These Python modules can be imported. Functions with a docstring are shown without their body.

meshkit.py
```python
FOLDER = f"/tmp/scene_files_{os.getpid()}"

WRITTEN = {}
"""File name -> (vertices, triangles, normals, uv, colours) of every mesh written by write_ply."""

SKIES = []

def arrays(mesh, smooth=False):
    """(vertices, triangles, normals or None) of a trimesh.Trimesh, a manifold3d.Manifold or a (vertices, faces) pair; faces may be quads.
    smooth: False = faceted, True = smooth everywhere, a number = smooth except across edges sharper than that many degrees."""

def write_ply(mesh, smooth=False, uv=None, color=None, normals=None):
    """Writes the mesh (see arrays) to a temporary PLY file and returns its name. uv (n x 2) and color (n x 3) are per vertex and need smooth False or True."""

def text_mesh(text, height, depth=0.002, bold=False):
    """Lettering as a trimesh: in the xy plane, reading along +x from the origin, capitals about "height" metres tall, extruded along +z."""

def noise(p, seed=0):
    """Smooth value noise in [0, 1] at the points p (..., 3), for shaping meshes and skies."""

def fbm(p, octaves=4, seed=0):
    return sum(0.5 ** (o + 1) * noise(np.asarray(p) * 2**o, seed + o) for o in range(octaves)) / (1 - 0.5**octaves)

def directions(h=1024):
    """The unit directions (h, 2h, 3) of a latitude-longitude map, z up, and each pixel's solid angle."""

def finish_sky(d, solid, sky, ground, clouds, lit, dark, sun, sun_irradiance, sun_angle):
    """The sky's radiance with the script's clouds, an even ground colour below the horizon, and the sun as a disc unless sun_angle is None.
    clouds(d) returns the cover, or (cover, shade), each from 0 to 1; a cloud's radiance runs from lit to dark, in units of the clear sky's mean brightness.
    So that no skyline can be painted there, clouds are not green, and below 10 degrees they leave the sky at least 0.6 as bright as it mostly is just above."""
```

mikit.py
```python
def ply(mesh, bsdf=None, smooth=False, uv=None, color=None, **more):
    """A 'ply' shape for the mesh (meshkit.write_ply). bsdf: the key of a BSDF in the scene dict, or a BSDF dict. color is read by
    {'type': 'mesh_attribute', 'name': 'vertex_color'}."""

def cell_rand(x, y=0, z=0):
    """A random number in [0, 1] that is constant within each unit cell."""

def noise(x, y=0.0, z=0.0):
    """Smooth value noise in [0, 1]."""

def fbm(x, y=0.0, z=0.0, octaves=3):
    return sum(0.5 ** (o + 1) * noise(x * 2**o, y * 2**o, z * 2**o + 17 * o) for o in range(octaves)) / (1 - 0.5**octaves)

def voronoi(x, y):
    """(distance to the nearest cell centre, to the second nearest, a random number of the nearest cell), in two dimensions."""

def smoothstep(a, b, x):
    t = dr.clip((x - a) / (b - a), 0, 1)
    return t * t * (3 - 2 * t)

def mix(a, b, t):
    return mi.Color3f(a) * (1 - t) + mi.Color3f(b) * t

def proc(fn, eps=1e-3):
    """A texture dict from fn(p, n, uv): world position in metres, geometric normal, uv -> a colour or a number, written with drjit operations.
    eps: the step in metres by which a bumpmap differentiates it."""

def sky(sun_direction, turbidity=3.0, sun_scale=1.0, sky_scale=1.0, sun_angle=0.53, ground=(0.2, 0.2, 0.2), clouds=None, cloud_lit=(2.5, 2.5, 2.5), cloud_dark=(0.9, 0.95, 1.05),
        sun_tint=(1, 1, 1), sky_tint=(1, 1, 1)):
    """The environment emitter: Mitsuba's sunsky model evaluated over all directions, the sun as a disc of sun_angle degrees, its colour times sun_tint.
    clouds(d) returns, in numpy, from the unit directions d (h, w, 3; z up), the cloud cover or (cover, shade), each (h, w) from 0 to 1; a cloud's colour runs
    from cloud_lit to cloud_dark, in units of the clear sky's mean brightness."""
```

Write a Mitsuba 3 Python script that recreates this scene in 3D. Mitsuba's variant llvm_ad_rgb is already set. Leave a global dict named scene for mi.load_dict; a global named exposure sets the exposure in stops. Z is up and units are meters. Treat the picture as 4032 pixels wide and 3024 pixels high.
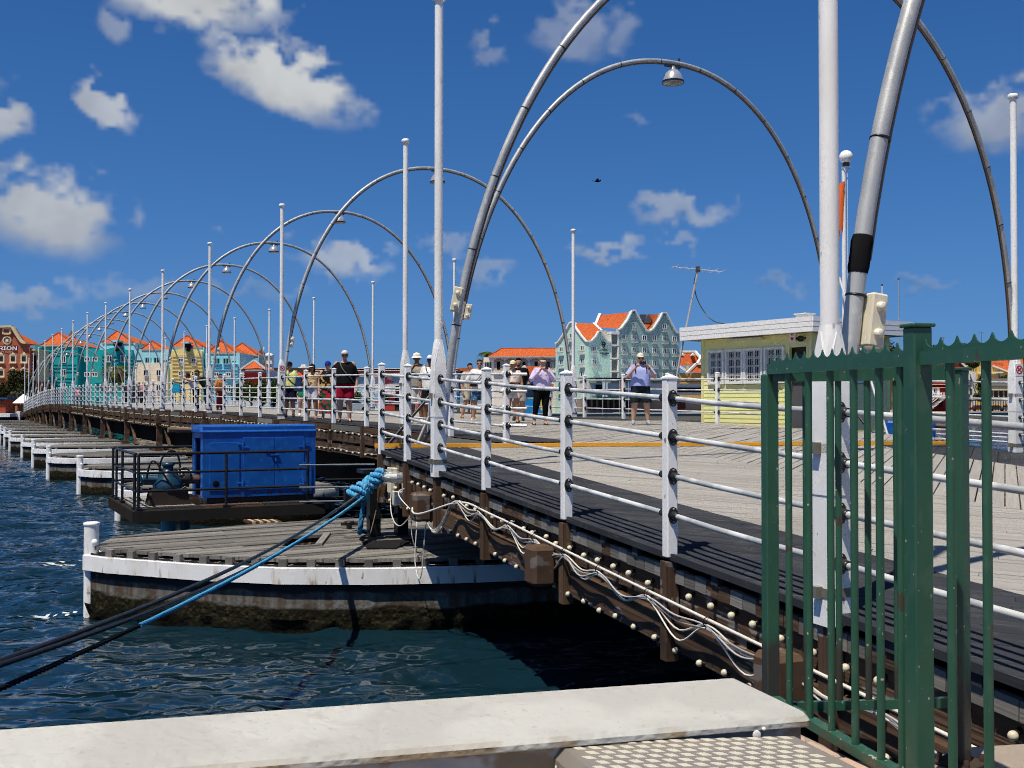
import math, random
import numpy as np, trimesh, shapely
import shapely.geometry as sg
import manifold3d as m3
import drjit as dr
import mitsuba as mi
import mikit, meshkit
from mikit import proc, noise, fbm, voronoi, cell_rand, smoothstep, mix

T = mi.ScalarTransform4f
random.seed(7)
rng = np.random.default_rng(7)
scene, labels = {}, {}

# ------------------------------------------------------------------ camera, sky, exposure
EYE = 3.1                                   # metres above the water
PITCH = math.atan(74 / 4250)
FOV = 2 * math.degrees(math.atan(2016 / 4250))
scene['camera'] = {'type': 'perspective', 'fov': FOV, 'fov_axis': 'x', 'near_clip': 0.1, 'far_clip': 6000.0,
                   'to_world': T().look_at(origin=[0, 0, EYE], target=[0, math.cos(PITCH), EYE + math.sin(PITCH)], up=[0, 0, 1])}
exposure = 1.8
SUN = (-0.236, -0.340, 0.910)
# clouds: azimuth, elevation, half width, half height (degrees), tilt, density, greyness
CLOUDS = [(-16.5, 19.6, 4.5, 1.6, 0, 1.0, .15), (-12.4, 16.2, 4.3, 1.75, -24, 1.0, .2), (-20.8, 14.4, 1.7, .75, -48, .75, .2),
          (-25.1, 13.2, 1.6, .9, 0, .8, .25), (-23.4, 8.9, 3.7, 2.6, -8, .85, .55), (-24.6, 4.9, 2.6, .8, 0, .4, .5),
          (-9.3, 7.4, 2.6, 1.15, -8, .6, .35), (3.2, 18.6, 2.5, 1.5, -10, .34, .3), (5.9, 18.9, .9, 1.5, 20, .3, .3), (-1.0, 18.3, 1.1, .6, -25, .3, .4),
          (9.0, 9.9, 2.6, .75, -4, .5, .4), (5.1, 8.1, 2.0, .6, 0, .5, .4), (8.9, 8.3, 1.0, .4, 0, .28, .4), (-3.6, 8.2, 1.8, .5, 0, .3, .4),
          (-1.6, 6.8, 1.4, .6, 0, .36, .4), (6.9, 14.6, .9, .35, 5, .2, .4), (24.4, 13.3, 2.7, 1.9, 8, .62, .55), (13.9, 6.0, 1.4, .5, -8, .24, 1.),
          (20.9, 6.1, 1.9, .42, 0, .26, 1.), (-20.0, 5.6, 2.8, .7, 0, .22, .5), (-26, 15, 1.2, .8, 0, .2, .4), (-13.5, 5.5, 2.5, .5, 0, .18, .5),
          (-15.5, 8.8, .6, .35, 0, .25, .7), (-12.4, 18.5, 1.6, .6, -30, .35, .3), (-20.4, 18.0, .9, .7, -60, .4, .3)]


def clouds(d):
    az = np.degrees(np.arctan2(d[..., 0], d[..., 1])); el = np.degrees(np.arcsin(np.clip(d[..., 2], -1, 1)))
    q = np.stack([az, el, az * 0], -1)
    n1 = meshkit.fbm(q * .55 + 40, 5, 3); n2 = meshkit.fbm(q * [1.1, 1.5, 1] + 90, 5, 11)
    warp = q[..., :2] + (np.stack([n1, n2], -1) - .5) * 2.4
    cover, shade = np.zeros(az.shape), np.zeros(az.shape)
    for a, e, w, h, tilt, dens, grey in CLOUDS:
        x, y = (warp[..., 0] - a), (warp[..., 1] - e)
        c, s = math.cos(math.radians(tilt)), math.sin(math.radians(tilt))
        xr, yr = x * c + y * s, -x * s + y * c
        yr = np.where(yr < 0, yr * 1.35, yr)
        r = np.sqrt((xr / w) ** 2 + (yr / h) ** 2) + (n2 - .5) * .9
        k = dens * np.clip((1.12 - r) / .62, 0, 1) ** 1.25
        low = np.clip(.5 - yr / (2.0 * h), 0, 1)
        sh = np.clip(grey * (.35 + .9 * low) + (n1 - .5) * .8, 0, 1)
        shade = np.where(k > cover, sh, shade); cover = np.maximum(cover, k)
    away = np.clip((np.abs(az) - 29) / 6, 0, 1) + np.clip((el - 24) / 8, 0, 1)
    g = meshkit.fbm(d * [5, 5, 9] + 5, 5, 21)
    other = np.clip((g - .56) / .16, 0, 1) * np.clip(away, 0, 1) * .85
    shade = np.where(other > cover, .35, shade)
    cover, shade = np.maximum(cover, other), np.where(cover + other > .02, shade, .35)
    haze = .14 * np.exp(-np.clip(el, 0, 90) / 6.5)                  # pale air towards the horizon, all round
    return cover + (1 - cover) * haze, shade


scene['sky_light'] = mikit.sky(SUN, turbidity=2.2, clouds=clouds, cloud_lit=(3.9, 4.05, 4.15), cloud_dark=(1.7, 1.85, 2.05), sky_tint=(.165, .385, .63), sun_tint=(.93, 1.0, 1.07))

# ------------------------------------------------------------------ materials


def f_vc(p, n, uv):
    """The colour that put() packed into the uv of a plainly painted mesh: red and green in u, blue in v."""
    u = dr.floor(uv.x + .5); r = dr.floor(u / 256); g = u - r * 256
    return dr.square(mi.Color3f(r, g, dr.floor(uv.y + .5)) / 255)


VC = proc(f_vc)
PAINTED = ('matte', 'gloss', 'smooth', 'glass', 'steel', 'cloth', 'leaf')


def rgb(*c):
    return {'type': 'rgb', 'value': list(c)}


def two(b):
    return {'type': 'twosided', 'b': b}


def pr(col, rough=.6, **k):
    return {'type': 'principled', 'base_color': col, 'roughness': rough, **k}


def df(col):
    return {'type': 'diffuse', 'reflectance': col}


def bump(b, fn, scale, eps=2e-3):
    return {'type': 'bumpmap', 'arbitrary': proc(fn, eps), 'scale': scale, 'b': b}


def f_dirt(p, n, uv):
    a = fbm(p.x * 1.3, p.y * 1.3, p.z * .9, 4)
    b = fbm(p.x * 9, p.y * 9, p.z * 2.2, 3)
    return smoothstep(.55, .85, a) * .05 + smoothstep(.6, .85, b) * .06


def f_fine(p, n, uv):
    return fbm(p.x * 60, p.y * 60, p.z * 60, 2)


scene['mat_matte'] = two({'type': 'blendbsdf', 'weight': proc(f_dirt), 'a': df(VC), 'b': df(rgb(.13, .115, .09))})
scene['mat_gloss'] = two(pr(VC, .35, specular=.5))
scene['mat_cloth'] = two(df(VC))
scene['mat_smooth'] = two(pr(VC, .25, specular=.5))
scene['mat_glass'] = two(pr(VC, .06, specular=.6))


def f_white(p, n, uv):
    a = fbm(p.x * 3, p.y * 3, p.z * 1.2, 4)
    b = fbm(p.x * 14 + 5, p.y * 14, p.z * 3.0, 3)
    c = noise(p.x * 38, p.y * 38, p.z * 16)
    col = mix((.83, .84, .85), (.74, .74, .72), smoothstep(.45, .75, a))
    col = mix(col, (.52, .49, .44), smoothstep(.68, .86, b) * .5)
    chip = smoothstep(.86, .90, c) * smoothstep(.50, .62, b)
    col = mix(col, (.20, .17, .14), chip * .85)
    st = uv.x * smoothstep(.56, .78, b)                       # hull boards: rust and yellow streaks where uv.x is 1
    col = mix(col, (.46, .36, .20), st * .65)
    return mix(col, (.20, .075, .03), uv.x * smoothstep(.68, .80, b) * smoothstep(.5, .62, a) * .9)


scene['mat_white'] = pr(proc(f_white), .5, specular=.4)


def f_galv(p, n, uv):
    a = fbm(p.x * 5, p.y * 5, p.z * 2.2, 3)
    c = noise(p.x * 26, p.y * 26, p.z * 12)
    col = mix((.36, .38, .40), (.47, .49, .50), smoothstep(.30, .70, a))
    col = mix(col, mix((.46, .48, .49), (.76, .77, .76), smoothstep(.38, .58, a)), uv.x)
    return mix(col, (.66, .67, .66), smoothstep(.70, .86, c) * .4)


scene['mat_galv'] = pr(proc(f_galv), .48, metallic=.3, specular=.5)


def f_deck(p, n, uv):
    idn = dr.floor(uv.y * .1)
    tone = cell_rand(idn, 3)
    g = fbm(uv.x * 1.1 + tone * 31, uv.y * 55, tone * 9, 3)
    s = noise(uv.x * .9, uv.y * 130, 3.0)
    col = mix((.265, .257, .243), (.395, .385, .362), g * .6 + tone * .4)
    col = mix(col, (.12, .112, .102), smoothstep(.76, .96, s) * .4)
    col = col * (1 - (.62 - .30 * tone) * mi.Float(idn > 2990))               # the darker, wetter boards of the pontoons and edges
    st = fbm(p.x * .8, p.y * .8, 1.0, 4)
    return mix(col, (.165, .152, .14), smoothstep(.50, .78, st) * .22)


def h_deck(p, n, uv):
    return noise(uv.x * 2.0, uv.y * 90, 0.0)


scene['mat_deck'] = two(bump(df(proc(f_deck)), h_deck, .002))


def f_grit(p, n, uv):
    tone = cell_rand(dr.floor(uv.y * .1), 5)
    a = fbm(p.x * 2.5, p.y * 2.5, 3., 4)
    s = noise(uv.x * 3.0, uv.y * 60, 3.0)
    col = mix((.030, .034, .042), (.054, .060, .072), a * .7 + tone * .45)
    col = mix(col, (.13, .13, .13), smoothstep(.80, .95, s) * .45)
    return mix(col, (.10, .097, .09), smoothstep(.6, .85, fbm(p.x * 9, p.y * 9, 0., 3)) * .35)


def h_grit(p, n, uv):
    return noise(p.x * 160, p.y * 160, 0.0)


scene['mat_grit'] = two(bump(df(proc(f_grit)), h_grit, .002))


def f_brown(p, n, uv):
    tone = cell_rand(dr.floor(uv.y * .1), 7)
    g = fbm(uv.x * 1.6 + tone * 17, uv.y * 34, tone * 5, 3)
    col = mix((.048, .034, .026), (.145, .094, .066), g * .7 + tone * .3)
    pe = fbm(p.x * 4 + 9, p.y * 4, p.z * 7, 4)
    fl = noise(uv.x * 7, uv.y * 60, 4.0)
    col = mix(col, (.30, .29, .29), smoothstep(.60, .66, pe) * smoothstep(.45, .6, fl) * .6)
    return mix(col, (.035, .028, .025), smoothstep(.55, .8, fbm(p.x * 2, p.y * 2, p.z * 4, 3)) * .6)


scene['mat_brown'] = two(bump(df(proc(f_brown)), h_deck, .004))


def f_conc(p, n, uv):
    a = fbm(p.x * 3.2, p.y * 3.2, p.z * 3.2, 5)
    b = fbm(p.x * 16, p.y * 16, p.z * 12, 4)
    c = noise(p.x * 90, p.y * 90, p.z * 90)
    col = mix((.50, .505, .48), (.435, .437, .415), smoothstep(.40, .65, a))
    col = mix(col, (.35, .342, .318), smoothstep(.60, .80, b) * .45)
    col = mix(col, (.34, .30, .25), smoothstep(.84, .93, c) * .35)
    side = 1 - dr.abs(n.z)
    st = fbm(p.x * 7, p.y * 7, p.z * 10 + 4, 4)
    return mix(col, (.27, .19, .10), side * smoothstep(.46, .56, st) * .8)


def h_conc(p, n, uv):
    return fbm(p.x * 45, p.y * 45, p.z * 45, 3)


scene['mat_conc'] = two(bump(df(proc(f_conc)), h_conc, .007))


def f_green(p, n, uv):
    a = fbm(p.x * 6, p.y * 6, p.z * 3, 4)
    b = fbm(p.x * 24, p.y * 24, p.z * 9, 3)
    c = noise(p.x * 80, p.y * 80, p.z * 50)
    col = mix((.012, .062, .040), (.026, .098, .060), a)
    col = mix(col, (.045, .10, .075), smoothstep(.55, .75, b) * .5)
    col = mix(col, (.35, .35, .30), smoothstep(.88, .93, c) * smoothstep(.48, .6, b))
    low = smoothstep(2.12, 1.95, p.z + (a - .5) * .5) * uv.x           # blackened feet, where put() marks them
    col = mix(col, (.05, .035, .022), smoothstep(.62, .70, b) * smoothstep(.55, .68, a) * .8)
    col = mix(col, (.035, .032, .030), low * .9)
    return mix(col, (.10, .045, .022), smoothstep(1.72, 1.62, p.z + (b - .5) * .2) * smoothstep(.5, .6, b))


scene['mat_green'] = pr(proc(f_green), .42, specular=.5)


def f_blue(p, n, uv):
    a = fbm(p.x * 2.2, p.y * 2.2, p.z * 2.2, 4)
    b = fbm(p.x * 13, p.y * 13, p.z * 9, 4)
    col = mix((.002, .07, .34), (.005, .10, .42), a)
    col = mix(col, (.03, .19, .46), smoothstep(.58, .75, b) * .35)
    low = smoothstep(1.42, 1.15, p.z + (b - .5) * .25)
    return mix(col, (.055, .035, .025), low * smoothstep(.48, .60, b) * .85)


def h_blue(p, n, uv):
    return fbm(p.x * 2.2, p.y * 2.2, p.z * 2.2, 2)


scene['mat_blue'] = bump(pr(proc(f_blue), .38, specular=.5), h_blue, .03, 1e-2)


def f_hull(p, n, uv):
    a = fbm(p.x * 2.4, p.y * 2.4, p.z * 6, 4)
    st = fbm(p.x * 9, p.y * 9, p.z * 1.2, 4)
    b = fbm(p.x * 22, p.y * 22, p.z * 22, 3)
    z = p.z + (a - .5) * .16
    col = mix((.022, .022, .025), (.045, .043, .042), st)
    band = smoothstep(.56, .50, z)
    rust = mix((.085, .062, .048), (.17, .175, .165), smoothstep(.35, .70, st))
    rust = mix(rust, (.15, .05, .022), smoothstep(.40, .52, z) * smoothstep(.45, .6, b))
    rust = mix(rust, (.10, .125, .12), smoothstep(.52, .66, b) * .7)
    col = mix(col, rust, band)
    alg = smoothstep(.36, .30, z)
    ac = mix((.014, .014, .010), (.045, .038, .020), smoothstep(.45, .75, b))
    col = mix(col, ac, alg)
    return mix(col, (.008, .009, .007), smoothstep(.17, .09, z) * .8)


def h_hull(p, n, uv):
    return fbm(p.x * 24, p.y * 24, p.z * 24, 3) * smoothstep(.5, .25, p.z)


scene['mat_hull'] = two(bump(df(proc(f_hull)), h_hull, .02, 4e-3))


scene['mat_steel'] = two(pr(VC, .22, metallic=.7, specular=.5))


def f_roof(p, n, uv):
    idn = dr.floor(uv.x / .28) + 37 * dr.floor(uv.y / .35)
    t = cell_rand(dr.floor(uv.x / .28), dr.floor(uv.y / .35))
    fx = uv.x / .28 - dr.floor(uv.x / .28)
    fy = uv.y / .35 - dr.floor(uv.y / .35)
    col = mix((.46, .095, .032), (.66, .17, .062), t * .6 + .4 * fbm(p.x * .5, p.y * .5, p.z * .5, 3))
    groove = smoothstep(.16, .0, dr.minimum(fx, 1 - fx)) * .55
    return mix(col, (.13, .035, .018), dr.minimum(groove + smoothstep(.12, .0, fy) * .3, 1.0))


def h_roof(p, n, uv):
    return dr.sin(uv.x / .28 * 6.28318) * .5 + .5


scene['mat_roof'] = two(bump(df(proc(f_roof)), h_roof, .03, 1e-2))


def f_mural(p, n, uv):
    a, b, r = voronoi(p.x * .55 + fbm(p.x * .6, p.z * .6, 0., 3) * 2.5, p.z * .55 + fbm(p.x * .6, p.z * .6, 9., 3) * 2.5)
    col = mix((.72, .70, .66), (.62, .10, .09), smoothstep(.35, .36, r))
    col = mix(col, (.10, .32, .60), smoothstep(.55, .56, r))
    col = mix(col, (.75, .48, .08), smoothstep(.74, .75, r))
    col = mix(col, (.25, .48, .62), smoothstep(.86, .87, r))
    return mix(col, (.75, .72, .68), smoothstep(.45, .7, fbm(p.x * 1.2, p.z * 1.2, 2., 3)) * .7)


scene['mat_mural'] = two(df(proc(f_mural)))


def f_pave(p, n, uv):
    a = fbm(p.x * 1.4, p.y * 1.4, 0., 4)
    b = fbm(p.x * 18, p.y * 18, 0., 3)
    return mix((.34, .30, .26), (.22, .14, .09), smoothstep(.4, .7, a) * .6 + b * .3)


scene['mat_pave'] = two(bump(df(proc(f_pave)), h_conc, .007))


def f_waterc(p, n, uv):
    a = fbm(p.x * .12, p.y * .12, 0., 3)
    return mix((.0025, .012, .022), (.004, .019, .030), a)


def h_water(p, n, uv):
    k = dr.clip(30.0 / dr.maximum(p.y, 8.0), .4, 1.4)
    return (fbm(p.x * 1.9 + p.y * .4, p.y * 3.1, .3, 2) + .22 * noise(p.x * 7.5, p.y * 10.0, 4.)) * k


scene['mat_water'] = bump(pr(proc(f_waterc), .05, specular=.52), h_water, .05, 1e-2)
scene['mat_leaf'] = two(df(VC))


def f_hill(p, n, uv):
    a = fbm(p.x * .08, p.y * .08, p.z * .12, 4)
    return mix((.045, .055, .022), (.15, .13, .085), smoothstep(.4, .65, a))


scene['mat_hill'] = two(df(proc(f_hill)))

# ------------------------------------------------------------------ mesh helpers
A = lambda *x: np.array(x, float)


def unit(v):
    v = np.asarray(v, float)
    return v / (np.linalg.norm(v) + 1e-12)


def rotz(a):
    c, s = math.cos(a), math.sin(a)
    return np.array([[c, -s, 0], [s, c, 0], [0, 0, 1.0]])


def frame(z):
    z = unit(z)
    x = np.cross(z, [0, 0, 1.0]) if abs(z[2]) < .95 else np.cross(z, [0, 1.0, 0])
    x = unit(x)
    return x, np.cross(z, x), z


def outward(v, f):
    """The triangles turned so that the piece's normals point outwards."""
    v, f = np.asarray(v, float), np.asarray(f, int)
    q = v - v.mean(0)
    return f if np.einsum('ij,ij->', q[f[:, 0]], np.cross(q[f[:, 1]], q[f[:, 2]])) >= 0 else f[:, ::-1]


class MB:
    """Collects geometry; boxes and caps keep their own vertices so that vertex normals stay flat there."""

    def __init__(s, col=(.5, .5, .5)):
        s.V, s.F, s.C, s.U, s.n, s.col = [], [], [], [], 0, col

    def add(s, v, f, col=None, uv=None):
        v = np.asarray(v, float); f = np.asarray(f, int)
        s.V.append(v); s.F.append(f + s.n); s.n += len(v)
        s.C.append(np.broadcast_to(np.asarray(s.col if col is None else col, float), (len(v), 3)))
        s.U.append(np.zeros((len(v), 2)) if uv is None else np.asarray(uv, float))
        return s

    def flat(s, v, f, col=None):
        f = outward(v, f); v = np.asarray(v, float)[f.ravel()]
        return s.add(v, np.arange(len(v)).reshape(-1, 3), col)

    def mesh(s, m, col=None, flat=False):
        if hasattr(m, 'to_mesh'):
            q = m.to_mesh(); v, f = np.array(q.vert_properties[:, :3]), np.array(q.tri_verts)
        else:
            v, f = np.array(m.vertices), np.array(m.faces)
        return s.flat(v, f, col) if flat else s.add(v, outward(v, f), col)

    def box(s, c, size, R=None, col=None, seed=None):
        """Axis box about c (R: columns are its axes); uv run along its longest axis."""
        h = np.asarray(size, float) / 2; R = np.eye(3) if R is None else np.asarray(R); c = np.asarray(c, float)
        L = int(np.argmax(h)); sd = rng.integers(1, 400) if seed is None else seed
        for ax in range(3):
            a, b = [(1, 2), (2, 0), (0, 1)][ax]
            for sg_ in (1, -1):
                q = np.zeros((4, 3)); q[:, ax] = sg_ * h[ax]
                q[:, a] = np.array([-1, 1, 1, -1]) * h[a] * sg_; q[:, b] = np.array([-1, -1, 1, 1]) * h[b]
                other = [k for k in range(3) if k != L and k != ax] or [a]
                o = other[0]
                uv = np.stack([q[:, L] + sd * 1.37, q[:, o] + .31 * ax + 10 * sd + 3], 1)
                s.add(q @ R.T + c, [[0, 1, 2], [0, 2, 3]] if np.linalg.det(R) > 0 else [[0, 2, 1], [0, 3, 2]], col, uv)
        return s

    def rbox(s, c, size, r=.01, R=None, col=None):
        h = np.asarray(size, float) / 2; R = np.eye(3) if R is None else np.asarray(R)
        r = min(r, h.min() * .9)
        pts = [[sx * (h[0] - (r if k != 0 else 0)), sy * (h[1] - (r if k != 1 else 0)), sz * (h[2] - (r if k != 2 else 0))]
               for sx in (-1, 1) for sy in (-1, 1) for sz in (-1, 1) for k in range(3)]
        m = trimesh.PointCloud(pts).convex_hull
        return s.flat(np.array(m.vertices) @ R.T + np.asarray(c, float), m.faces, col)

    def bar(s, p0, p1, w, t, col=None, up=(0, 0, 1), seed=None):
        """A rectangular bar from p0 to p1: w across, t along up."""
        p0, p1 = np.asarray(p0, float), np.asarray(p1, float)
        x = unit(p1 - p0); y = np.cross(up, x)
        y = unit(y) if np.linalg.norm(y) > 1e-6 else A(1, 0, 0)
        z = np.cross(x, y)
        return s.box((p0 + p1) / 2, (np.linalg.norm(p1 - p0), w, t), np.stack([x, y, z], 1), col, seed)

    def tube(s, pts, r, sides=8, col=None, caps=True):
        p = np.asarray(pts, float); n = len(p)
        r = np.broadcast_to(np.asarray(r, float), (n,))
        t = np.gradient(p, axis=0); t /= np.linalg.norm(t, axis=1, keepdims=True) + 1e-12
        x, y, _ = frame(t[0]); ang = np.arange(sides) * 2 * np.pi / sides
        V = []
        for i in range(n):
            x = unit(x - t[i] * (x @ t[i])); y = np.cross(t[i], x)
            V.append(p[i] + r[i] * (np.cos(ang)[:, None] * x + np.sin(ang)[:, None] * y))
        V = np.array(V); i, j = np.meshgrid(np.arange(n - 1), np.arange(sides), indexing='ij')
        a, b = i * sides + j, i * sides + (j + 1) % sides
        f = np.stack([a, b, b + sides, a, b + sides, a + sides], -1).reshape(-1, 3)
        s.add(V.reshape(-1, 3), f, col)
        if caps:
            k = np.arange(1, sides - 1)
            s.add(V[0], np.stack([k * 0, k + 1, k], 1), col); s.add(V[-1], np.stack([k * 0, k, k + 1], 1), col)
        return s

    def lathe(s, prof, c, axis=(0, 0, 1), sides=16, col=None, uv=None):
        """Profile of (radius, height) rows turned about the axis through c."""
        x, y, z = frame(axis); prof = np.asarray(prof, float); n = len(prof); ang = np.arange(sides) * 2 * np.pi / sides
        if abs(unit(axis)[2]) > .95:
            x, y, z = A(1, 0, 0), A(0, 1, 0), A(0, 0, 1) * np.sign(axis[2])
        V = np.asarray(c, float) + prof[:, None, :1] * (np.cos(ang)[None, :, None] * x + np.sin(ang)[None, :, None] * y) + prof[:, None, 1:] * z
        i, j = np.meshgrid(np.arange(n - 1), np.arange(sides), indexing='ij')
        a, b = i * sides + j, i * sides + (j + 1) % sides
        V = V.reshape(-1, 3)
        return s.add(V, outward(V, np.stack([a, b, b + sides, a, b + sides, a + sides], -1).reshape(-1, 3)), col, uv)

    def ball(s, c, r, col=None, sub=2, sc=(1, 1, 1)):
        m = ICO[sub]
        return s.add(m[0] * r * np.asarray(sc) + np.asarray(c, float), m[1], col)

    def prism(s, poly, z0, z1, col=None, P=None):
        """A polygon (shapely or points) extruded from z0 to z1; P: maps (n,3) local points to world points."""
        g = poly if hasattr(poly, 'exterior') else sg.Polygon(poly)
        m = trimesh.creation.extrude_polygon(g, z1 - z0, engine='earcut'); v = np.array(m.vertices) + [0, 0, z0]
        return s.flat(v if P is None else P(v), m.faces, col)

    def quad(s, a, b, c, d, col=None, uv=None):
        return s.add([a, b, c, d], [[0, 1, 2], [0, 2, 3]], col, uv)


ICO = {k: (np.array(m.vertices), np.array(m.faces)) for k, m in ((k, trimesh.creation.icosphere(k)) for k in (0, 1, 2, 3))}
USED = set()


def numbered(name, parent=None):
    full = name if parent is None else parent + '__' + name
    k, i = full, 0
    while k in USED:
        i += 1; k = '%s_%03d' % (full, i)
    USED.add(k)
    return k


def tag(key, label=None, cat=None, group=None, kind=None):
    d = labels.setdefault(key, {})
    for a, b in (('label', label), ('category', cat), ('group', group), ('kind', kind)):
        if b:
            d[a] = b
    return key


def thing(name, label, cat, group=None):
    return tag(numbered(name), label, cat, group)


def put(name, mb, mat, parent=None, label=None, cat=None, group=None, kind=None):
    k = numbered(name, parent)
    U = np.vstack(mb.U)
    if mat in PAINTED:
        c = np.round(np.sqrt(np.clip(np.vstack(mb.C), 0, 1)) * 255); U = np.stack([c[:, 0] * 256 + c[:, 1], c[:, 2]], 1)
    elif mat in ('green', 'green_worn'):
        U = np.full((len(U), 2), float(mat == 'green_worn')); mat = 'green'
    elif mat in ('rail', 'strake', 'galv', 'white'):               # the brighter kind of the same material is marked by uv.x = 1
        U = np.full((len(U), 2), float(mat in ('rail', 'strake'))); mat = {'rail': 'galv', 'strake': 'white'}.get(mat, mat)
    scene[k] = mikit.ply((np.vstack(mb.V), np.vstack(mb.F)), 'mat_' + mat, smooth=True, uv=U)
    if label or cat or group or kind:
        tag(k, label, cat, group, kind)
    return k


def P3(u, v, y):
    """The point at distance y (along the view) that the photograph shows at pixel (u, v); used to lay the site out in metres."""
    c, s = math.cos(PITCH), math.sin(PITCH)
    a, b = (u - 2016) / 4250, (1512 - v) / 4250
    dy, dz = c - b * s, s + b * c
    return A(a / dy * y, y, EYE + dz / dy * y)


def PZ(u, v, z):
    """As P3, on the level plane of height z."""
    c, s = math.cos(PITCH), math.sin(PITCH)
    b = (1512 - v) / 4250
    return P3(u, v, (z - EYE) * (c - b * s) / (s + b * c))


ORD = 'nearest second third fourth fifth sixth seventh eighth ninth tenth eleventh twelfth thirteenth fourteenth fifteenth sixteenth'.split()


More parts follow.
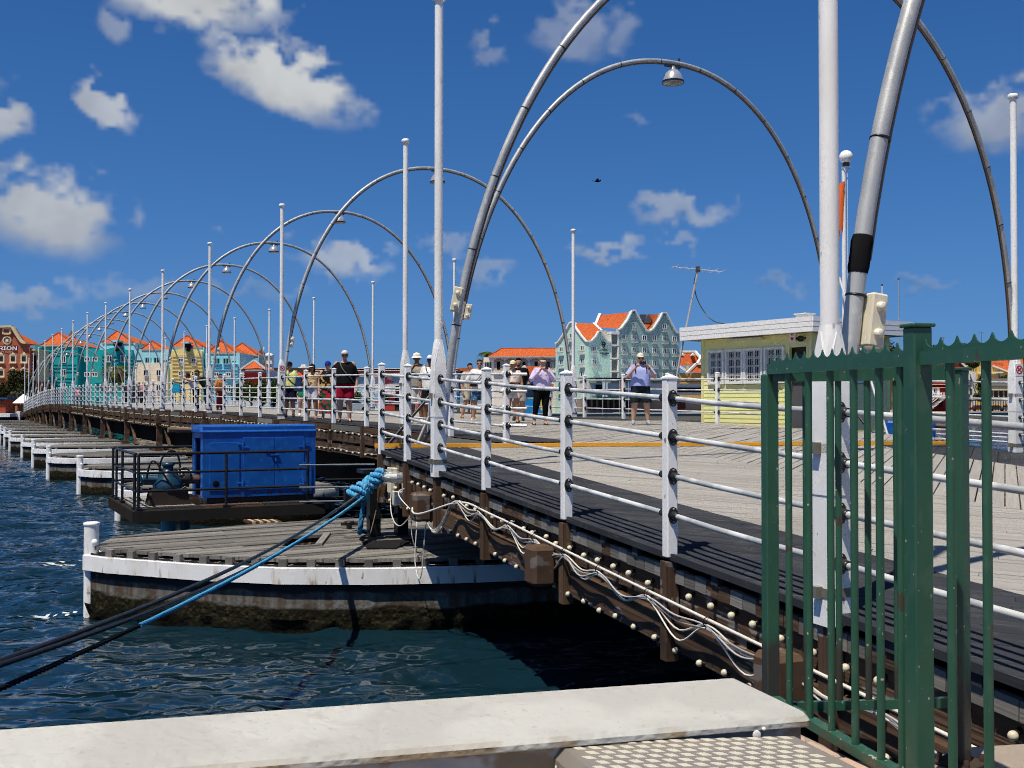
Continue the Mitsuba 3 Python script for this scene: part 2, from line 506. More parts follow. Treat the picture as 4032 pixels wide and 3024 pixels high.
def plank_field(poly, d, width, gap, seg, zfun, thick=.04, first=0, jit=.003):
    """Boards laid along d over the polygon, clipped to it: list of (centre, MB)."""
    d = unit(A(d[0], d[1])); e = A(-d[1], d[0]); out = []
    pts = np.array(poly.exterior.coords); along, across = pts @ d, pts @ e
    k = 0
    for r, a in enumerate(np.arange(across.min(), across.max(), width)):
        x0 = along.min() - random.random() * seg
        while x0 < along.max():
            L = seg * (.75 + .5 * random.random())
            q = [d * (x0 + gap * .4) + e * (a + gap / 2), d * (x0 + L - gap * .4) + e * (a + gap / 2), d * (x0 + L - gap * .4) + e * (a + width - gap / 2), d * (x0 + gap * .4) + e * (a + width - gap / 2)]
            x0 += L
            pc = sg.Polygon(q).intersection(poly)
            for g in getattr(pc, 'geoms', [pc]):
                if g.geom_type != 'Polygon' or g.area < .002:
                    continue
                b = MB(); dz = random.uniform(-jit, jit)
                c2 = np.array(sg.polygon.orient(g).exterior.coords)[:-1]
                v2, f2 = trimesh.creation.triangulate_polygon(g, engine='earcut')
                sd = first + k + 1; k += 1
                uvf = lambda w: np.stack([w @ d + sd * 1.7, (w @ e) - a + 10 * sd + 3], 1)
                top = np.column_stack([v2, [zfun(*p) + dz for p in v2]])
                b.add(top, f2 if np.cross(top[f2[0][1]] - top[f2[0][0]], top[f2[0][2]] - top[f2[0][0]])[2] > 0 else f2[:, ::-1], None, uvf(v2))
                zt = np.array([zfun(*p) + dz for p in c2]); m = len(c2)
                for i in range(m):
                    j = (i + 1) % m
                    w = np.array([c2[i], c2[j], c2[j], c2[i]])
                    b.add(np.column_stack([w, [zt[i] - thick, zt[j] - thick, zt[j], zt[i]]]), [[0, 1, 2], [0, 2, 3]], None, uvf(w))
                out.append((c2.mean(0), b))
    return out


def put_boards(boards, name, mat, parent, limit=300):
    boards = sorted(boards, key=lambda b: np.linalg.norm(b[0]))
    for c, b in boards[:limit]:
        put(name, b, mat, parent)
    if len(boards) > limit:
        r = MB()
        for c, b in boards[limit:]:
            for v, f, u in zip(b.V, b.F, b.U):
                r.add(v, np.asarray(f) - np.asarray(f).min(), None, u)
        put(name + 's_beyond', r, mat, parent, kind='stuff')
# ------------------------------------------------------------------ water
def axis_lines(lo, hi, near, step, grow):
    out, x, d = [near], near, step
    while x < hi:
        d *= grow; x += d; out.append(x)
    x, d = near, step
    while x > lo:
        d *= grow; x -= d; out.insert(0, x)
    return np.array(out)


def waves(x, y):
    q = np.stack([x, y, x * 0], -1)
    far = np.clip(45 / np.maximum(y, 10), .12, 1)
    a = meshkit.fbm(q * [.42, .75, 1] + 3, 3, 1) - .5
    b = 1 - np.abs(meshkit.fbm(q * [.95, 1.9, 1] + 30, 3, 7) * 2 - 1)
    c = meshkit.fbm(q * [2.4, 4.2, 1] + 60, 2, 9) - .5
    sw = np.sin(x * .55 + y * .95 + 3 * a) * .028
    e = meshkit.noise(q * [1.7, 2.6, 1] + 11, 4) - .5
    return (sw + .17 * a + .13 * (b - .6) + .055 * e + .03 * c) * far


xs = np.concatenate([axis_lines(-1800, -24, -24, .16, 1.10)[:-1], np.arange(-24, 4, .11), axis_lines(4, 1800, 4, .2, 1.07)])
ys = np.concatenate([np.arange(4.0, 40, .10), axis_lines(40, 2600, 40, .12, 1.018)])
xs = xs[(xs > -1800) & (xs < 1800)]
X, Y = np.meshgrid(xs, ys, indexing='ij')
nx, ny = X.shape
i, j = np.meshgrid(np.arange(nx - 1), np.arange(ny - 1), indexing='ij')
a = i * ny + j
w = MB()
w.add(np.stack([X, Y, waves(X, Y)], -1).reshape(-1, 3), np.stack([a, a + ny, a + ny + 1, a, a + ny + 1, a + 1], -1).reshape(-1, 3))
put('water', w, 'water', label='deep blue choppy harbour water under the bridge', kind='structure')

# ------------------------------------------------------------------ the shore ramp (fixed, in front)
R0, RD, RP = A(-2.06, 17.09), A(-.3526, .9358), A(.9358, .3526)      # far left post, direction away, direction to the right
rampz = lambda x, y: 1.608 + .0444 * (-.351 * x + .936 * y)


def rp(s, lat, h=0.0):
    """Point of the ramp: s metres back towards the quay, lat to the right of the left edge, h above the deck."""
    q = R0 - RD * s + RP * lat
    return A(q[0], q[1], rampz(*q) + h)


def up(q):
    return (q[0], q[1])


RR = [(8.45, 20.25), (9.15, 17.3), (10.4, 13.5), (11.0, 6.0), (6.5, 2.4)]
ramp_left = [up(rp(14.2, 0)), up(rp(-.3, 0))]
yellow_left, yellow_right = (-2.22, 17.5), (8.5, 20.25)
ramp_poly = sg.Polygon([ramp_left[0], ramp_left[1], yellow_left, yellow_right] + RR[1:])
strip_poly = sg.Polygon([up(rp(14.2, 0)), up(rp(-.3, 0)), up(rp(-.3, 1.5)), up(rp(14.2, 1.5))]).intersection(ramp_poly)
rstrip = sg.Polygon([(6.62, 19.9), (8.45, 20.35), (9.15, 17.3), (11.5, 12), (10, 11), (7.75, 15.4)]).intersection(ramp_poly)
fan = sg.Polygon([(2.85, 17.4), (2.6, 19.2), (6.8, 20.2), (7.7, 15.4), (10.4, 11), (12, 8), (6.0, 9.0), (5.3, 11.2)]).intersection(ramp_poly).difference(rstrip).difference(strip_poly)
main = ramp_poly.difference(strip_poly).difference(rstrip).difference(fan)
GD = (.416, .91)
ramp = thing('shore_ramp', 'grey plank ramp from the quay to the floating bridge with black walkway strips', 'bridge ramp')
big = lambda g: max(getattr(g, 'geoms', [g]), key=lambda q: q.area)
put_boards(plank_field(big(main), (-.91, .416), .132, .006, 3.4, rampz), 'plank', 'deck', ramp, 290)
put_boards(plank_field(big(fan), GD, .15, .016, 6, rampz, first=700), 'long_plank', 'deck', ramp, 290)
put_boards(plank_field(big(strip_poly), (-.91, .416), .15, .006, 2.1, rampz, .025, jit=.0015), 'walkway_board', 'grit', ramp, 290)
put_boards(plank_field(big(rstrip), GD, .2, .008, 4, rampz, .025, first=300, jit=.0015), 'side_walkway_board', 'grit', ramp, 100)
sub = MB()                                                        # the dark floor beams below the planks
tri, tf = trimesh.creation.triangulate_polygon(big(ramp_poly.buffer(-.12)), engine='earcut')
for h, flip in ((-.055, 1), (-.20, -1)):
    sub.add([[x, y, rampz(x, y) + h] for x, y in tri], tf[:, ::flip])
put('underfloor', sub, 'brown', ramp)
posts_s = [11.30, 9.32, 7.32, 5.02, 3.12, 1.57, 0.0]                # nearest first; 0 and 4 carry the tall poles
posts_s = [13.25] + posts_s
spac = MB(); edge_s = np.arange(-.2, 14, .165)
for n_, s_ in enumerate(np.arange(0, 14, .62)):
    spac.bar(rp(s_, .02, -.075), rp(s_ + .09, .02, -.075), .05, .085, seed=n_)
put('edge_spacer', spac, 'grit', ramp)
for n_, s_ in enumerate(np.arange(-.25, 14, .16)):
    b = MB(); b.bar(rp(s_, .035, -.165 + random.uniform(-.006, .006)), rp(s_ + .152, .035, -.165), .045, .105, seed=3000 + n_)
    if n_ < 88:
        put('edge_board', b, 'deck' if random.random() < .75 else 'brown', ramp)
lip = MB(); lip.bar(rp(-.3, -.012, -.02), rp(14.2, -.012, -.02), .028, .05)
put('edge_lip', lip, 'grit', ramp)
cuts = [-.3, 1.57, 3.12, 5.02, 7.32, 9.32, 11.30, 14.2]
for a_, b_ in zip(cuts[:-1], cuts[1:]):
    f = MB(); f.bar(rp(a_ + .01, .12, -.325), rp(b_ - .01, .12, -.325), .12, .23); put('upper_beam', f, 'brown', ramp)
    f = MB(); f.bar(rp(a_ + .01, .08, -.62), rp(b_ - .01, .08, -.62), .14, .235); put('lower_beam', f, 'brown', ramp)
    L = b_ - a_
    for c in (.14, .55):
        f = MB(); f.bar(rp(a_ + L * c, .13, -.47), rp(a_ + L * (c + .33), .13, -.47), .10, .06); put('packing_block', f, 'brown', ramp)
back = MB(); back.bar(rp(-.2, .34, -.45), rp(14, .34, -.45), .05, .5); put('inner_beam', back, 'brown', ramp)
for s_ in posts_s:
    f = MB(); f.bar(rp(s_, -.01, -.82), rp(s_, -.01, -.06), .11, .10, up=(RD[0], RD[1], 0)); put('timber_leg', f, 'brown', ramp)
    f = MB(); f.bar(rp(s_ - .35, .10, -.80), rp(s_ - .06, .06, -.30), .06, .07); put('diagonal_stay', f, 'brown', ramp)
for s_ in (2.98, 7.18, 11.12):
    f = MB(); c = rp(s_ - .12, -.17, -.50); f.rbox(c, (.27, .24, .38), .035, np.stack([A(-RD[0], -RD[1], 0), A(RP[0], RP[1], 0), A(0, 0, 1)], 1)); put('bumper_block', f, 'brown', ramp)
sill = MB(); sill.bar(rp(9.6, .02, -1.02), rp(14.5, .02, -1.02), .30, .20); put('peeling_sill', sill, 'brown', ramp)
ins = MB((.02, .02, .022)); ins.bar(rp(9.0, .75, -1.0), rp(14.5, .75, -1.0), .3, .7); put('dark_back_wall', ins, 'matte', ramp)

FL = (.014, .015, .017)
GUIDE = {}


def flange(mb, p, d, col=FL):
    """Black oval socket plates on both sides of a post, bolts and collars."""
    d = unit(d); x, y, z = unit(np.cross(d, [0, 0, 1])), A(0, 0, 1), d
    for sgn in (1, -1):
        q = lambda v: p + v[:, :1] * x + v[:, 1:2] * y + (v[:, 2:] * sgn) * z
        ang = np.linspace(0, 2 * np.pi, 13)[:-1]
        o = np.stack([.042 * np.cos(ang), .066 * np.sin(ang)], 1)
        mb.prism(o, .042, .058, col, q)
        mb.lathe([(.036, .055), (.034, .085), (.029, .105), (.029, .125), (.001, .125)], p, d * sgn, 10, col)
        for h in (.048, -.048):
            mb.ball(p + y * h + z * sgn * .06, .009, (.35, .35, .34), 0)


def post_mesh(base, h, w, d, deep=.06, colr=(.5, .5, .5)):
    R = np.stack([A(d[0], d[1], 0), A(-d[1], d[0], 0), A(0, 0, 1)], 1)
    mb = MB(); mb.rbox(base + A(0, 0, (h - deep) / 2), (w, w, h + deep), .009, R)
    c = base + A(0, 0, h); k = w / 2 + .006
    pts = [c + R @ A(sx * k, sy * k, -.012) for sx, sy in ((-1, -1), (1, -1), (1, 1), (-1, 1))] + [c + R @ A(sx * k, sy * k, 0) for sx, sy in ((-1, -1), (1, -1), (1, 1), (-1, 1))] + [c + A(0, 0, .028)]
    m = trimesh.PointCloud(pts).convex_hull
    return mb.flat(m.vertices, m.faces)


def pole(base, h, d, label, group, w=.165, r=.055, cap='plain', deep=.08, sides=14, bands=True):
    """Tall white tube on a square post whose four corners are cut to pointed leaves."""
    t = thing('flag_pole', label, 'pole', group)
    R = np.stack([A(d[0], d[1], 0), A(-d[1], d[0], 0), A(0, 0, 1)], 1)
    b = MB(); k = w / 2; hs, hp = 1.33, 1.72
    ang = np.linspace(0, 2 * np.pi, 33)[:-1] + np.pi / 4
    sq = np.stack([np.cos(ang), np.sin(ang)], 1); sq = sq / np.abs(sq).max(1)[:, None] * k
    cir = np.stack([np.cos(ang), np.sin(ang)], 1) * r * 1.02
    rows, n = [], len(ang)
    lv = np.linspace(0, 1, 7)
    rows.append(np.column_stack([sq, np.full(n, -deep)])); rows.append(np.column_stack([sq, np.full(n, hs)]))
    face = np.abs(np.cos(2 * ang))                                # 1 at the middle of a side
    for q in lv[1:]:
        mixr = q ** 1.5
        p = sq * (1 - mixr) + cir * mixr
        rows.append(np.column_stack([p, hs + (hp - hs) * q * np.ones(n)]))
    V = np.array(rows) @ R.T + base
    m = len(rows)
    for i in range(m - 1):
        for jx in range(n):
            kx = (jx + 1) % n
            f = [V[i, jx], V[i, kx], V[i + 1, kx], V[i + 1, jx]]
            b.add(f, [[0, 1, 2], [0, 2, 3]])
    # raised pointed leaves on the four sides
    for sx in range(4):
        Rz = rotz(sx * np.pi / 2)
        prof = [(-.98 * k, .7), (.98 * k, .7), (.98 * k, 1.30), (.72 * k, 1.45), (.36 * k, 1.58), (0, 1.68), (-.36 * k, 1.58), (-.72 * k, 1.45), (-.98 * k, 1.30)]
        b.prism(prof, 0, .006, None, lambda v, Rz=Rz: (np.column_stack([np.full(len(v), k) + v[:, 2] - np.clip((v[:, 1] - 1.33) / .39, 0, 1) ** 1.5 * (k - r) * .93, v[:, 0], v[:, 1]]) @ Rz.T) @ R.T + base)
    put('square_base', b, 'white', t)
    s = MB(); s.tube([base + A(0, 0, 1.55), base + A(0, 0, h * .5), base + A(0, 0, h - .06)], r, sides); put('shaft', s, 'white', t)
    c = MB(); c.lathe([(r * .9, -.08), (r * 1.0, -.02), (r * 1.6, 0), (r * 1.65, .05), (r * 1.2, .075), (.001, .08)], base + A(0, 0, h - .05), sides=14); put('cap', c, 'white', t)
    if bands:
        for z in (.12, .98):
            s = MB((.16, .15, .13)); kk = w + .012
            s.box(base + A(0, 0, z), (kk, kk, .055), R); s.box(base + R @ A(0, k + .02, 0) + A(0, 0, z), (.06, .05, .07), R); put('steel_band', s, 'gloss', t)
    return t


# left railing of the ramp
rail = thing('ramp_railing', 'near white post railing with four grey pipes along the left of the ramp', 'railing')
rd3 = A(RD[0], RD[1], .0444); rd3 = unit(rd3)
for k_, s_ in enumerate(posts_s):
    base = rp(s_, -.005)
    tall = abs(s_ - 11.30) < .01 or abs(s_ - 3.12) < .01
    if not tall:
        put('post', post_mesh(base, 1.36, .092, RD, deep=.03 if s_ > .01 else .42), 'white', rail)
    for h in (.3, .6, .9, 1.2):
        f = MB(); flange(f, base + A(0, 0, h), rd3 if not tall else rd3); 
        if tall:
            f = MB()
            for v_ in (1, -1):
                flange(f, base + A(0, 0, h) + rd3 * v_ * .042, rd3)
        put('socket_plate', f, 'gloss', rail)
for a_, b_ in zip([14.6] + posts_s[:-1], posts_s):
    for h in (.3, .6, .9, 1.2):
        p, q = rp(a_, -.005, h), rp(b_, -.005, h)
        bend = unit(np.cross(q - p, [0, 0, 1])) * random.uniform(-.01, .01) + A(0, 0, random.uniform(-.012, .002))
        b = MB(); b.tube([p, p * .66 + q * .34 + bend, p * .34 + q * .66 + bend, q], .0205, 10); put('pipe', b, 'rail', rail)
pole(rp(11.30, -.005), 6.25, RD, 'thick white pole at the ramp rail behind the green gate', 'tall white poles', w=.165, r=.058)
pole(rp(3.12, -.005), 6.25, RD, 'tall white pole with square base beside the near lamp arches, left of centre', 'tall white poles', w=.165, r=.056)
pole(A(8.72, 18.7, rampz(8.72, 18.7)), 6.2, RD, 'tall white pole at the far right edge of the photo', 'tall white poles')
# short right railing beside it
rr = thing('ramp_side_railing', 'thin white railing over the water at the right end of the ramp', 'railing')
ra, rb_ = A(8.72, 18.7, rampz(8.72, 18.7)), A(7.55, 21.0, 2.33)
put('post', post_mesh(rb_, 1.36, .092, RD, deep=.1), 'white', rr)
for h in (.3, .6, .9, 1.2):
    b = MB(); b.tube([ra + A(0, 0, h), rb_ + A(0, 0, h)], .02, 8); put('pipe', b, 'rail', rr)
    rc = A(9.9, 16.2, rampz(9.9, 16.2)); b = MB(); b.tube([ra + A(0, 0, h), rc + A(0, 0, h)], .02, 8); put('pipe', b, 'rail', rr)
    f = MB(); flange(f, ra + A(0, 0, h), unit(ra - rb_) * A(1, 1, 0)); flange(f, rb_ + A(0, 0, h), unit(ra - rb_) * A(1, 1, 0)); put('socket_plate', f, 'gloss', rr)

# yellow joint bar between ramp and bridge
yb = MB((.78, .36, .025)); z_ = lambda q: rampz(*q) + .035
yb.bar(A(*yellow_left, z_(yellow_left)), A(*yellow_right, z_(yellow_right)), .10, .06)
put('joint_bar', yb, 'gloss', label='yellow bar across the deck at the joint of ramp and bridge', cat='joint bar')

# ------------------------------------------------------------------ the floating bridge
B0, BD, BP = A(-.1, 18.9), A(-.4628, .8865), A(.8865, .4628)
WZ = [0, 7.1, 9.7, 14.2, 23.5, 32.7, 42.5, 51.4, 60.7, 69.6, 79, 88, 97.7, 107, 116.2, 125.3, 134.7, 145]
LV = [-.70, -.54, -.505, -.467, -.355, -.355, -.32, -.26, -.154, -.10, -.08, -.09, -.17, -.37, -.60, -.86, -1.17, -1.5]
deckz = lambda w: EYE + float(np.interp(w, WZ, LV))
W2 = 9.8


def br(w, lat=0.0, h=0.0):
    """Point of the bridge: w metres from its near end, lat to the right of the left rail (negative: outside), h above the deck."""
    q = B0 + BD * w + BP * (lat - .45 * math.sin(math.pi * min(max(w, 0), 135) / 135))
    return A(q[0], q[1], deckz(w) + h)


WK = [4.6 + 9.295 * k for k in range(15)]
WEND = 137.0
bridge = thing('floating_bridge', 'long pontoon bridge with grey deck and brown timber edge humping away to the left', 'bridge')
ws = np.unique(np.concatenate([np.arange(0, WEND, 2.3237), [WEND]]))


def ribbon(l0, l1, h0, h1=None, w0=0, w1=WEND, under=None):
    mb = MB(); s = [w0] + [q for q in ws if w0 < q < w1] + [w1]
    for a_, b_ in zip(s[:-1], s[1:]):
        h1_ = h0 if h1 is None else h1
        v = [br(a_, l0, h0), br(a_, l1, h1_), br(b_, l1, h1_), br(b_, l0, h0)]
        uv = [(l0, a_), (l1, a_), (l1, b_), (l0, b_)]
        rows = int(round(a_ / 2.3237))
        mb.add(v, [[0, 1, 2], [0, 2, 3]], None, [(q[0], q[1] + 3) for q in uv])
    return mb


put('deck', ribbon(1.45, W2 - 1.4, 0, w0=9), 'deck', bridge)
put('left_walkway_strip', ribbon(-.06, 1.45, .003), 'grit', bridge)
put('right_walkway_strip', ribbon(W2 - 1.4, W2 + .06, .003, w0=9), 'grit', bridge)
endp = sg.Polygon([up(br(9, 1.45)), up(br(9, W2)), up(br(-.35, W2)), (8.3, 20.4), (.9, 18.5), up(br(.05, 1.45))])
dz_end = lambda x, y: deckz(float((A(x, y) - B0) @ BD))
put_boards(plank_field(endp, (.36, .933), .145, .014, 6, dz_end, first=900), 'plank', 'deck', bridge, 120)
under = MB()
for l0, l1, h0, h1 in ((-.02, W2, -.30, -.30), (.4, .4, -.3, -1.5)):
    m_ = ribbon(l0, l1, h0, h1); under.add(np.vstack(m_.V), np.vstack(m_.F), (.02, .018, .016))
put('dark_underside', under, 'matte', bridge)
for k_, (a_, b_) in enumerate(zip(ws[:-1], ws[1:])):
    for name, lat, h, tk, ht in (('edge_board', -.06, -.085, .05, .13), ('edge_beam', .0, -.30, .12, .24), ('edge_beam', .0, -.60, .12, .22)):
        m_ = MB(); m_.bar(br(a_ + .01, lat, h), br(b_ - .01, lat, h), tk, ht, seed=3000 + k_ if name == 'edge_board' else None)
        put(name, m_, 'brown' if name == 'edge_beam' or k_ % 3 else 'deck', bridge)
    m_ = MB(); c = .3 + .4 * random.random()
    m_.bar(br(a_ + c, .02, -.455), br(a_ + c + .9, .02, -.455), .09, .08); put('packing_block', m_, 'brown', bridge)
end = MB(); end.bar(br(0.02, -.05, -.25), br(-.2, W2 - 1, -.25), .14, .38); end.bar(br(0.1, .2, -.7), br(-.1, W2 - 1, -.7), .2, .5); put('end_beam', end, 'brown', bridge)
for k_, w_ in enumerate(WK):
    z0 = .98
    for dw in (-.0, ):
        leg = MB(); leg.bar(A(*br(w_)[:2], z0) + A(*BP, 0) * -.12, br(w_, -.12, .0), .24, .20, up=(BD[0], BD[1], 0))
        put('trestle_leg', leg, 'brown', bridge)
        ft = MB(); q = br(w_, -.2); ft.box(A(q[0], q[1], z0 + .09), (.34, .75, .17), np.stack([A(*BP, 0), A(*BD, 0), A(0, 0, 1)], 1)); put('trestle_foot', ft, 'brown', bridge)
        st = MB(); st.bar(A(*br(w_ - 1.6, .1)[:2], z0), br(w_ - .1, .05, -.5), .12, .12); put('trestle_stay', st, 'brown', bridge)
        bl = MB(); bl.box(br(w_, -.18, -.42), (.22, .42, .24), np.stack([A(*BP, 0), A(*BD, 0), A(0, 0, 1)], 1)); put('bumper_block', bl, 'brown', bridge)
    for dw in (2.32, 4.65, 6.97):
        leg = MB(); leg.bar(br(w_ + dw, -.10, -.72), br(w_ + dw, -.10, 0), .09, .09, up=(BD[0], BD[1], 0)); put('timber_leg', leg, 'brown', bridge)

# railings of the bridge
bd3 = A(BD[0], BD[1], 0)
HS = (.3, .6, .9, 1.2)


def bridge_rail(name, label, lat, wposts, poles_w, near_w):
    t = thing(name, label, 'railing', None)
    far = MB()
    for w_ in wposts:
        if min(abs(w_ - q) for q in poles_w) > .3:
            put('post', post_mesh(br(w_, lat), 1.36, .095, BD, deep=.1), 'white', t)
        wide = min(abs(w_ - q) for q in poles_w) < .3
        for h in HS:
            f = far if w_ > near_w else MB()
            if w_ > near_w:
                for v_ in (1, -1):
                    f.lathe([(.065, .045), (.05, .09), (.03, .12)], br(w_, lat, h) + bd3 * v_ * (.04 if wide else 0), bd3 * v_, 6, FL)
            else:
                for v_ in ((1, -1) if wide else (0,)):
                    flange(f, br(w_, lat, h) + bd3 * v_ * .042, bd3)
                put('socket_plate', f, 'gloss', t)
    put('far_socket_plates', far, 'gloss', t, kind='stuff')
    stops = sorted(set([w for w in wposts if w <= near_w] + [wposts[-1]] + [q for q in poles_w if q > near_w]))
    for a_, b_ in zip(stops[:-1], stops[1:]):
        for h in HS:
            inner = [q for q in ws if a_ < q < b_]
            m_ = MB(); m_.tube([br(q, lat, h) + A(0, 0, random.uniform(-.006, .006)) for q in [a_] + inner + [b_]], .021, 7); put('pipe', m_, 'rail', t)
    return t


lposts = [0.0, 2.3] + [4.6 + 2.3237 * q for q in range(57)]
lrail = bridge_rail('bridge_left_railing', 'long white post railing receding to the left along the bridge side above the pontoons', 0.0, lposts, WK, 62)
for h in HS:                                                       # cut pipe stubs on the end post
    m_ = MB(); m_.tube([br(0, 0, h), br(0, 0, h) + A(.36, -.10, 0)], .026, 10); flange(m_, br(0, 0, h), unit(A(.36, -.1, 0))); put('pipe_stub', m_, 'rail', lrail)
rposts = [4.2 + 2.25 * q for q in range(60)]
bridge_rail('bridge_right_railing', 'white post railing on the far side of the bridge behind the tourists', W2, rposts, WK[1:], 34)
for k_, w_ in enumerate(WK):
    pole(br(w_, 0.0), 6.2, BD, 'white pole on the water side of the bridge, %s from its near end' % ORD[k_], 'tall white poles', r=.055, sides=12 if k_ < 4 else 8, bands=k_ < 6)
for k_, w_ in enumerate(WK[1:], 1):
    pole(br(w_, W2), 6.2, BD, 'white pole on the far side of the bridge, %s from its near end' % ORD[k_ - 1], 'tall white poles', r=.055, sides=8, bands=k_ < 4)


# ------------------------------------------------------------------ lamp arches
def arch_pts(p, q, hz, n=61, pw=2.15, tip=0.0):
    a_ = np.linspace(0, np.pi, n); c = np.sign(np.cos(a_)) * np.abs(np.cos(a_)) ** (2 / pw); s = np.abs(np.sin(a_)) ** (2 / pw)
    t = (1 - c) / 2
    base = p[None] * (1 - t[:, None]) + q[None] * t[:, None]
    return base + A(0, 0, 1) * (s * hz)[:, None] + unit(np.cross(q - p, [0, 0, 1])) * (s * tip)[:, None]


def arch(p, q, hz, label, near, lamp=.5, r=.048, fat=1.0, tip=0.0):
    t = thing('lamp_arch', label, 'lamp arch', 'pipe arches with lamps over the deck')
    pts = arch_pts(p, q, hz, 81 if near else 49, tip=tip)
    m_ = MB(); m_.tube(pts, r * fat, 14 if near else 8); put('pipe', m_, 'galv', t)
    side = unit(np.cross(q - p, [0, 0, 1]))
    L = np.concatenate([[0], np.cumsum(np.linalg.norm(np.diff(pts, axis=0), axis=1))])
    at = lambda s: np.stack([np.interp(s, L, pts[:, k]) for k in range(3)], -1)
    tan = np.gradient(pts, axis=0); tan /= np.linalg.norm(tan, axis=1, keepdims=True)
    inn = np.cross(tan, side); inn *= np.sign((inn[5] @ (pts[40 if near else 24] * A(1, 1, 0) + A(0, 0, p[2]) - pts[5])))
    cb = MB((.16, .10, .06)); m2 = (np.arange(len(pts)) > 6) & (np.arange(len(pts)) < len(pts) * .98)
    cb.tube((pts + inn * (r * fat + .012) + side * .012)[m2], .013, 6); cb.tube((pts + inn * (r * fat + .009) - side * .02)[m2], .011, 6, (.05, .05, .055))
    put('lamp_cable', cb, 'gloss', t)
    if near:
        for s in np.arange(1.0, L[-1] - .5, 1.02):
            c, d = at(s), unit(at(s + .02) - at(s - .02))
            m_ = MB((.012, .013, .015)); x, y, _ = frame(d); a2 = np.linspace(0, 2 * np.pi, 17)
            m_.tube([c + (x * math.cos(v) + y * math.sin(v)) * (r * fat + .004) + inn[int(np.argmin(np.abs(L - s)))] * .008 for v in a2], .009, 5, caps=False); put('cable_tie', m_, 'gloss', t)
    if lamp:
        c = at(L[-1] * lamp)
        lm = MB((.80, .80, .78))
        lm.lathe([(.235, -.44), (.23, -.40), (.21, -.32), (.17, -.24), (.11, -.18), (.06, -.16), (.05, -.10), (.045, -.08)], c, sides=20)
        lm.lathe([(.238, -.445), (.242, -.43), (.235, -.40)], c, sides=20, col=(.05, .05, .05)); lk = put('lamp_shade', lm, 'steel', t)
        gl = MB((.30, .30, .28)); gl.lathe([(.225, -.43), (.15, -.405), (.001, -.40)], c, sides=16); put('lamp_glass', gl, 'glass', t)
        bk = MB((.03, .03, .03)); d = unit(at(L[-1] * lamp + .1) - at(L[-1] * lamp - .1))
        bk.bar(c - d * .2 - A(0, 0, .085), c + d * .2 - A(0, 0, .085), .07, .03); bk.bar(c - A(0, 0, .02), c - A(0, 0, .17), .05, .05, up=(1, 0, 0)); bk.bar(c + d * .16 + A(0, 0, .11), c + d * .16 - A(0, 0, .12), .05, .04, up=(1, 0, 0)); put('lamp_bracket', bk, 'gloss', t)
    return t, at, L[-1], side


def junction(t, c, d, side, size=(.13, .30, .11), col=(.66, .61, .47)):
    """Cream cable box with two round glands, along direction d."""
    j = MB(col); z = unit(d); x = unit(side - z * (side @ z)); y = np.cross(z, x)
    R = np.stack([x, z, y], 1)
    j.rbox(c, size, .012, R); j.rbox(c + y * size[2] * .38, (size[0] * 1.05, size[1] * 1.03, size[2] * .24), .01, R)
    for h in (-.25, .25):
        g = c + z * size[1] * h - y * (size[2] / 2 + .0) ; j.lathe([(.03, 0), (.028, .03), (.014, .034), (.001, .036)], g, -y, 10, (.72, .68, .56))
    return put('junction_box', j, 'smooth', t)


ramp_norm = A(RP[0], RP[1], 0)
a0, at0, L0, sd0 = arch(rp(11.22, .11, -.1), A(11.4, 10.9, rampz(11.4, 10.9)), 7.55, 'thick near grey pipe arch rising out of frame beside the thick pole', True, r=.056)
tp = MB((.012, .013, .015)); tp.tube([at0(2.16), at0(2.2), at0(2.3), at0(2.36), at0(2.40)], [.060, .067, .066, .070, .062], 12); put('black_tape', tp, 'matte', a0)
junction(a0, at0(1.86) + A(.125, -.01, 0), at0(2.0) - at0(1.7), A(1, .3, 0), (.115, .335, .12))
a1, at1, L1, sd1 = arch(rp(3.06, .05, -.1), A(8.77, 19.02, 2.25), 7.84, 'pipe arch spanning the ramp from the centre pole, its top out of frame', True, r=.05, tip=.65)
junction(a1, at1(2.35) + A(-.04, -.13, 0), at1(2.5) - at1(2.2), A(1, 0, 0), (.12, .32, .10))
a2, at2, L2, sd2 = arch(br(2.75, .16, -.1), br(2.5, W2 + .25, -.1), 8.04, 'complete pipe arch with lamp at the near end of the floating bridge', True, r=.047, tip=.6)
junction(a2, at2(2.55) + A(.13, -.06, 0), at2(2.7) - at2(2.4), A(1, 0, 0), (.12, .30, .10))
for k_ in range(1, 15):
    w_ = WK[k_] + .25
    near = k_ < 4
    t, at, L_, sd = arch(br(w_, .12, -.05), br(w_, W2 + .1, -.05), 7.85, 'pipe arch with lamp over the bridge, %s beyond the complete near arch' % ('next' if k_ == 1 else ORD[k_ - 1]), near, r=.047 if k_ < 6 else .05, tip=0)
    junction(t, at(2.3) + A(.1, -.06, 0), at(2.5) - at(2.2), A(1, 0, 0), (.12, .30, .10))
# ------------------------------------------------------------------ pontoons
WH = (.80, .80, .78)


def hull_rings(mb, poly, z0, z1, out0=0.0, out1=0.0, n=1):
    """Side wall of a closed outline (k,2) from z0 to z1, finely divided."""
    p = np.asarray(poly, float); k = len(p); zs = np.linspace(z0, z1, n + 1)
    V = np.array([np.column_stack([p, np.full(k, z)]) for z in zs]).reshape(-1, 3)
    i, j = np.meshgrid(np.arange(n), np.arange(k), indexing='ij'); a = i * k + j; b = i * k + (j + 1) % k
    return mb.add(V, np.stack([a, b, b + k, a, b + k, a + k], -1).reshape(-1, 3))


def dense(poly, step):
    p = np.array(sg.polygon.orient(poly).exterior.coords)[:-1]; out = []
    for a_, b_ in zip(p, np.roll(p, -1, 0)):
        n = max(1, int(np.linalg.norm(b_ - a_) / step)); out += [a_ + (b_ - a_) * q / n for q in range(n)]
    return np.array(out)


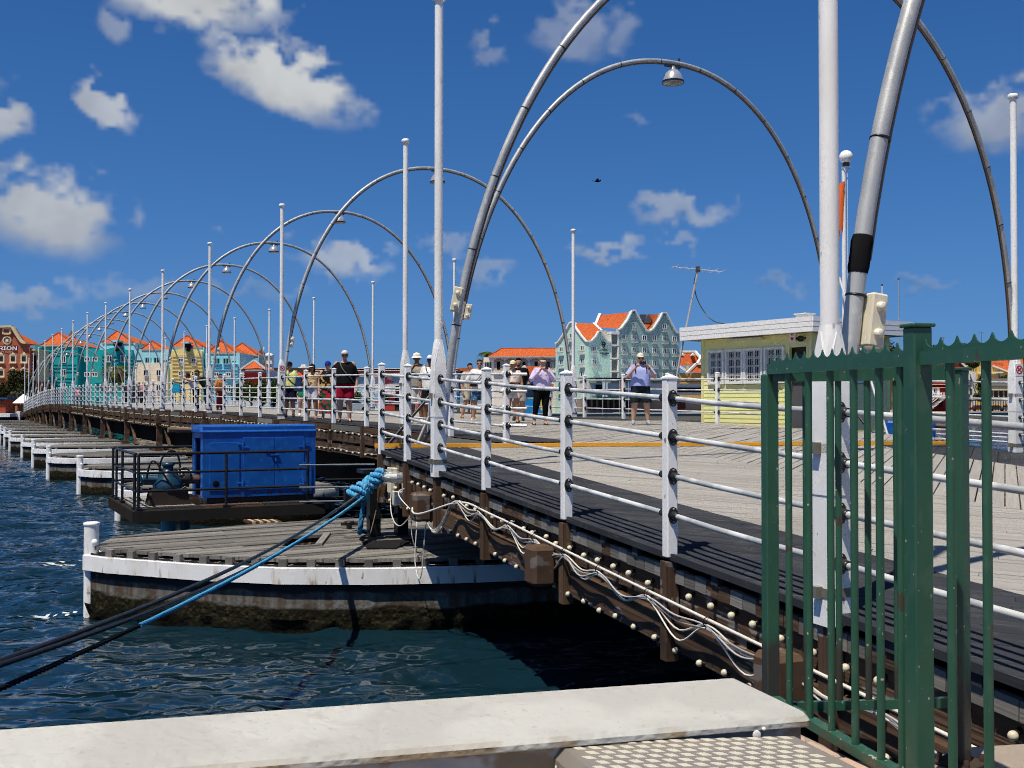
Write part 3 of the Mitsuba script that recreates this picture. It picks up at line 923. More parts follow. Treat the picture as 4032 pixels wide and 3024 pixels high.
def pontoon(outline, nose, axis, label, near, zt=.93):
    t = thing('pontoon', label, 'pontoon', None if near else 'white banded pontoons carrying the bridge')
    poly = sg.Polygon(outline)
    step = .25 if near else 1.0
    h = MB(); hull_rings(h, dense(poly, step), -.4, zt - .03, n=8 if near else 3)
    if near:
        m_ = MB(); hull_rings(m_, dense(poly.buffer(.03), .06), -.2, .16, n=4)
        V = np.vstack(m_.V); off = meshkit.fbm(V * 5, 4, 3) - .42
        ctr = np.array(poly.centroid.coords[0]); dd = V[:, :2] - ctr; dd /= np.linalg.norm(dd, axis=1, keepdims=True)
        V = V + np.column_stack([dd * off[:, None] * .28, off * .10]); g = MB(); g.add(V, np.vstack(m_.F)); put('barnacle_belt', g, 'hull', t)
    put('hull', h, 'hull', t)
    s = MB(); ring = poly.buffer(.085, join_style=2)
    dn = dense(ring, step); inn = dense(poly.buffer(.002), step)
    hull_rings(s, dn, zt - .275, zt - .06); hull_rings(s, dense(poly.buffer(.062, join_style=2), step), zt - .065, zt - .045)
    for z, fl in ((zt - .06, 1), (zt - .275, -1)):
        r_ = ring.difference(poly.buffer(-.25)); v2, f2 = trimesh.creation.triangulate_polygon(r_, engine='earcut')
        f2 = f2 if np.cross(v2[f2[0][1]] - v2[f2[0][0]], v2[f2[0][2]] - v2[f2[0][0]]) * fl > 0 else f2[:, ::-1]
        s.add(np.column_stack([v2, np.full(len(v2), z)]), f2)
    put('white_band', s, 'strake', t)
    # deck boards along the axis and stop blocks at their edge
    deck = poly.buffer(-.05)
    if near:
        deck = deck.difference(sg.Polygon(HOLE))
    bs = plank_field(deck, axis, .205 if near else .42, .022, 2.6 if near else 6, lambda x, y: zt + .055, .05, first=3000 + random.randint(0, 300), jit=.008 if near else .012)
    put_boards(bs, 'deck_board', 'deck', t, 300)
    d = MB((.02, .02, .02)); v2, f2 = trimesh.creation.triangulate_polygon(poly.buffer(-.05), engine='earcut')
    d.add(np.column_stack([v2, np.full(len(v2), zt - .08)]), f2 if np.cross(v2[f2[0][1]] - v2[f2[0][0]], v2[f2[0][2]] - v2[f2[0][0]]) > 0 else f2[:, ::-1]); put('hold', d, 'matte', t)
    edge = dense(poly.buffer(-.03), .33 if near else .6)
    bl = MB()
    for p_, q_ in zip(edge, np.roll(edge, -1, 0)):
        if p_ @ A(.39, -.92) > np.array(poly.centroid.coords[0]) @ A(.39, -.92) - .3:
            b = MB(); dd = unit(q_ - p_); b.box(A(*p_, zt - .01), (.11, .10, .12), np.stack([A(*dd, 0), A(-dd[1], dd[0], 0), A(0, 0, 1)], 1), None, 3000 + len(USED) % 300)
            if near:
                put('edge_block', b, 'deck', t)
            else:
                bl.box(A(*p_, zt - .01), (.12, .10, .12), np.stack([A(*dd, 0), A(-dd[1], dd[0], 0), A(0, 0, 1)], 1), None, 3000 + len(USED) % 300)
    if not near:
        put('edge_blocks', bl, 'deck', t, kind='stuff')
    b = MB(WH); q = A(*nose, 0); b.tube([q + A(0, 0, -.3), q + A(0, 0, zt + .36)], .105, 14)
    b.lathe([(.105, zt + .36), (.118, zt + .37), (.118, zt + .40), (.09, zt + .41), (.001, zt + .41)], q, sides=14); b.ball(q + A(.08, -.08, zt + .12), .045)
    put('stem_post', b, 'white' if not near else 'strake', t)
    return t


HOLE = [PZ(1100, 2160, .98)[:2], PZ(1255, 2150, .98)[:2], PZ(1290, 2105, .98)[:2], PZ(1150, 2112, .98)[:2]]
near_side = [PZ(u, v, .93)[:2] for u, v in ((352, 2168), (430, 2178), (600, 2190), (800, 2204), (1112, 2217), (1450, 2219), (1786, 2213), (2200, 2200))]
far_side = [PZ(u, v, .93)[:2] for u, v in ((1700, 2034), (1586, 2042), (1330, 2052), (1100, 2068), (800, 2094), (560, 2114), (430, 2130))]
nose1 = PZ(360, 2165, .93)[:2]
p1 = pontoon(near_side + [A(4.5, 16.6), A(2.2, 21.0)] + far_side, nose1, far_side[0] - far_side[4], 'big near pontoon with white band, rusty hull and weathered board deck beside the ramp', True)
mt = MB((.018, .018, .02)); mp = [PZ(u, v, 1.0) for u, v in ((1425, 2132), (1640, 2122), (1560, 2160), (1440, 2158))]
mm = np.array([[x + random.uniform(-.02, .02), y, 1.0 + .02 * random.random()] for x, y, z in mp]); mt.prism(mm[:, :2], .992, 1.006); put('rubber_mat', mt, 'matte', label='torn black rubber mat lying on the near pontoon deck', cat='mat')
fr = MB(); c0 = [PZ(*q, .98) for q in ((1100, 2160), (1255, 2150), (1290, 2105), (1150, 2112))]
fr.bar(c0[1], c0[2], .1, .08, seed=3007); fr.bar(c0[0], c0[1], .05, .05, seed=3010); put('hatch_frame', fr, 'deck', p1)
hl = MB((.02, .018, .016)); hl.prism(np.array([q[:2] for q in c0]), .86, .87)
for q in range(14):
    a_ = random.random(); p_ = c0[0] * (1 - a_) + c0[1] * a_ + (c0[3] - c0[0]) * random.random(); hl.ball(A(p_[0], p_[1], .885), .03, (.10, .085, .07), 0)
put('hatch_floor', hl, 'matte', p1)
cl = MB((.02, .02, .02)); cq = PZ(1375, 2080, 1.0)
cl.lathe([(.05, 0), (.045, .08), (.08, .09), (.08, .12), (.001, .125)], cq, sides=12); cl.bar(cq + A(-.14, 0, .07), cq + A(.14, .03, .07), .05, .05); put('deck_cleat', cl, 'gloss', p1)

for k_ in range(13):
    w_ = 12.6 + 9.3 * k_
    lat = -4.63 + .1 * math.sin(k_ * 2.1)
    hw = 2.35
    pts = [br(w_, lat)] + [br(w_ + sg_ * hw * s_, lat + q) for sg_, seq in ((-1, ((.36, .35), (.62, .9), (.82, 1.9), (.95, 3.2), (1, 5))), (1, ((1, 5), (.95, 3.2), (.82, 1.9), (.62, .9), (.36, .35)))) for s_, q in (seq if sg_ < 0 else seq)]
    pontoon([q[:2] for q in pts], br(w_, lat + .02)[:2], BP, 'white banded pontoon nose in the row along the bridge, %s from the engine platform' % ORD[k_], False)

# ------------------------------------------------------------------ engine platform with blue housing
PF = np.stack([A(*BP, 0), A(*BD, 0), A(0, 0, 1)], 1)                  # columns: lateral, along, up


def pb(lat, w, z):
    q = B0 + BD * w + BP * lat
    return A(q[0], q[1], z)


BK = (.012, .013, .015)
pf = thing('engine_platform', 'black steel platform with pipe guard rails carrying the blue engine housing', 'platform')
b = MB((.03, .027, .024)); b.bar(pb(-5.4, 5.3, .87), pb(-1.6, 5.3, .87), .12, .22); put('edge_girder', b, 'matte', pf)
b = MB((.03, .027, .024)); b.bar(pb(-5.4, 5.3, .87), pb(-5.4, 8.9, .87), .12, .22); put('edge_girder', b, 'matte', pf)
b = MB((.03, .027, .024)); b.bar(pb(-5.4, 8.9, .87), pb(-1.6, 8.9, .87), .12, .22); put('edge_girder', b, 'brown', pf)
for l_ in (-3.9, -2.6):
    b = MB((.03, .027, .024)); b.bar(pb(l_, 5.35, .80), pb(l_, 8.85, .80), .1, .15); put('cross_girder', b, 'brown', pf)
for n_, l_ in enumerate(np.arange(-5.32, -1.7, .62)):
    b = MB(); b.box(pb(l_ + .3, 5.62, .985), (.60, .52, .02), PF, (.13, .085, .06) if n_ in (2, 3) else (.07, .062, .055))
    for q in np.arange(-.24, .25, .045):
        b.box(pb(l_ + .3, 5.62 + q, 1.0), (.60, .014, .022), PF, (.19, .12, .08) if n_ in (2, 3) else (.09, .08, .07))
    put('grating_panel', b, 'gloss', pf)
for n_, w_ in enumerate(np.arange(6.05, 8.7, .42)):
    b = MB(); b.bar(pb(-5.3, w_, .99), pb(-4.15, w_, .99), .32, .03, (.10, .085, .05)); put('walk_board', b, 'deck', pf)


def grail(name, pts, zs, posts, z0=1.0):
    for z in zs:
        b = MB(BK); b.tube([A(p[0], p[1], z0 + z) for p in pts], .030 if z == zs[-1] else .025, 8); put('guard_pipe', b, 'gloss', pf)
    for p in posts:
        b = MB(BK); b.tube([A(p[0], p[1], z0 - .1), A(p[0], p[1], z0 + zs[-1])], .03, 8); b.box(A(p[0], p[1], z0 + .02), (.12, .12, .03), PF); put('guard_post', b, 'gloss', pf)


zs = (.36, .72, 1.09)
grail('g', [pb(-5.35, 5.32, 0), pb(-1.95, 5.32, 0)], zs, [pb(-5.35, 5.32, 0), pb(-3.65, 5.32, 0), pb(-1.95, 5.32, 0)])
grail('g', [pb(-5.38, 5.45, 0), pb(-5.38, 8.2, 0)], zs, [pb(-5.38, 5.62, 0), pb(-5.38, 7.3, 0), pb(-5.38, 8.2, 0)])
grail('g', [pb(-5.38, 8.75, 0), pb(-3.2, 8.8, 0)], zs, [pb(-5.38, 8.75, 0), pb(-3.3, 8.8, 0)])
for z in (.80, .33, .03):
    b = MB((.62, .63, .62)); b.tube([pb(-2.15, 5.27, 1 + z), pb(-.55, 5.1, 1 + z - .02)], .017, 8); put('slide_bar', b, 'steel', pf)
for z in (1.35, .95):
    b = MB(BK); b.tube([pb(-1.6, 6.9, z), pb(-.2, 6.8, z)], .03, 7); put('guard_pipe', b, 'gloss', pf)
leg = MB((.10, .30, .36)); leg.tube([pb(-4.55, 6.6, .8), pb(-4.55, 6.6, -.5)], .16, 14); leg.tube([pb(-4.25, 6.4, .8), pb(-4.25, 6.4, -.5)], .10, 10, (.02, .05, .07)); put('thruster_leg', leg, 'gloss', pf)

hs = thing('engine_housing', 'bright blue steel engine housing with double doors and lipped roof', 'engine housing')
L0_, L1_, w0_, w1_, zb, ztop = -4.0, -1.62, 5.92, 6.95, 1.13, 2.60
b = MB(); b.box((pb(L0_, w0_, 0) + pb(L1_, w0_, 0)) / 2 + A(0, 0, (zb + ztop) / 2) - PF[:, 1] * -.02, (L1_ - L0_, .04, ztop - zb), PF); put('front_wall', b, 'blue', hs)
b = MB(); b.box((pb(L0_, w1_, 0) + pb(L1_, w1_, 0)) / 2 + A(0, 0, (zb + ztop) / 2), (L1_ - L0_, .04, ztop - zb), PF); put('rear_wall', b, 'blue', hs)
b = MB(); b.box((pb(L1_, w0_, 0) + pb(L1_, w1_, 0)) / 2 + A(0, 0, (zb + ztop) / 2), (.04, w1_ - w0_, ztop - zb), PF); put('end_wall', b, 'blue', hs)
for w_ in (w0_ + .10, w1_ - .10):
    b = MB(); b.box(pb(L0_ + .02, w_, (zb + ztop) / 2), (.04, .20, ztop - zb), PF); put('end_post', b, 'blue', hs)
b = MB(); b.box(pb(L0_ + .02, (w0_ + w1_) / 2, ztop - .12), (.045, w1_ - w0_ - .02, .24), PF); put('end_lintel', b, 'blue', hs)
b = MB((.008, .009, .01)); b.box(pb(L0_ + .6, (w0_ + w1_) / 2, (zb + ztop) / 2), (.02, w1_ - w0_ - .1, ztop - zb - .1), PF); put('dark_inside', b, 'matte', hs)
b = MB(); prof = [(-.03, -.10), (.12, .03), (w1_ - w0_ - .12, .03), (w1_ - w0_ + .03, -.10), (w1_ - w0_ + .03, -.115), (-.03, -.115)]
for a_, c_ in ((L0_ - .06, L0_ + .90), (L0_ + .915, L0_ + 1.78), (L0_ + 1.795, L1_ + .03)):
    b = MB(); b.prism(prof, 0, c_ - a_, None, lambda v, a_=a_: pb(a_, w0_, ztop) + np.outer(v[:, 2], PF[:, 0]) + np.outer(v[:, 0], PF[:, 1]) + np.outer(v[:, 1], PF[:, 2])); put('roof_panel', b, 'blue', hs)
for n_, (a_, c_) in enumerate(((L0_ + .83, L0_ + 1.50), (L0_ + 1.51, L0_ + 2.14))):
    b = MB(); b.rbox((pb(a_, w0_ - .012, 0) + pb(c_, w0_ - .012, 0)) / 2 + A(0, 0, 1.82), (c_ - a_, .024, 1.10), .006, PF); k = put('door', b, 'blue', hs)
    for z in (1.38, 2.20):
        b = MB(); e = a_ if n_ == 0 else c_; s_ = -1 if n_ == 0 else 1
        b.tube([pb(e, w0_ - .035, z - .09), pb(e, w0_ - .035, z + .09)], .018, 8); b.rbox(pb(e + s_ * .05, w0_ - .03, z + .04), (.13, .02, .035), .004, PF); b.rbox(pb(e - s_ * .05, w0_ - .03, z - .04), (.13, .02, .035), .004, PF)
        put('hinge', b, 'blue', k)
b = MB(); b.rbox(pb(L0_ + 1.50, w0_ - .04, 1.99), (.17, .05, .02), .005, PF); b.tube([pb(L0_ + 1.5, w0_ - .04, 1.95), pb(L0_ + 1.52, w0_ - .07, 1.86)], .012, 6); b.rbox(pb(L0_ + 1.40, w0_ - .03, 2.05), (.2, .03, .03), .005, PF); put('door_latch', b, 'blue', hs)
b = MB(); b.rbox(pb(L1_ - .17, w0_ - .02, 1.5), (.2, .03, .62), .006, PF); b.rbox(pb(L0_ + .45, w0_ - .012, 1.77), (.62, .02, 1.0), .006, PF); put('patch_plate', b, 'blue', hs)
b = MB((.01, .01, .012)); b.lathe([(.07, 0), (.06, .015), (.001, .012)], pb(L0_ + .27, w0_ - .022, 1.42), -PF[:, 1], 9); put('torn_hole', b, 'matte', hs)
b = MB((.22, .15, .10)); b.tube([pb(L0_ + .2, w1_ - .1, ztop - .09), pb(L0_ - .55, w1_ - .2, ztop - .07)], .055, 10); put('exhaust_pipe', b, 'matte', hs)
b = MB((.02, .02, .022)); b.box(pb((L0_ + L1_) / 2 + .05, 6.42, 1.06), (L1_ - L0_ - .1, .9, .14), PF); b.box(pb(L1_ - .1, 6.1, .95), (.12, .12, .4), PF, (.02, .10, .25)); put('plinth', b, 'gloss', hs)

en = thing('marine_engine', 'blue winch engine with hoses on the black platform beside the blue housing', 'engine')
EC = pb(-4.62, 6.3, 1.0); bl = (.008, .045, .085)
b = MB((.05, .04, .035)); b.prism([(-.42, 0), (.42, 0), (.34, .34), (-.34, .34)], -.26, .26, None, lambda v: EC + np.outer(v[:, 0], PF[:, 0]) + np.outer(v[:, 2], PF[:, 1]) + np.outer(v[:, 1], PF[:, 2])); put('bed', b, 'matte', en)
b = MB(bl); b.lathe([(.30, .34), (.31, .42), (.24, .55), (.20, .62), (.19, .66), (.11, .70), (.10, .78), (.13, .80), (.13, .86), (.06, .88), (.001, .88)], EC, sides=14); put('crankcase', b, 'gloss', en)
b = MB(bl); b.tube([EC + PF @ A(-.50, .05, .52), EC + PF @ A(-.2, 0, .52)], .11, 10); b.lathe([(.13, 0), (.13, .05), (.001, .05)], EC + PF @ A(-.5, .05, .52), -PF[:, 0], 10, (.05, .17, .20)); put('motor', b, 'gloss', en)
b = MB((.10, .065, .05)); b.tube([EC + PF @ A(.2, 0, .52), EC + PF @ A(.62, 0, .50)], .10, 10); b.lathe([(.17, -.05), (.17, .05), (.1, .06)], EC + PF @ A(.36, 0, .51), PF[:, 0], 12, (.03, .035, .04)); put('shaft_coupling', b, 'gloss', en)
for q, pts in enumerate((((-.18, -.1, .7), (-.1, -.2, 1.05), (.12, -.15, 1.08), (.22, -.1, .62)), ((-.45, -.15, .55), (-.3, -.3, .9), (-.05, -.3, .5), (.3, -.3, .38)), ((-.5, -.05, .5), (-.62, -.1, .35), (-.55, -.15, .1)), ((.05, -.2, .66), (.3, -.3, .75), (.45, -.2, .52)))):
    P_ = np.array([EC + PF @ A(*p) for p in pts]); tt = np.linspace(0, 1, 14); from_ = np.linspace(0, 1, len(P_))
    from scipy.interpolate import CubicSpline
    b = MB((.015, .016, .018)); b.tube(CubicSpline(from_, P_)(tt), .02, 7); put('hose', b, 'gloss', en)
pq = MB((.35, .34, .31))
for n_ in range(9):
    pq.box(PZ(960 + n_ * 15, 2060, .72) + A(0, .3, 0), (.05, .5, .05), PF, (.55, .42, .28) if n_ % 2 else (.10, .06, .04))
put('rusty_step', pq, 'matte', pf)

# black steel frame beside the ramp end and mooring bollard
bo = thing('mooring_bollard', 'black steel mooring frame at the ramp end wrapped with blue rope', 'bollard')
KB = PZ(1500, 1880, 1.72); KB = P3(1497, 1872, 17.0)
for q in (A(-.12, .15, 0), A(.30, .30, 0)):
    b = MB((.010, .014, .015)); b.box(A(KB[0], KB[1], 1.45) + q, (.18, .16, 1.1), PF); put('upright', b, 'gloss', bo)
b = MB((.010, .014, .015)); b.box(A(KB[0], KB[1], 2.02) + A(.05, .25, 0), (.85, .3, .06), PF); b.box(A(KB[0], KB[1], 1.30) + A(.1, .22, 0), (.7, .12, .06), PF); put('cross_plate', b, 'gloss', bo)
b = MB((.010, .014, .015)); b.box(A(KB[0] - .35, KB[1] + .8, 1.55), (.7, .1, .3), PF); put('side_plate', b, 'gloss', bo)


def spline(pts, n):
    P_ = np.asarray(pts, float); s = np.concatenate([[0], np.cumsum(np.linalg.norm(np.diff(P_, axis=0), axis=1))])
    return CubicSpline(s / s[-1], P_)(np.linspace(0, 1, n))


def twisted(mb, pts, r, pitch, col, strands=3, sides=6):
    """Laid rope: three strands wound about the path."""
    P_ = np.asarray(pts, float); s = np.concatenate([[0], np.cumsum(np.linalg.norm(np.diff(P_, axis=0), axis=1))])
    n = max(6, int(s[-1] / pitch * 7)); u = np.linspace(0, s[-1], n); C = np.stack([np.interp(u, s, P_[:, k]) for k in range(3)], -1)
    t = np.gradient(C, axis=0); t /= np.linalg.norm(t, axis=1, keepdims=True)
    x = np.cross(t, A(.2, .3, 1)); x /= np.linalg.norm(x, axis=1, keepdims=True); y = np.cross(t, x)
    for k in range(strands):
        a_ = u / pitch * 2 * np.pi + k * 2 * np.pi / strands
        mb.tube(C + (np.cos(a_)[:, None] * x + np.sin(a_)[:, None] * y) * r * .52, r * .56, sides, col)
    return mb


QB = A(-3.55, 4.6, 1.62)                                             # the quay bollard, left of the frame
b = MB((.03, .03, .03)); b.lathe([(.16, -.1), (.13, .1), (.13, .22), (.2, .26), (.2, .32), (.001, .34)], QB, sides=14); put('quay_bollard', b, 'gloss', label='black iron quay bollard left of the photo that the ropes run to', cat='bollard')


def rope_line(a_, b_, sag, n=30):
    t_ = np.linspace(0, 1, n)[:, None]
    return a_ * (1 - t_) + b_ * t_ - A(0, 0, 1) * 4 * sag * t_ * (1 - t_)


RA = P3(1425, 1945, 16.7)
for n_, (v0, y0, o, lb) in enumerate(((2602, 6.35, A(-.02, 0, .02), 'upper of the two black rubber mooring hoses crossing above the near pontoon'), (2618, 6.3, A(.02, 0, -.04), 'lower of the two black rubber mooring hoses crossing above the near pontoon'))):
    e = P3(0, v0, y0); st = RA + o
    ln = rope_line(st, e, .16 + .03 * n_)
    b = MB((.010, .010, .011)); i0 = 5
    b.tube(np.vstack([ln[i0:], spline([e, (e + QB) / 2 - A(0, 0, .05), QB + A(.0, .15, .1)], 8)[1:]]), .018, 10)
    b.tube(ln[:i0 + 1], .016, 8, (.055, .048, .038)); b.tube(ln[i0 - 1:i0 + 2], [.016, .023, .021], 10)
    put('mooring_hose', b, 'gloss', label=lb, cat='mooring line')
BLUE = (.085, .38, .66)
e = P3(0, 2712, 6.25); ln = rope_line(RA + A(.05, 0, -.03), e, .13, 60)
rp_ = thing('blue_rope', 'bright blue laid mooring rope from the knot at the ramp down to the left', 'rope')
b = MB(); twisted(b, ln[:49], .020, .15, BLUE); put('taut_length', b, 'cloth', rp_)
b = MB(); twisted(b, np.vstack([ln[48:], [QB + A(.1, .2, .12)]]), .018, .15, (.016, .020, .026)); put('dirty_length', b, 'cloth', rp_)
kn = MB(); K0, K1 = P3(1405, 1950, 16.7), P3(1500, 1868, 16.75)
for q in range(9):
    c = K0 + (K1 - K0) * q / 8; d = unit(K1 - K0); x, y, _ = frame(d); rr_ = (.12, .13, .115, .10, .095, .09, .088, .085, .08)[q]; a_ = np.linspace(0, 2 * np.pi, 12)
    twisted(kn, [c + (x * math.cos(v) + y * math.sin(v)) * rr_ * (1 + .1 * math.sin(3 * v + q)) + d * .06 * math.sin(v + q) for v in a_], .042, .15, (.085 + .02 * (q % 3), .38, .64), sides=5)
kn.tube([K0 - unit(K1 - K0) * .05, K1], [.05, .07], 8, (.05, .2, .38))
put('knot', kn, 'cloth', rp_)
tl = MB(); g0 = P3(1432, 1975, 16.65); tail = spline([g0, P3(1425, 2030, 16.6), P3(1420, 2070, 16.55), PZ(1432, 2092, 1.06), PZ(1452, 2097, 1.02), PZ(1472, 2092, 1.01)], 30)
twisted(tl, tail, .040, .2, (.03, .14, .27)); put('hanging_end', tl, 'cloth', rp_)
cd = MB((.20, .15, .11)); cd.tube(spline([P3(1497, 1930, 16.9), P3(1485, 1990, 16.8), P3(1470, 2055, 16.6), PZ(1455, 2080, 1.0)], 14), .008, 5); put('thin_cord', cd, 'cloth', label='thin brown cord hanging beside the blue rope end', cat='cord')

# ------------------------------------------------------------------ string lights, cables and boxes on the ramp side
IV = (.60, .56, .43)


def string(name, label, s0, s1, step, lat, h, clips):
    t = thing(name, label, 'string lights')
    S = np.arange(s0, s1, step); cab = []
    for n_, s_ in enumerate(S):
        p = rp(s_ + random.uniform(-.02, .02), lat, h + random.uniform(-.015, .015)); o = A(-RP[0], -RP[1], 0)
        dn = unit(o + A(0, 0, -.35) + A(-RD[0], -RD[1], 0) * random.uniform(-.5, .5)) if not clips else unit(A(RD[0], RD[1], 0) * .8 + o * .7 + A(0, 0, -.12))
        k = MB((.015, .015, .017)); k.tube([p, p + dn * .065], .017, 8); kk = put('lamp_socket', k, 'gloss', t)
        b = MB(IV); c = p + dn * .082; b.ball(c, .026, None, 2); put('bulb', b, 'smooth', kk)
        cab += [p + A(0, 0, .02), rp(s_ + step * .5, lat + .01, h - (.045 if clips else .02))]
        if clips:
            for q in (-.06, .045):
                c_ = MB(IV); z = p - dn * (.01 + q * .3) + A(0, 0, .035) + A(-RD[0], -RD[1], 0) * q; c_.rbox(z, (.03, .05, .035), .006, np.stack([A(RP[0], RP[1], 0), A(RD[0], RD[1], 0), A(0, 0, 1)], 1)); put('clip', c_, 'smooth', kk)
    w_ = MB((.012, .012, .014)); w_.tube(cab, .009, 5); put('cable', w_, 'gloss', t)


string('upper_string_lights', 'upper row of small round bulbs just under the ramp deck edge', .25, 13.9, .31, .08, -.27, False)
string('lower_string_lights', 'lower row of round bulbs with clips along the bottom timber of the ramp', .3, 13.9, .34, .04, -.70, True)
# bridge edge bulbs: two rows
for h, lb in ((-.20, 'upper row of tiny bulbs under the edge of the floating bridge'), (-.63, 'lower row of tiny bulbs along the bottom beam of the floating bridge')):
    t = thing('bridge_string_lights', lb, 'string lights'); rest = MB(IV); cab = []
    for n_, w_ in enumerate(np.arange(.4, 70, .42)):
        c = br(w_, -.11, h + random.uniform(-.02, .02)); b = MB(IV)
        (b if w_ < 36 else rest).ball(c, .030, None, 1 if w_ < 36 else 0)
        if w_ < 36:
            put('bulb', b, 'smooth', t)
        cab.append(c + A(.03, .02, .03 * (n_ % 2)))
    put('distant_bulbs', rest, 'smooth', t, kind='stuff'); c_ = MB((.25, .23, .18)); c_.tube(cab, .012, 4); put('cable', c_, 'gloss', t)
cb = thing('cable_bundle', 'bundle of cream and grey cables tied along the ramp side in loose swags', 'cables')
tie_s = [4.15, 5.0, 6.0, 6.7, 7.45, 8.2, 9.1, 10.0, 10.9, 11.8, 12.9, 14.0]
b = MB((.66, .63, .56)); main_h = [-.36] + [-.30 - .012 * q for q in range(len(tie_s) - 1)]
b.tube(spline([rp(2.95, -.31, -.50), rp(3.45, -.31, -.50), rp(3.9, -.12, -.34)] + [rp(s_, -.07, -.245 - .018 * n_) for n_, s_ in enumerate(tie_s[1:])], 90), .0125, 8); put('main_conduit', b, 'smooth', cb)
for q, (col, depth, off) in enumerate((((.60, .58, .52), .17, .01), ((.42, .42, .42), .12, -.015), ((.70, .68, .62), .24, .02), ((.30, .28, .26), .08, .0))):
    P_ = [rp(2.9 + .1 * q, -.12, -.66 - .04 * q), rp(3.4, -.10, -.70 - .02 * q)]
    for n_, (a_, c_) in enumerate(zip(tie_s[:-1], tie_s[1:])):
        base = -.262 - .018 * n_ - .01 * q
        P_ += [rp(a_, -.085, base), rp((a_ + c_) / 2, -.085 + off, base - depth * .75 * (.35 + .9 * abs(math.sin(n_ * 2.3 + q * 1.9))))]
    b = MB(col); b.tube(spline(P_, 150), .0075, 6); put('swag_cable', b, 'smooth', cb)
for n_, s_ in enumerate(tie_s[1:]):
    p = rp(s_, -.078, -.255 - .018 * n_); x, y = A(RP[0], RP[1], 0), A(0, 0, 1); b = MB(BK); b.tube([p + (x * math.cos(v) * .04 + y * math.sin(v) * .034) for v in np.linspace(0, 2 * np.pi, 13)], .005, 4, caps=False); put('cable_tie', b, 'gloss', cb)
for q, P_ in enumerate(([rp(1.0, -.1, -.55), rp(1.25, -.15, -.86), rp(1.75, -.15, -.92), rp(2.2, -.12, -.70), rp(2.6, -.1, -.58)], [rp(1.75, -.1, -.40), rp(1.85, -.2, -.42), rp(2.3, -.22, -.55), rp(2.8, -.22, -.62), rp(2.95, -.2, -.66)],
                         [rp(2.35, -.08, -.70), rp(2.5, -.14, -1.05), rp(2.62, -.16, -1.42), rp(2.75, -.16, -1.48), rp(2.9, -.15, -1.2), rp(2.92, -.1, -.72)], [rp(2.15, -.08, -.6), rp(2.3, -.14, -.95), rp(2.55, -.14, -1.12)])):
    b = MB(((.62, .60, .55), (.70, .68, .62), (.60, .60, .58), (.12, .12, .12))[q]); b.tube(spline(P_, 26), .008, 6); put('loose_cable', b, 'smooth', cb)
RM = np.stack([A(-RD[0], -RD[1], 0), A(RP[0], RP[1], 0), A(0, 0, 1)], 1)


def wall_box(s_, lat, h, size, col, label, glands=0):
    t = thing('cable_box', label, 'junction box'); b = MB(col); c = rp(s_, lat, h); b.rbox(c, size, .012, RM); b.rbox(c - RM[:, 1] * size[1] * .4, (size[0] * 1.04, size[1] * .25, size[2] * 1.03), .008, RM); put('case', b, 'smooth', t)
    for q in range(glands):
        b = MB(tuple(.8 * v for v in col)); b.lathe([(.032, 0), (.03, .04), (.012, .07), (.001, .075)], c + RM @ A(size[0] / 2, 0, size[2] * (.3 - .3 * q)), RM[:, 0], 9); put('gland', b, 'smooth', t)


wall_box(.82, -.02, -.38, (.20, .14, .37), (.66, .61, .47), 'tall cream cable box with three glands at the far end of the ramp side', 3)
wall_box(1.22, -.06, -.60, (.16, .12, .20), (.66, .62, .52), 'small cream cable box below the round bulkhead lamp')
wall_box(1.36, .02, -.42, (.16, .06, .26), (.70, .70, .70), 'small white cable box behind the round bulkhead lamp')
t = thing('bulkhead_lamp', 'clear glass bulkhead lamp in a wire cage on the ramp side', 'lamp'); c = rp(1.45, -.10, -.27); ax = unit(A(-.92, -.1, .05))
b = MB((.55, .55, .53)); b.lathe([(.075, -.22), (.08, -.05), (.085, 0), (.085, .03)], c, ax, 12); put('base', b, 'steel', t)
b = MB((.62, .64, .62)); b.lathe([(.07, .02), (.07, .12), (.055, .18), (.025, .215), (.001, .22)], c, ax, 12); put('glass_dome', b, 'glass', t)
x, y, z = frame(ax)
for q in range(6):
    a_ = q * math.pi / 3; r_ = x * math.cos(a_) + y * math.sin(a_); b = MB((.6, .6, .58)); b.tube(spline([c + r_ * .09, c + r_ * .085 + z * .12, c + r_ * .04 + z * .225, c + z * .24], 9), .006, 4); put('cage_wire', b, 'steel', t)

# foam streaks where the swell breaks at the pontoon nose
fm = MB((.62, .68, .70)); gx, gy = np.meshgrid(np.arange(-9.5, -5.8, .045), np.arange(15.5, 24, .06), indexing='ij')
q = np.stack([gx, gy, gx * 0], -1); dens = np.zeros(gx.shape)
for cx, cy, rx, ry in ((-7.0, 16.0, .85, .16), (-8.6, 20.5, .6, .35), (-8.2, 16.6, .7, .16), (-7.6, 22.5, .5, .15), (-9.0, 17.6, .5, .2)):
    dens = np.maximum(dens, 1 - np.sqrt(((gx - cx) / rx) ** 2 + ((gy - cy) / ry) ** 2))
on = (meshkit.fbm(q * [8, 17, 1], 3, 8) + .22 * dens > .74) & (dens > 0)
for x_, y_ in np.argwhere(on):
    x0, y0 = gx[x_, y_], gy[x_, y_]; P_ = [(x0, y0), (x0 + .045, y0 + .01), (x0 + .05, y0 + .06), (x0 - .005, y0 + .05)]
    fm.add([[a_, c_, float(waves(np.array(a_), np.array(c_))) + .012] for a_, c_ in P_], [[0, 1, 2], [0, 2, 3]])
if fm.n:
    put('sea_foam', fm, 'matte', label='flecks of white foam on the water beside the near pontoon nose', cat='foam', kind='stuff')
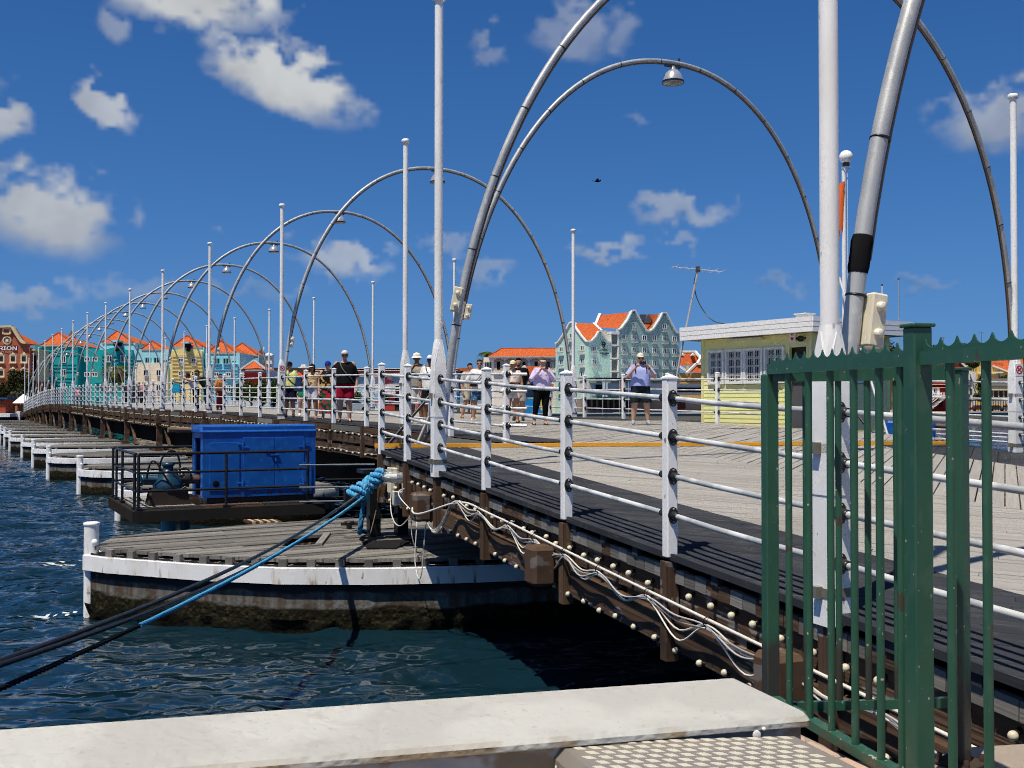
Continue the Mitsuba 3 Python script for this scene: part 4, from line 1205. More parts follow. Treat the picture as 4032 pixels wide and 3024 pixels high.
# ------------------------------------------------------------------ quay, parapet wall, tread plate steps, gate
GZ = EYE - 1.5
quay = [(-30, -4.6), (-4, 4.45), (.95, 5.0), (1.22, 5.12), (1.30, 4.92), (1.44, 4.55), (1.62, 4.52), (1.95, 4.72), (3.0, 4.9), (6.4, 4.2), (9, 5), (30, 5), (30, -30), (-30, -30)]
q = MB(); q.prism(quay, -2.0, GZ); put('quay_pavement', q, 'pave', label='brown quay pavement at the foot of the green gate', kind='structure')
# parapet wall: coping slab and stained body
WF, WN, WD = A(.73, 3.56), A(.873, 3.115), unit(A(-1, -.262))
top = [WF, WF + WD * 7, WN + WD * 7.3, WN + WD * .10 + A(0, 0), WN + A(-.018, -.004), WN + A(-.012, .05)]
wl = thing('parapet_wall', 'pale concrete parapet wall with worn coping along the quay edge in front', 'wall')
cop = sg.Polygon(top).buffer(-.02).buffer(.02, join_style=1)
b = MB()
lay = [(cop.buffer(-.012), 0.0), (cop, -.012), (cop, -.026), (cop.buffer(-.008), -.031)]
pr_ = [dense(p_, .08) for p_, _ in lay]
ring0 = dense(cop, .05)
for (pa, za), (pb_, zb_) in zip(lay[:-1], lay[1:]):
    qa = np.array([np.array(pa.exterior.interpolate(pa.exterior.project(sg.Point(p_))).coords[0]) for p_ in ring0])
    qb = np.array([np.array(pb_.exterior.interpolate(pb_.exterior.project(sg.Point(p_))).coords[0]) for p_ in ring0])
    k = len(ring0); V = np.vstack([np.column_stack([qb, np.full(k, EYE - .9 + zb_)]), np.column_stack([qa, np.full(k, EYE - .9 + za)])]); j = np.arange(k); n = (j + 1) % k
    b.add(V, np.vstack([np.stack([j, n, n + k], 1), np.stack([j, n + k, j + k], 1)]))
v2, f2 = trimesh.creation.triangulate_polygon(lay[0][0], engine='earcut'); f2 = f2 if np.cross(v2[f2[0][1]] - v2[f2[0][0]], v2[f2[0][2]] - v2[f2[0][0]]) > 0 else f2[:, ::-1]
b.add(np.column_stack([v2, np.full(len(v2), EYE - .9)]), f2); put('coping', b, 'conc', wl)
b = MB(); b.prism(cop.buffer(-.024), GZ - .1, EYE - .928); put('wall_body', b, 'conc', wl)
b = MB((.78, .78, .76)); c = A(*(WN + WD * .19), EYE - .93) + A(.0, -.012, .0); b.flat(*(lambda m: (np.array(m.vertices) * A(.012, .003, .014) + c + A(0, 0, -.005), m.faces))(trimesh.creation.icosphere(1))); b.ball(c + A(.02, 0, .012), .006, None, 1); put('bird_dropping', b, 'matte', wl)
# tread plate steps against the wall
PXD, PYD = unit(A(1, .09)), unit(A(.28, -.96))
PO = A(.126, 2.975)
ts = thing('tread_plate_step', 'silver tread plate step with raised lozenges against the parapet wall', 'step')
zp = EYE - .932
pl = lambda x, y, z=0.0: A(*(PO + PXD * x + A(*PYD) * y), zp + z)
outer = [pl(0, 0), pl(.665, .0), pl(.70, .62), pl(.03, .62)]
b = MB(); V = [q_ for q_ in outer] + [q_ + A(-.025 if n_ in (0, 3) else .025, 0, -.03) for n_, q_ in enumerate(outer)] + [A(q_[0] + (-.03 if n_ in (0, 3) else .03), q_[1], GZ) for n_, q_ in enumerate(outer)]
b.flat(V, [[0, 2, 1], [0, 3, 2], [0, 4, 7], [0, 7, 3], [4, 8, 11], [4, 11, 7], [1, 2, 6], [1, 6, 5], [5, 6, 10], [5, 10, 9], [3, 7, 6], [3, 6, 2], [7, 11, 10], [7, 10, 6]], (.20, .18, .155)); put('plate', b, 'gloss', ts)
lz = MB((.50, .475, .40)); sx, sy = .044, .040
for r_ in range(15):
    for c_ in range(16):
        x, y = .018 + c_ * sx + (r_ % 2) * sx / 2, .012 + r_ * sy
        if x < .645 + y * .05 and x > .02 + y * .05 and y < .6:
            p_ = [pl(x + a_ + d_ * .45, y + d_, h) for h, k in ((.0002, 1), (.0022, .72)) for a_, d_ in ((-.0125 * k, -.0115 * k), (.0125 * k, -.0115 * k), (.0125 * k, .0115 * k), (-.0125 * k, .0115 * k))]
            lz.flat(p_, [[4, 5, 6], [4, 6, 7], [0, 1, 5], [0, 5, 4], [1, 2, 6], [1, 6, 5], [2, 3, 7], [2, 7, 6], [3, 0, 4], [3, 4, 7]])
for r_ in range(26):
    for c_ in range(6):
        y, z = .02 + r_ * .023, -.05 - c_ * .05 - (r_ % 2) * .025
        o = A(-.031 - .0, 0, 0)
        p_ = pl(.03 * y / .62, y, z) + o
        lz.box(p_, (.003, .026, .009), np.stack([A(1, 0, 0), unit(A(.05, -.7, .7)), unit(A(0, .7, .7))], 1))
put('tread_lozenges', lz, 'gloss', ts, kind='stuff')
# brick edging beside the step
for n_ in range(6):
    b = MB((.52 - .04 * (n_ % 2), .36, .28)); c = A(.86, 3.12, 0) + A(.39, 1.46, 0) * (1 - .0) ; p_ = A(1.20, 4.80, GZ + .012) + A(.085, -.21, 0) * n_
    b.rbox(p_, (.11, .20, .05), .01, rotz(.38)); put('edging_brick', b, 'matte', 'quay_pavement')

gt = thing('green_gate', 'dark green steel gate fence with scalloped spikes along its top rails', 'gate')
LP, MP, GV = A(1.26, 5.28), A(1.53, 4.07), unit(A(.27, -1.21)); GN = A(-GV[1], GV[0])
BPq = A(1.86, 4.5); BV = unit(BPq - LP)
G3 = np.stack([A(*GV, 0), A(*GN, 0), A(0, 0, 1)], 1); B3 = np.stack([A(*BV, 0), A(-BV[1], BV[0], 0), A(0, 0, 1)], 1)
ZT = EYE + .163


def gpost(p, w_, z1, R, cap=True, flange_=False, worn=False):
    b = MB(); b.rbox(A(*p, (GZ - .04 + z1) / 2), (w_, w_, z1 - GZ + .04), .006, R); k = put('post', b, 'green_worn' if worn else 'green', gt)
    if cap:
        b = MB(); b.rbox(A(*p, z1 + .006), (w_ + .018, w_ + .018, .014), .004, R); put('post_cap', b, 'green', k)
    if flange_:
        b = MB((.06, .045, .035)); b.rbox(A(*p, GZ + .01), (.17, .17, .016), .004, R)
        for a_ in ((-.06, -.06), (.06, -.06), (.06, .06), (-.06, .06)):
            b.lathe([(.012, 0), (.012, .03), (.001, .03)], A(*p, GZ + .015) + R @ A(*a_, 0), sides=6)
        put('base_plate', b, 'matte', k)


gpost(LP, .066, EYE + .14, G3, False, worn=True); gpost(MP, .078, EYE + .285, G3); gpost(BPq, .064, EYE + .135, B3, True, True, True)


def spikes(p0, p1, z0, z1, n):
    b = MB(); d = p1 - p0; L = np.linalg.norm(d); pts = [(0, -.012)]
    for i_ in range(n):
        x0, x1 = L * i_ / n, L * (i_ + 1) / n; pts.append((x0, .042))
        for q_ in np.linspace(0, 1, 9)[1:-1]:
            pts.append((x0 + (x1 - x0) * q_, .042 - .034 * math.sin(math.pi * q_) ** .55))
    pts += [(L, .042), (L, -.012)]
    u_ = unit(d); nn = A(-u_[1], u_[0])
    b.prism(pts, -.003, .003, None, lambda v: np.column_stack([p0[0] + u_[0] * v[:, 0] + nn[0] * v[:, 2], p0[1] + u_[1] * v[:, 0] + nn[1] * v[:, 2], z0 + (z1 - z0) * v[:, 0] / L + v[:, 1]]))
    return b


def panel(p0, p1, zt0, zt1, zb0, zb1, fr_, n_spk, r=.0165, worn=False):
    b = MB(); b.bar(A(*p0, zt0), A(*p1, zt1), .05, .05); k = put('top_rail', b, 'green', gt)
    put('spike_strip', spikes(p0, p1, zt0 + .030, zt1 + .030, n_spk), 'green', k)
    b = MB(); b.bar(A(*p0, zb0), A(*p1, zb1), .055, .04); put('bottom_rail', b, 'green', gt)
    for f_ in fr_:
        p = p0 + (p1 - p0) * f_; b = MB(); b.tube([A(*p, zb0 + (zb1 - zb0) * f_), A(*p, zt0 + (zt1 - zt0) * f_ - .02)], r, 12); put('bar', b, 'green_worn' if worn else 'green', gt)


panel(LP + GV * .02, MP - GV * .05, ZT, ZT, GZ + .06, GZ + .06, [(q_ - .1) / 6 for q_ in range(1, 6)] + [.945], 14)
panel(MP + GV * .05, MP + GV * 1.3, ZT + .003, ZT + .006, GZ + .06, GZ + .06, [.12, .28, .45, .61, .78], 13)
panel(LP + BV * .04, BPq - BV * .036, EYE + .128, EYE + .12, GZ + .03, GZ + .25, [.19, .39, .56, .72, .87], 11, .015, True)
num = meshkit.text_mesh('2', .035, .001); v = np.array(num.vertices); b = MB((.02, .07, .05)); v2_ = A(*MP, EYE + .062) + np.outer(v[:, 0] - .012, G3[:, 0]) * -1 - np.outer(v[:, 2] + .0462, G3[:, 1]) * -1 * -1 + np.outer(v[:, 1], G3[:, 2])
# ------------------------------------------------------------------ far shore, hill and town
QZ = 1.1
fs = MB(); shore = [(-400, 150), (-64.5, 140), (-58, 146), (-40, 158), (-12, 186), (40, 197), (120, 222), (160, 262), (420, 300), (1500, 500), (1500, 2500), (-1500, 2500), (-1500, 150)]
fs.prism(shore, -3, QZ - .02); put('far_quay', fs, 'pave', label='low quay and streets of the town across the water', kind='structure')
for n_, (a_, c_) in enumerate(zip(shore[1:8], shore[2:9])):
    b = MB((.24, .22, .18)); b.bar(A(*a_, .55), A(*c_, .55), 1.0, 1.2); b.bar(A(*a_, 1.2), A(*c_, 1.2), 1.3, .18, (.52, .52, .50)); put('quay_wall', b, 'matte', 'far_quay')
hx = np.linspace(110, 900, 60); hy = np.linspace(330, 1100, 24); HX, HY = np.meshgrid(hx, hy, indexing='ij')
prof = np.interp(HX / HY, [.26, .33, .36, .40, .44, .48, .56, .8], [0, 14, 17, 18.5, 20, 24, 27, 24]) * HY / 400 * np.clip((HY - 330) / 80, 0, 1) * .98
HZ = QZ - 1 + prof + (meshkit.fbm(np.stack([HX / 30, HY / 30, HX * 0], -1), 4, 5) - .5) * 5 * np.clip((HY - 330) / 80, 0, 1)
hb = MB(); i, j = np.meshgrid(np.arange(59), np.arange(23), indexing='ij'); a_ = i * 24 + j
hb.add(np.stack([HX, HY, HZ], -1).reshape(-1, 3), np.stack([a_, a_ + 24, a_ + 25, a_, a_ + 25, a_ + 1], -1).reshape(-1, 3)); put('hill', hb, 'hill', label='low scrubby hill behind the red house on the right', kind='structure')


class Facade:
    """A vertical wall plane of the town; its points are laid out from where the photograph shows them."""

    def __init__(s, y, u=2016, d=(1, 0)):
        s.o = A((u - 2016) / 4250 * y, y); s.d = unit(A(*d)); s.n = A(-s.d[1], s.d[0])
        if s.n @ s.o < 0:
            s.n = -s.n                                            # away from the camera

    def pt(s, u, v, back=0.0):
        k = (u - 2016) / 4250; o = s.o + s.n * back
        L = (k * o[1] - o[0]) / (s.d[0] - k * s.d[1]); q = o + s.d * L
        return P3(u, v, q[1])

    def local(s, u, v):
        p = s.pt(u, v); return A((p[:2] - s.o) @ s.d, p[2])

    def world(s, l, z, back=0.0):
        return np.column_stack([np.outer(l, s.d) + s.o + np.outer(np.broadcast_to(back, np.shape(l)), s.n), z])

    def wall(s, name, pts, depth, col, parent, mat='matte', back=0.0, ground=True):
        q = [s.local(u, v) if v is not None else A(s.local(u, 1600)[0], QZ - .1) for u, v in pts]
        b = MB(col); b.prism(q, back, back + depth, None, lambda v: s.world(v[:, 0], v[:, 1], v[:, 2])); return put(name, b, mat, parent)

    def box(s, mb, u0, u1, v0, v1, f, r, col=None):
        """Box on the wall from f in front to r behind."""
        a_, c_ = s.local(u0, v0), s.local(u1, v1)
        R = np.stack([A(*s.d, 0), A(*s.n, 0), A(0, 0, 1)], 1)
        c = s.world([(a_[0] + c_[0]) / 2], [(a_[1] + c_[1]) / 2], (r - f) / 2)[0]
        mb.box(c, (abs(c_[0] - a_[0]), f + r, abs(a_[1] - c_[1])), R, col); return mb

    def window(s, parent, u, v, w, h, frame=(.78, .78, .76), sill=0, box=0, lattice=False, cols=2, glass=(.012, .015, .022), lintel=None, fr=.13):
        b = MB(frame); f = w * fr
        s.box(b, u - w / 2, u - w / 2 + f, v - h / 2, v + h / 2, .10, .02); s.box(b, u + w / 2 - f, u + w / 2, v - h / 2, v + h / 2, .10, .02)
        s.box(b, u - w / 2 + f, u + w / 2 - f, v - h / 2, v - h / 2 + f, .10, .02); s.box(b, u - w / 2 + f, u + w / 2 - f, v + h / 2 - f, v + h / 2, .10, .02)
        for q in range(1, cols):
            c = u - w / 2 + w * q / cols; s.box(b, c - f * .45, c + f * .45, v - h / 2 + f, v + h / 2 - f, .09, .02)
        if sill:
            s.box(b, u - w / 2 - 1.5, u + w / 2 + 1.5, v + h / 2, v + h / 2 + sill, .28, .02)
        k = put('window', b, 'matte', parent)
        b = MB(glass)
        for q in range(cols):
            s.box(b, u - w / 2 + w * q / cols + f * .45, u - w / 2 + w * (q + 1) / cols - f * .45, v - h / 2 + f, v + h / 2 - f, .03, .0)
        put('pane', b, 'glass', k)
        if box:
            b = MB((.55, .56, .55)); s.box(b, u - w / 2 - 2, u + w / 2 + 2, v + h / 2 + box - 2.5, v + h / 2 + box, .55, 0)
            for q in np.linspace(u - w / 2 - 1.4, u + w / 2 + 1.4, 7):
                s.box(b, q - .45, q + .45, v + h / 2 + 1.2, v + h / 2 + box - 2.5, .5, -.42)
            s.box(b, u - w / 2 - 2, u + w / 2 + 2, v + h / 2 + .6, v + h / 2 + 1.6, .53, -.45); put('window_guard', b, 'matte', k)
        if lattice:
            b = MB(frame); s.box(b, u - w / 2, u + w / 2, v + h / 2, v + h / 2 + lattice, .08, 0); put('lattice_panel', b, 'matte', k)
            b = MB(lintel or (.03, .03, .04))
            for r_ in (.3, .72):
                for c_ in range(4):
                    p = s.pt(u - w / 2 + w * (c_ + .5) / 4, v + h / 2 + lattice * r_, -.10); b.ball(p, abs(s.local(u + w * .09, v)[0] - s.local(u, v)[0]), None, 1, (1, .3, 1))
            put('lattice_holes', b, 'matte', k, kind='stuff')
        return k

    def hip(s, parent, u0, u1, ve, ua, va, depth, over=0.0, col=None, ub=None):
        """Hipped roof: eave from u0 to u1 at ve, apex (or ridge ua..ub) at va."""
        a_, c_ = s.local(u0, ve), s.local(u1, ve); z = (a_[1] + c_[1]) / 2
        p = s.world([a_[0], c_[0], c_[0], a_[0]], [z] * 4, A(-over, -over, depth, depth))
        t1 = s.pt(ua, va, depth / 2); t2 = s.pt(ub if ub else ua, va, depth / 2); t2[2] = t1[2]
        b = MB(); 
        for f in ([p[0], p[1], t2, t1], [p[1], p[2], t2, t2], [p[2], p[3], t1, t2], [p[3], p[0], t1, t1]):
            f = np.array(f); e = unit(f[1] - f[0]); up_ = unit(np.cross(np.cross(e, f[2] - f[0]), e)); b.add(f, [[0, 1, 2], [0, 2, 3]], col, np.stack([(f - f[0]) @ e, (f - f[0]) @ up_], 1))
        k = put('roof', b, 'roof', parent)
        b = MB((.30, .07, .03)); b.tube([t1, t2 + A(.05, 0, 0)], .16, 6)
        for q, t_ in ((p[0], t1), (p[1], t2)):
            b.tube([q, t_], .15, 6)
        put('ridge_tiles', b, 'matte', k); b = MB((.45, .40, .35)); b.bar(p[0] - A(0, 0, .12), p[1] - A(0, 0, .12), .25, .2); put('eave_board', b, 'matte', k)
        return k

    def text(s, parent, txt, u0, u1, v1, h, col, name='lettering', bold=True, f=.12):
        m = meshkit.text_mesh(txt, 1.0, .06, bold); v = np.array(m.vertices); wd = v[:, 0].max() - v[:, 0].min()
        a_, c_ = s.local(u0, v1), s.local(u1, v1); H = s.local(u0, v1 - h)[1] - a_[1]
        l = a_[0] + (v[:, 0] - v[:, 0].min()) / wd * (c_[0] - a_[0]); b = MB(col)
        b.flat(s.world(l, a_[1] + v[:, 1] * H, -f + v[:, 2] * .5), m.faces); return put(name, b, 'matte', parent)

    def bands(s, parent, u0, u1, vs, col, name='wall_band'):
        b = MB(col)
        for v in vs:
            s.box(b, u0, u1, v - .8, v + .8, .10, 0)
        return put(name, b, 'matte', parent, kind='stuff')


# -- brick red hotel with gable, far left
F = Facade(158); W_ = (.72, .58, .36)
t = thing('gabled_hotel', 'brick red gabled hotel with cream trim and round emblem at the far left', 'building')
RED = (.40, .13, .085)
F.wall('wall', [(-70, None), (-70, 1368), (-45, 1350), (-20, 1318), (2, 1287), (18, 1286), (42, 1286), (52, 1290), (66, 1312), (82, 1338), (93, 1350), (106, 1352), (107, 1366), (118, 1368), (120, None)], 1.0, RED, t)
F.wall('main_body', [(-70, None), (-70, 1372), (118, 1372), (118, None)], 9, RED, t, back=1.0)
b = MB(W_)
for p_, q_ in zip([(2, 1287), (52, 1288), (66, 1312), (82, 1338), (93, 1349)], [(52, 1285), (66, 1312), (82, 1338), (93, 1350), (107, 1351)]):
    a_, c_ = F.pt(*p_), F.pt(*q_); b.bar(a_ - A(0, .2, 0), c_ - A(0, .2, 0), .7, .28, up=unit(np.cross(c_ - a_, A(0, 1, 0))))
for p_, q_ in zip([(-45, 1350), (-20, 1318)], [(-20, 1318), (2, 1287)]):
    a_, c_ = F.pt(*p_), F.pt(*q_); b.bar(a_ - A(0, .2, 0), c_ - A(0, .2, 0), .7, .28, up=unit(np.cross(c_ - a_, A(0, 1, 0))))
put('gable_coping', b, 'matte', t)
b = MB(W_); F.box(b, 16, 42, 1290, 1318, .25, 0); F.box(b, 20, 38, 1297, 1311, .28, 0, (.33, .10, .06)); F.box(b, 12, 18, 1285, 1316, .3, 0); F.box(b, 40, 46, 1285, 1316, .3, 0); put('gable_ornament', b, 'matte', t)
c = F.pt(29, 1341); b = MB(W_); b.lathe([(.62, 0), (.66, .10), (.50, .12), (.48, .06)], c - A(0, .02, 0), A(0, -1, 0), 28); b.lathe([(.50, 0), (.49, .03), (.001, .03)], c, A(0, -1, 0), 24, (.30, .23, .14)); put('round_emblem', b, 'matte', t)
F.text(t, 'B', 24, 34, 1347, 12, (.85, .84, .8), 'emblem_letter')
b = MB((.36, .12, .08)); F.box(b, -22, 69, 1359.5, 1361.5, .16, 0); F.box(b, -22, 69, 1378.5, 1380.5, .16, 0); put('sign_rule', b, 'matte', t)
F.text(t, 'BRION', -21, 68, 1378, 14, (.86, .85, .83)); F.text(t, 'CITY HOTEL', -8, 54, 1389, 6, (.75, .62, .55), 'small_lettering', False)
for vv in (1413, 1469):
    for uu in (5, 52, 95):
        k = F.window(t, uu, vv, 27, 32, W_, 2, cols=1, fr=.2); b = MB(W_); F.box(b, uu - 9, uu + 9, vv - 20, vv - 16, .16, 0); b.lathe([(.20, 0), (.16, .1), (.001, .1)], F.pt(uu, vv - 20), A(0, -1, 0), 10); put('window_crest', b, 'matte', k)
b = MB((.66, .56, .36)); F.box(b, 118, 136, 1376, 1500, -1, 6); F.box(b, 116, 134, 1374, 1380, -.5, 6); F.box(b, 118, 131, 1398, 1480, -.9, 1.1, (.02, .015, .015)); put('side_wing', b, 'matte', t)
F2 = Facade(162); F2.hip(t, 40, 100, 1352, 70, 1310, 6)

# -- teal, cream, yellow and blue waterfront blocks
TEAL, SKYB, YEL, CRM = (.025, .38, .40), (.36, .74, .82), (.86, .70, .30), (.88, .76, .58)
F = Facade(163)
t = thing('teal_block', 'teal waterfront building with red hipped roof beside the brick red hotel', 'building')
F.wall('wall', [(136, None), (136, 1359), (305, 1359), (305, None)], 14, TEAL, t); F.wall('rear_wing', [(300, None), (300, 1371), (400, 1371), (400, None)], 10, TEAL, t, back=1.5)
F.hip(t, 163, 292, 1358, 232, 1309, 12); F.bands(t, 150, 300, [1372, 1386, 1400, 1436, 1450, 1464, 1490, 1504, 1518], (.01, .19, .21))
for vv in (1414, 1468, 1522):
    for uu in (200, 250):
        F.window(t, uu, vv, 21, 28)
for vv in (1414, 1474):
    for uu in (346, 376):
        F.window(t, uu - 2, vv, 22, 18)
b = MB((.16, .10, .075)); q = F.pt(281, 1300, 16); z0 = F.pt(281, 1372, 16)[2]; r_ = 1.75
b.lathe([(r_, z0), (.02, q[2])], A(q[0], q[1], 0), sides=8); put('slate_cone', b, 'matte', t)
t = thing('arched_teal_block', 'teal front with light blue upper storey and central hoist dormer', 'building')
F.wall('upper_wall', [(393, None), (393, 1350), (532, 1350), (532, None)], 12, SKYB, t)
pts = [(398, None), (398, 1378)] + [(q, 1378 - 9 * math.sin((q - 420) / 80 * math.pi)) for q in range(420, 501, 8)] + [(526, 1378), (526, None)]
F.wall('front_wall', pts, .6, TEAL, t, back=-.5); F3 = Facade(162.4)
F3.bands(t, 399, 525, [1398, 1412, 1426, 1440, 1454, 1468, 1482], (.01, .19, .21)); F.hip(t, 403, 523, 1348, 463, 1302, 11)
for vv in (1412, 1471, 1525):
    for uu in (431, 486):
        F3.window(t, uu, vv, 22, 29); 
        b = MB((.03, .03, .035)); [F3.box(b, uu - 10 + q * 5, uu - 7 + q * 5, vv - 19, vv - 16, .1, 0) for q in range(4)]; put('vent_blocks', b, 'matte', t, kind='stuff')
b = MB(SKYB); F3.box(b, 446, 478, 1341, 1348, 1.2, 1); F3.box(b, 448, 476, 1348, 1362, .2, .5, (.02, .02, .03)); F3.box(b, 459, 464, 1352, 1370, 1.0, 0, (.02, .02, .02)); b.ball(F3.pt(461, 1375, -.7), .35, (.02, .02, .02), 1); put('hoist_dormer', b, 'matte', t)
t = thing('cream_block', 'cream building with light blue top storey, its lower windows white framed', 'building')
F.wall('upper_wall', [(530, None), (530, 1375), (667, 1375), (667, None)], 12, SKYB, t); F.wall('front_wall', [(533, None), (533, 1431), (664, 1431), (664, None)], .5, CRM, t, back=-.4)
F.hip(t, 557, 645, 1374, 600, 1342, 10); F.bands(t, 534, 663, [1456, 1470, 1488, 1504], (.58, .48, .36))
for uu in (583, 617):
    F.window(t, uu, 1419, 25, 25, (.25, .55, .63))
for uu, w_ in ((549, 22), (649, 20)):
    F.window(t, uu, 1422, w_, 9, (.25, .55, .63), cols=1, fr=.06)
for vv in (1468, 1527):
    for uu in (575, 625):
        F3.window(t, uu, vv, 21, 26)
t = thing('yellow_block', 'yellow bow-topped building framed in light blue with red hipped roof', 'building')
F.wall('upper_wall', [(665, None), (665, 1367), (803, 1367), (803, None)], 12, SKYB, t)
F.wall('front_wall', [(675, None), (675, 1383), (690, 1381)] + [(q, 1382 - 11 * math.sin((q - 690) / 100 * math.pi)) for q in range(700, 786, 10)] + [(800, 1383), (800, None)], .6, YEL, t, back=-.5)
F.hip(t, 677, 798, 1364, 737, 1321, 11); F3.bands(t, 676, 799, [1399, 1413, 1427, 1441, 1455, 1471, 1485, 1499], (.55, .42, .12))
for vv in (1418, 1471):
    for uu in (713, 764):
        F3.window(t, uu, vv, 20, 17, lattice=12)
for uu in (713, 764):
    F3.window(t, uu, 1530, 18, 26)
b = MB(SKYB); F3.box(b, 722, 752, 1348, 1353, 1.2, 1); F3.box(b, 725, 750, 1353, 1369, .2, .5, (.02, .02, .03)); b.ball(F3.pt(742, 1376, -.5), .35, (.02, .02, .02), 1); put('hoist_dormer', b, 'matte', t)
t = thing('blue_block', 'light blue building with twin red hipped roofs behind the leaning couple', 'building')
BLU = (.24, .60, .78)
F.wall('upper_wall', [(808, None), (808, 1389), (944, 1389), (944, None)], 12, SKYB, t); F.wall('front_wall', [(815, None), (815, 1434), (938, 1434), (938, None)], .5, BLU, t, back=-.4)
F.hip(t, 820, 928, 1388, 871, 1341, 11); F4 = Facade(172); F4.hip(t, 880, 1014, 1397, 955, 1351, 10); F4.wall('rear_wall', [(925, None), (925, 1397), (1020, 1397), (1020, None)], 8, (.36, .50, .54), t)
F3.bands(t, 816, 937, [1446, 1458, 1472, 1486, 1500], (.13, .38, .5))
for uu in (855, 890):
    F3.window(t, uu, 1422, 25, 26, (.25, .55, .63))
for uu in (852, 900):
    F3.window(t, uu, 1473, 20, 17, lattice=12, lintel=(.02, .25, .28)); F3.window(t, uu, 1530, 19, 24)
for uu in (826, 922):
    F3.window(t, uu, 1424, 15, 7, (.25, .55, .63), cols=1, fr=.06)
b = MB((.15, .10, .08)); q = F4.pt(818, 1338, 6); b.lathe([(2.0, F4.pt(818, 1390, 6)[2]), (.02, q[2])], A(q[0], q[1], 0), sides=4); put('slate_cone', b, 'matte', t)
F = Facade(158)
t = thing('small_red_house', 'small red house with white quoins and low orange hipped roof', 'building')
F.wall('wall', [(944, None), (944, 1456), (1050, 1456), (1050, None)], 8, (.70, .70, .68), t)
b = MB((.16, .02, .018)); F.box(b, 957, 1046, 1466, 1560, .15, 0); put('red_front', b, 'matte', t)
b = MB((.75, .75, .73)); [F.box(b, 954 + (q % 2) * 3, 962 + (q % 2) * 3, 1466 + q * 5, 1470 + q * 5, .25, 0) for q in range(12)]; put('quoins', b, 'matte', t, kind='stuff')
F.hip(t, 951, 1044, 1455, 1000, 1420, 7); F.window(t, 980, 1479, 24, 20); F.window(t, 1031, 1480, 13, 22, cols=1, glass=(.01, .01, .01)); F.window(t, 980, 1525, 22, 22)
b = MB((.76, .76, .74))
for p_, q_ in (((948, 1454), (1000, 1418)), ((1000, 1418), (1047, 1454))):
    a_, c_ = F.pt(*p_, .3), F.pt(*q_, 3.3 if q_[0] == 1000 else .3); b.bar(F.pt(*p_, -.1), F.pt(q_[0], q_[1], -.1), .4, .22)
put('gable_trim', b, 'matte', t)
F = Facade(175)
t = thing('white_tower', 'white stepped tower with pyramid top and grey cone with cross beside it', 'building')
b = MB((.62, .62, .58)); F.box(b, 1049, 1069, 1400, 1560, 0, 1.5); put('shaft', b, 'matte', t)
b = MB((.80, .80, .78)); F.box(b, 1046, 1072, 1424, 1434, .3, 1.8); F.box(b, 1046, 1072, 1396, 1402, .3, 1.8); F.box(b, 1048, 1070, 1446, 1560, .1, 1.6); p = F.pt(1059, 1387, .75); q = F.pt(1059, 1397, .75); b.lathe([(.80, q[2]), (.02, p[2])], A(p[0], p[1], 0), sides=4); put('cornice', b, 'matte', t)
b = MB((.06, .06, .062)); p = F.pt(1028, 1376, 3); q = F.pt(1028, 1402, 3); b.lathe([(1.1, q[2]), (.05, p[2])], A(p[0], p[1], 0), sides=8); put('grey_cone', b, 'matte', t)
b = MB((.76, .76, .76)); F.box(b, 1020, 1023, 1362, 1378, -2.9, 3.1); F.box(b, 1017, 1026, 1366, 1369, -2.9, 3.1); put('cross', b, 'matte', t)
b = MB((.72, .72, .70)); F.box(b, 1018, 1044, 1402, 1470, -2, 4); put('belfry', b, 'matte', t)
t = thing('grey_roof_house', 'low grey roofed building behind the people in hats', 'building'); F = Facade(190)
b = MB((.055, .055, .058)); F.box(b, 1062, 1240, 1448, 1468, 0, 10); put('roof', b, 'matte', t); F.wall('wall', [(1062, None), (1062, 1468), (1240, 1468), (1240, None)], 8, (.30, .24, .19), t, back=.5)
b = MB((.012, .012, .015)); [F.box(b, 1075 + q * 26, 1089 + q * 26, 1478, 1520, -.42, .5) for q in range(6)]; put('dark_windows', b, 'glass', t, kind='stuff')
t = thing('mural_hall', 'long low hall with red roof band and a colourful painted mural', 'building'); F = Facade(184)
F.wall('wall', [(1235, None), (1235, 1482), (1800, 1482), (1800, None)], 10, (.66, .60, .52), t, 'mural')
b = MB((.50, .13, .07)); F.box(b, 1232, 1803, 1461, 1479, .4, 9); put('red_roof_band', b, 'matte', t)
b = MB((.72, .66, .62)); F.box(b, 1232, 1803, 1458, 1461, .6, 9); F.box(b, 1232, 1803, 1451, 1453, .2, 8); F.box(b, 1232, 1803, 1479, 1483, .5, .1, (.62, .60, .56)); put('white_trim', b, 'matte', t)
b = MB((.40, .05, .04)); F.box(b, 1512, 1556, 1555, 1615, .5, 0); F.box(b, 1558, 1600, 1520, 1615, .4, 0, (.03, .025, .025)); F.box(b, 1500, 1560, 1548, 1555, 1.2, 0, (.62, .2, .16)); put('shop_front', b, 'matte', t)

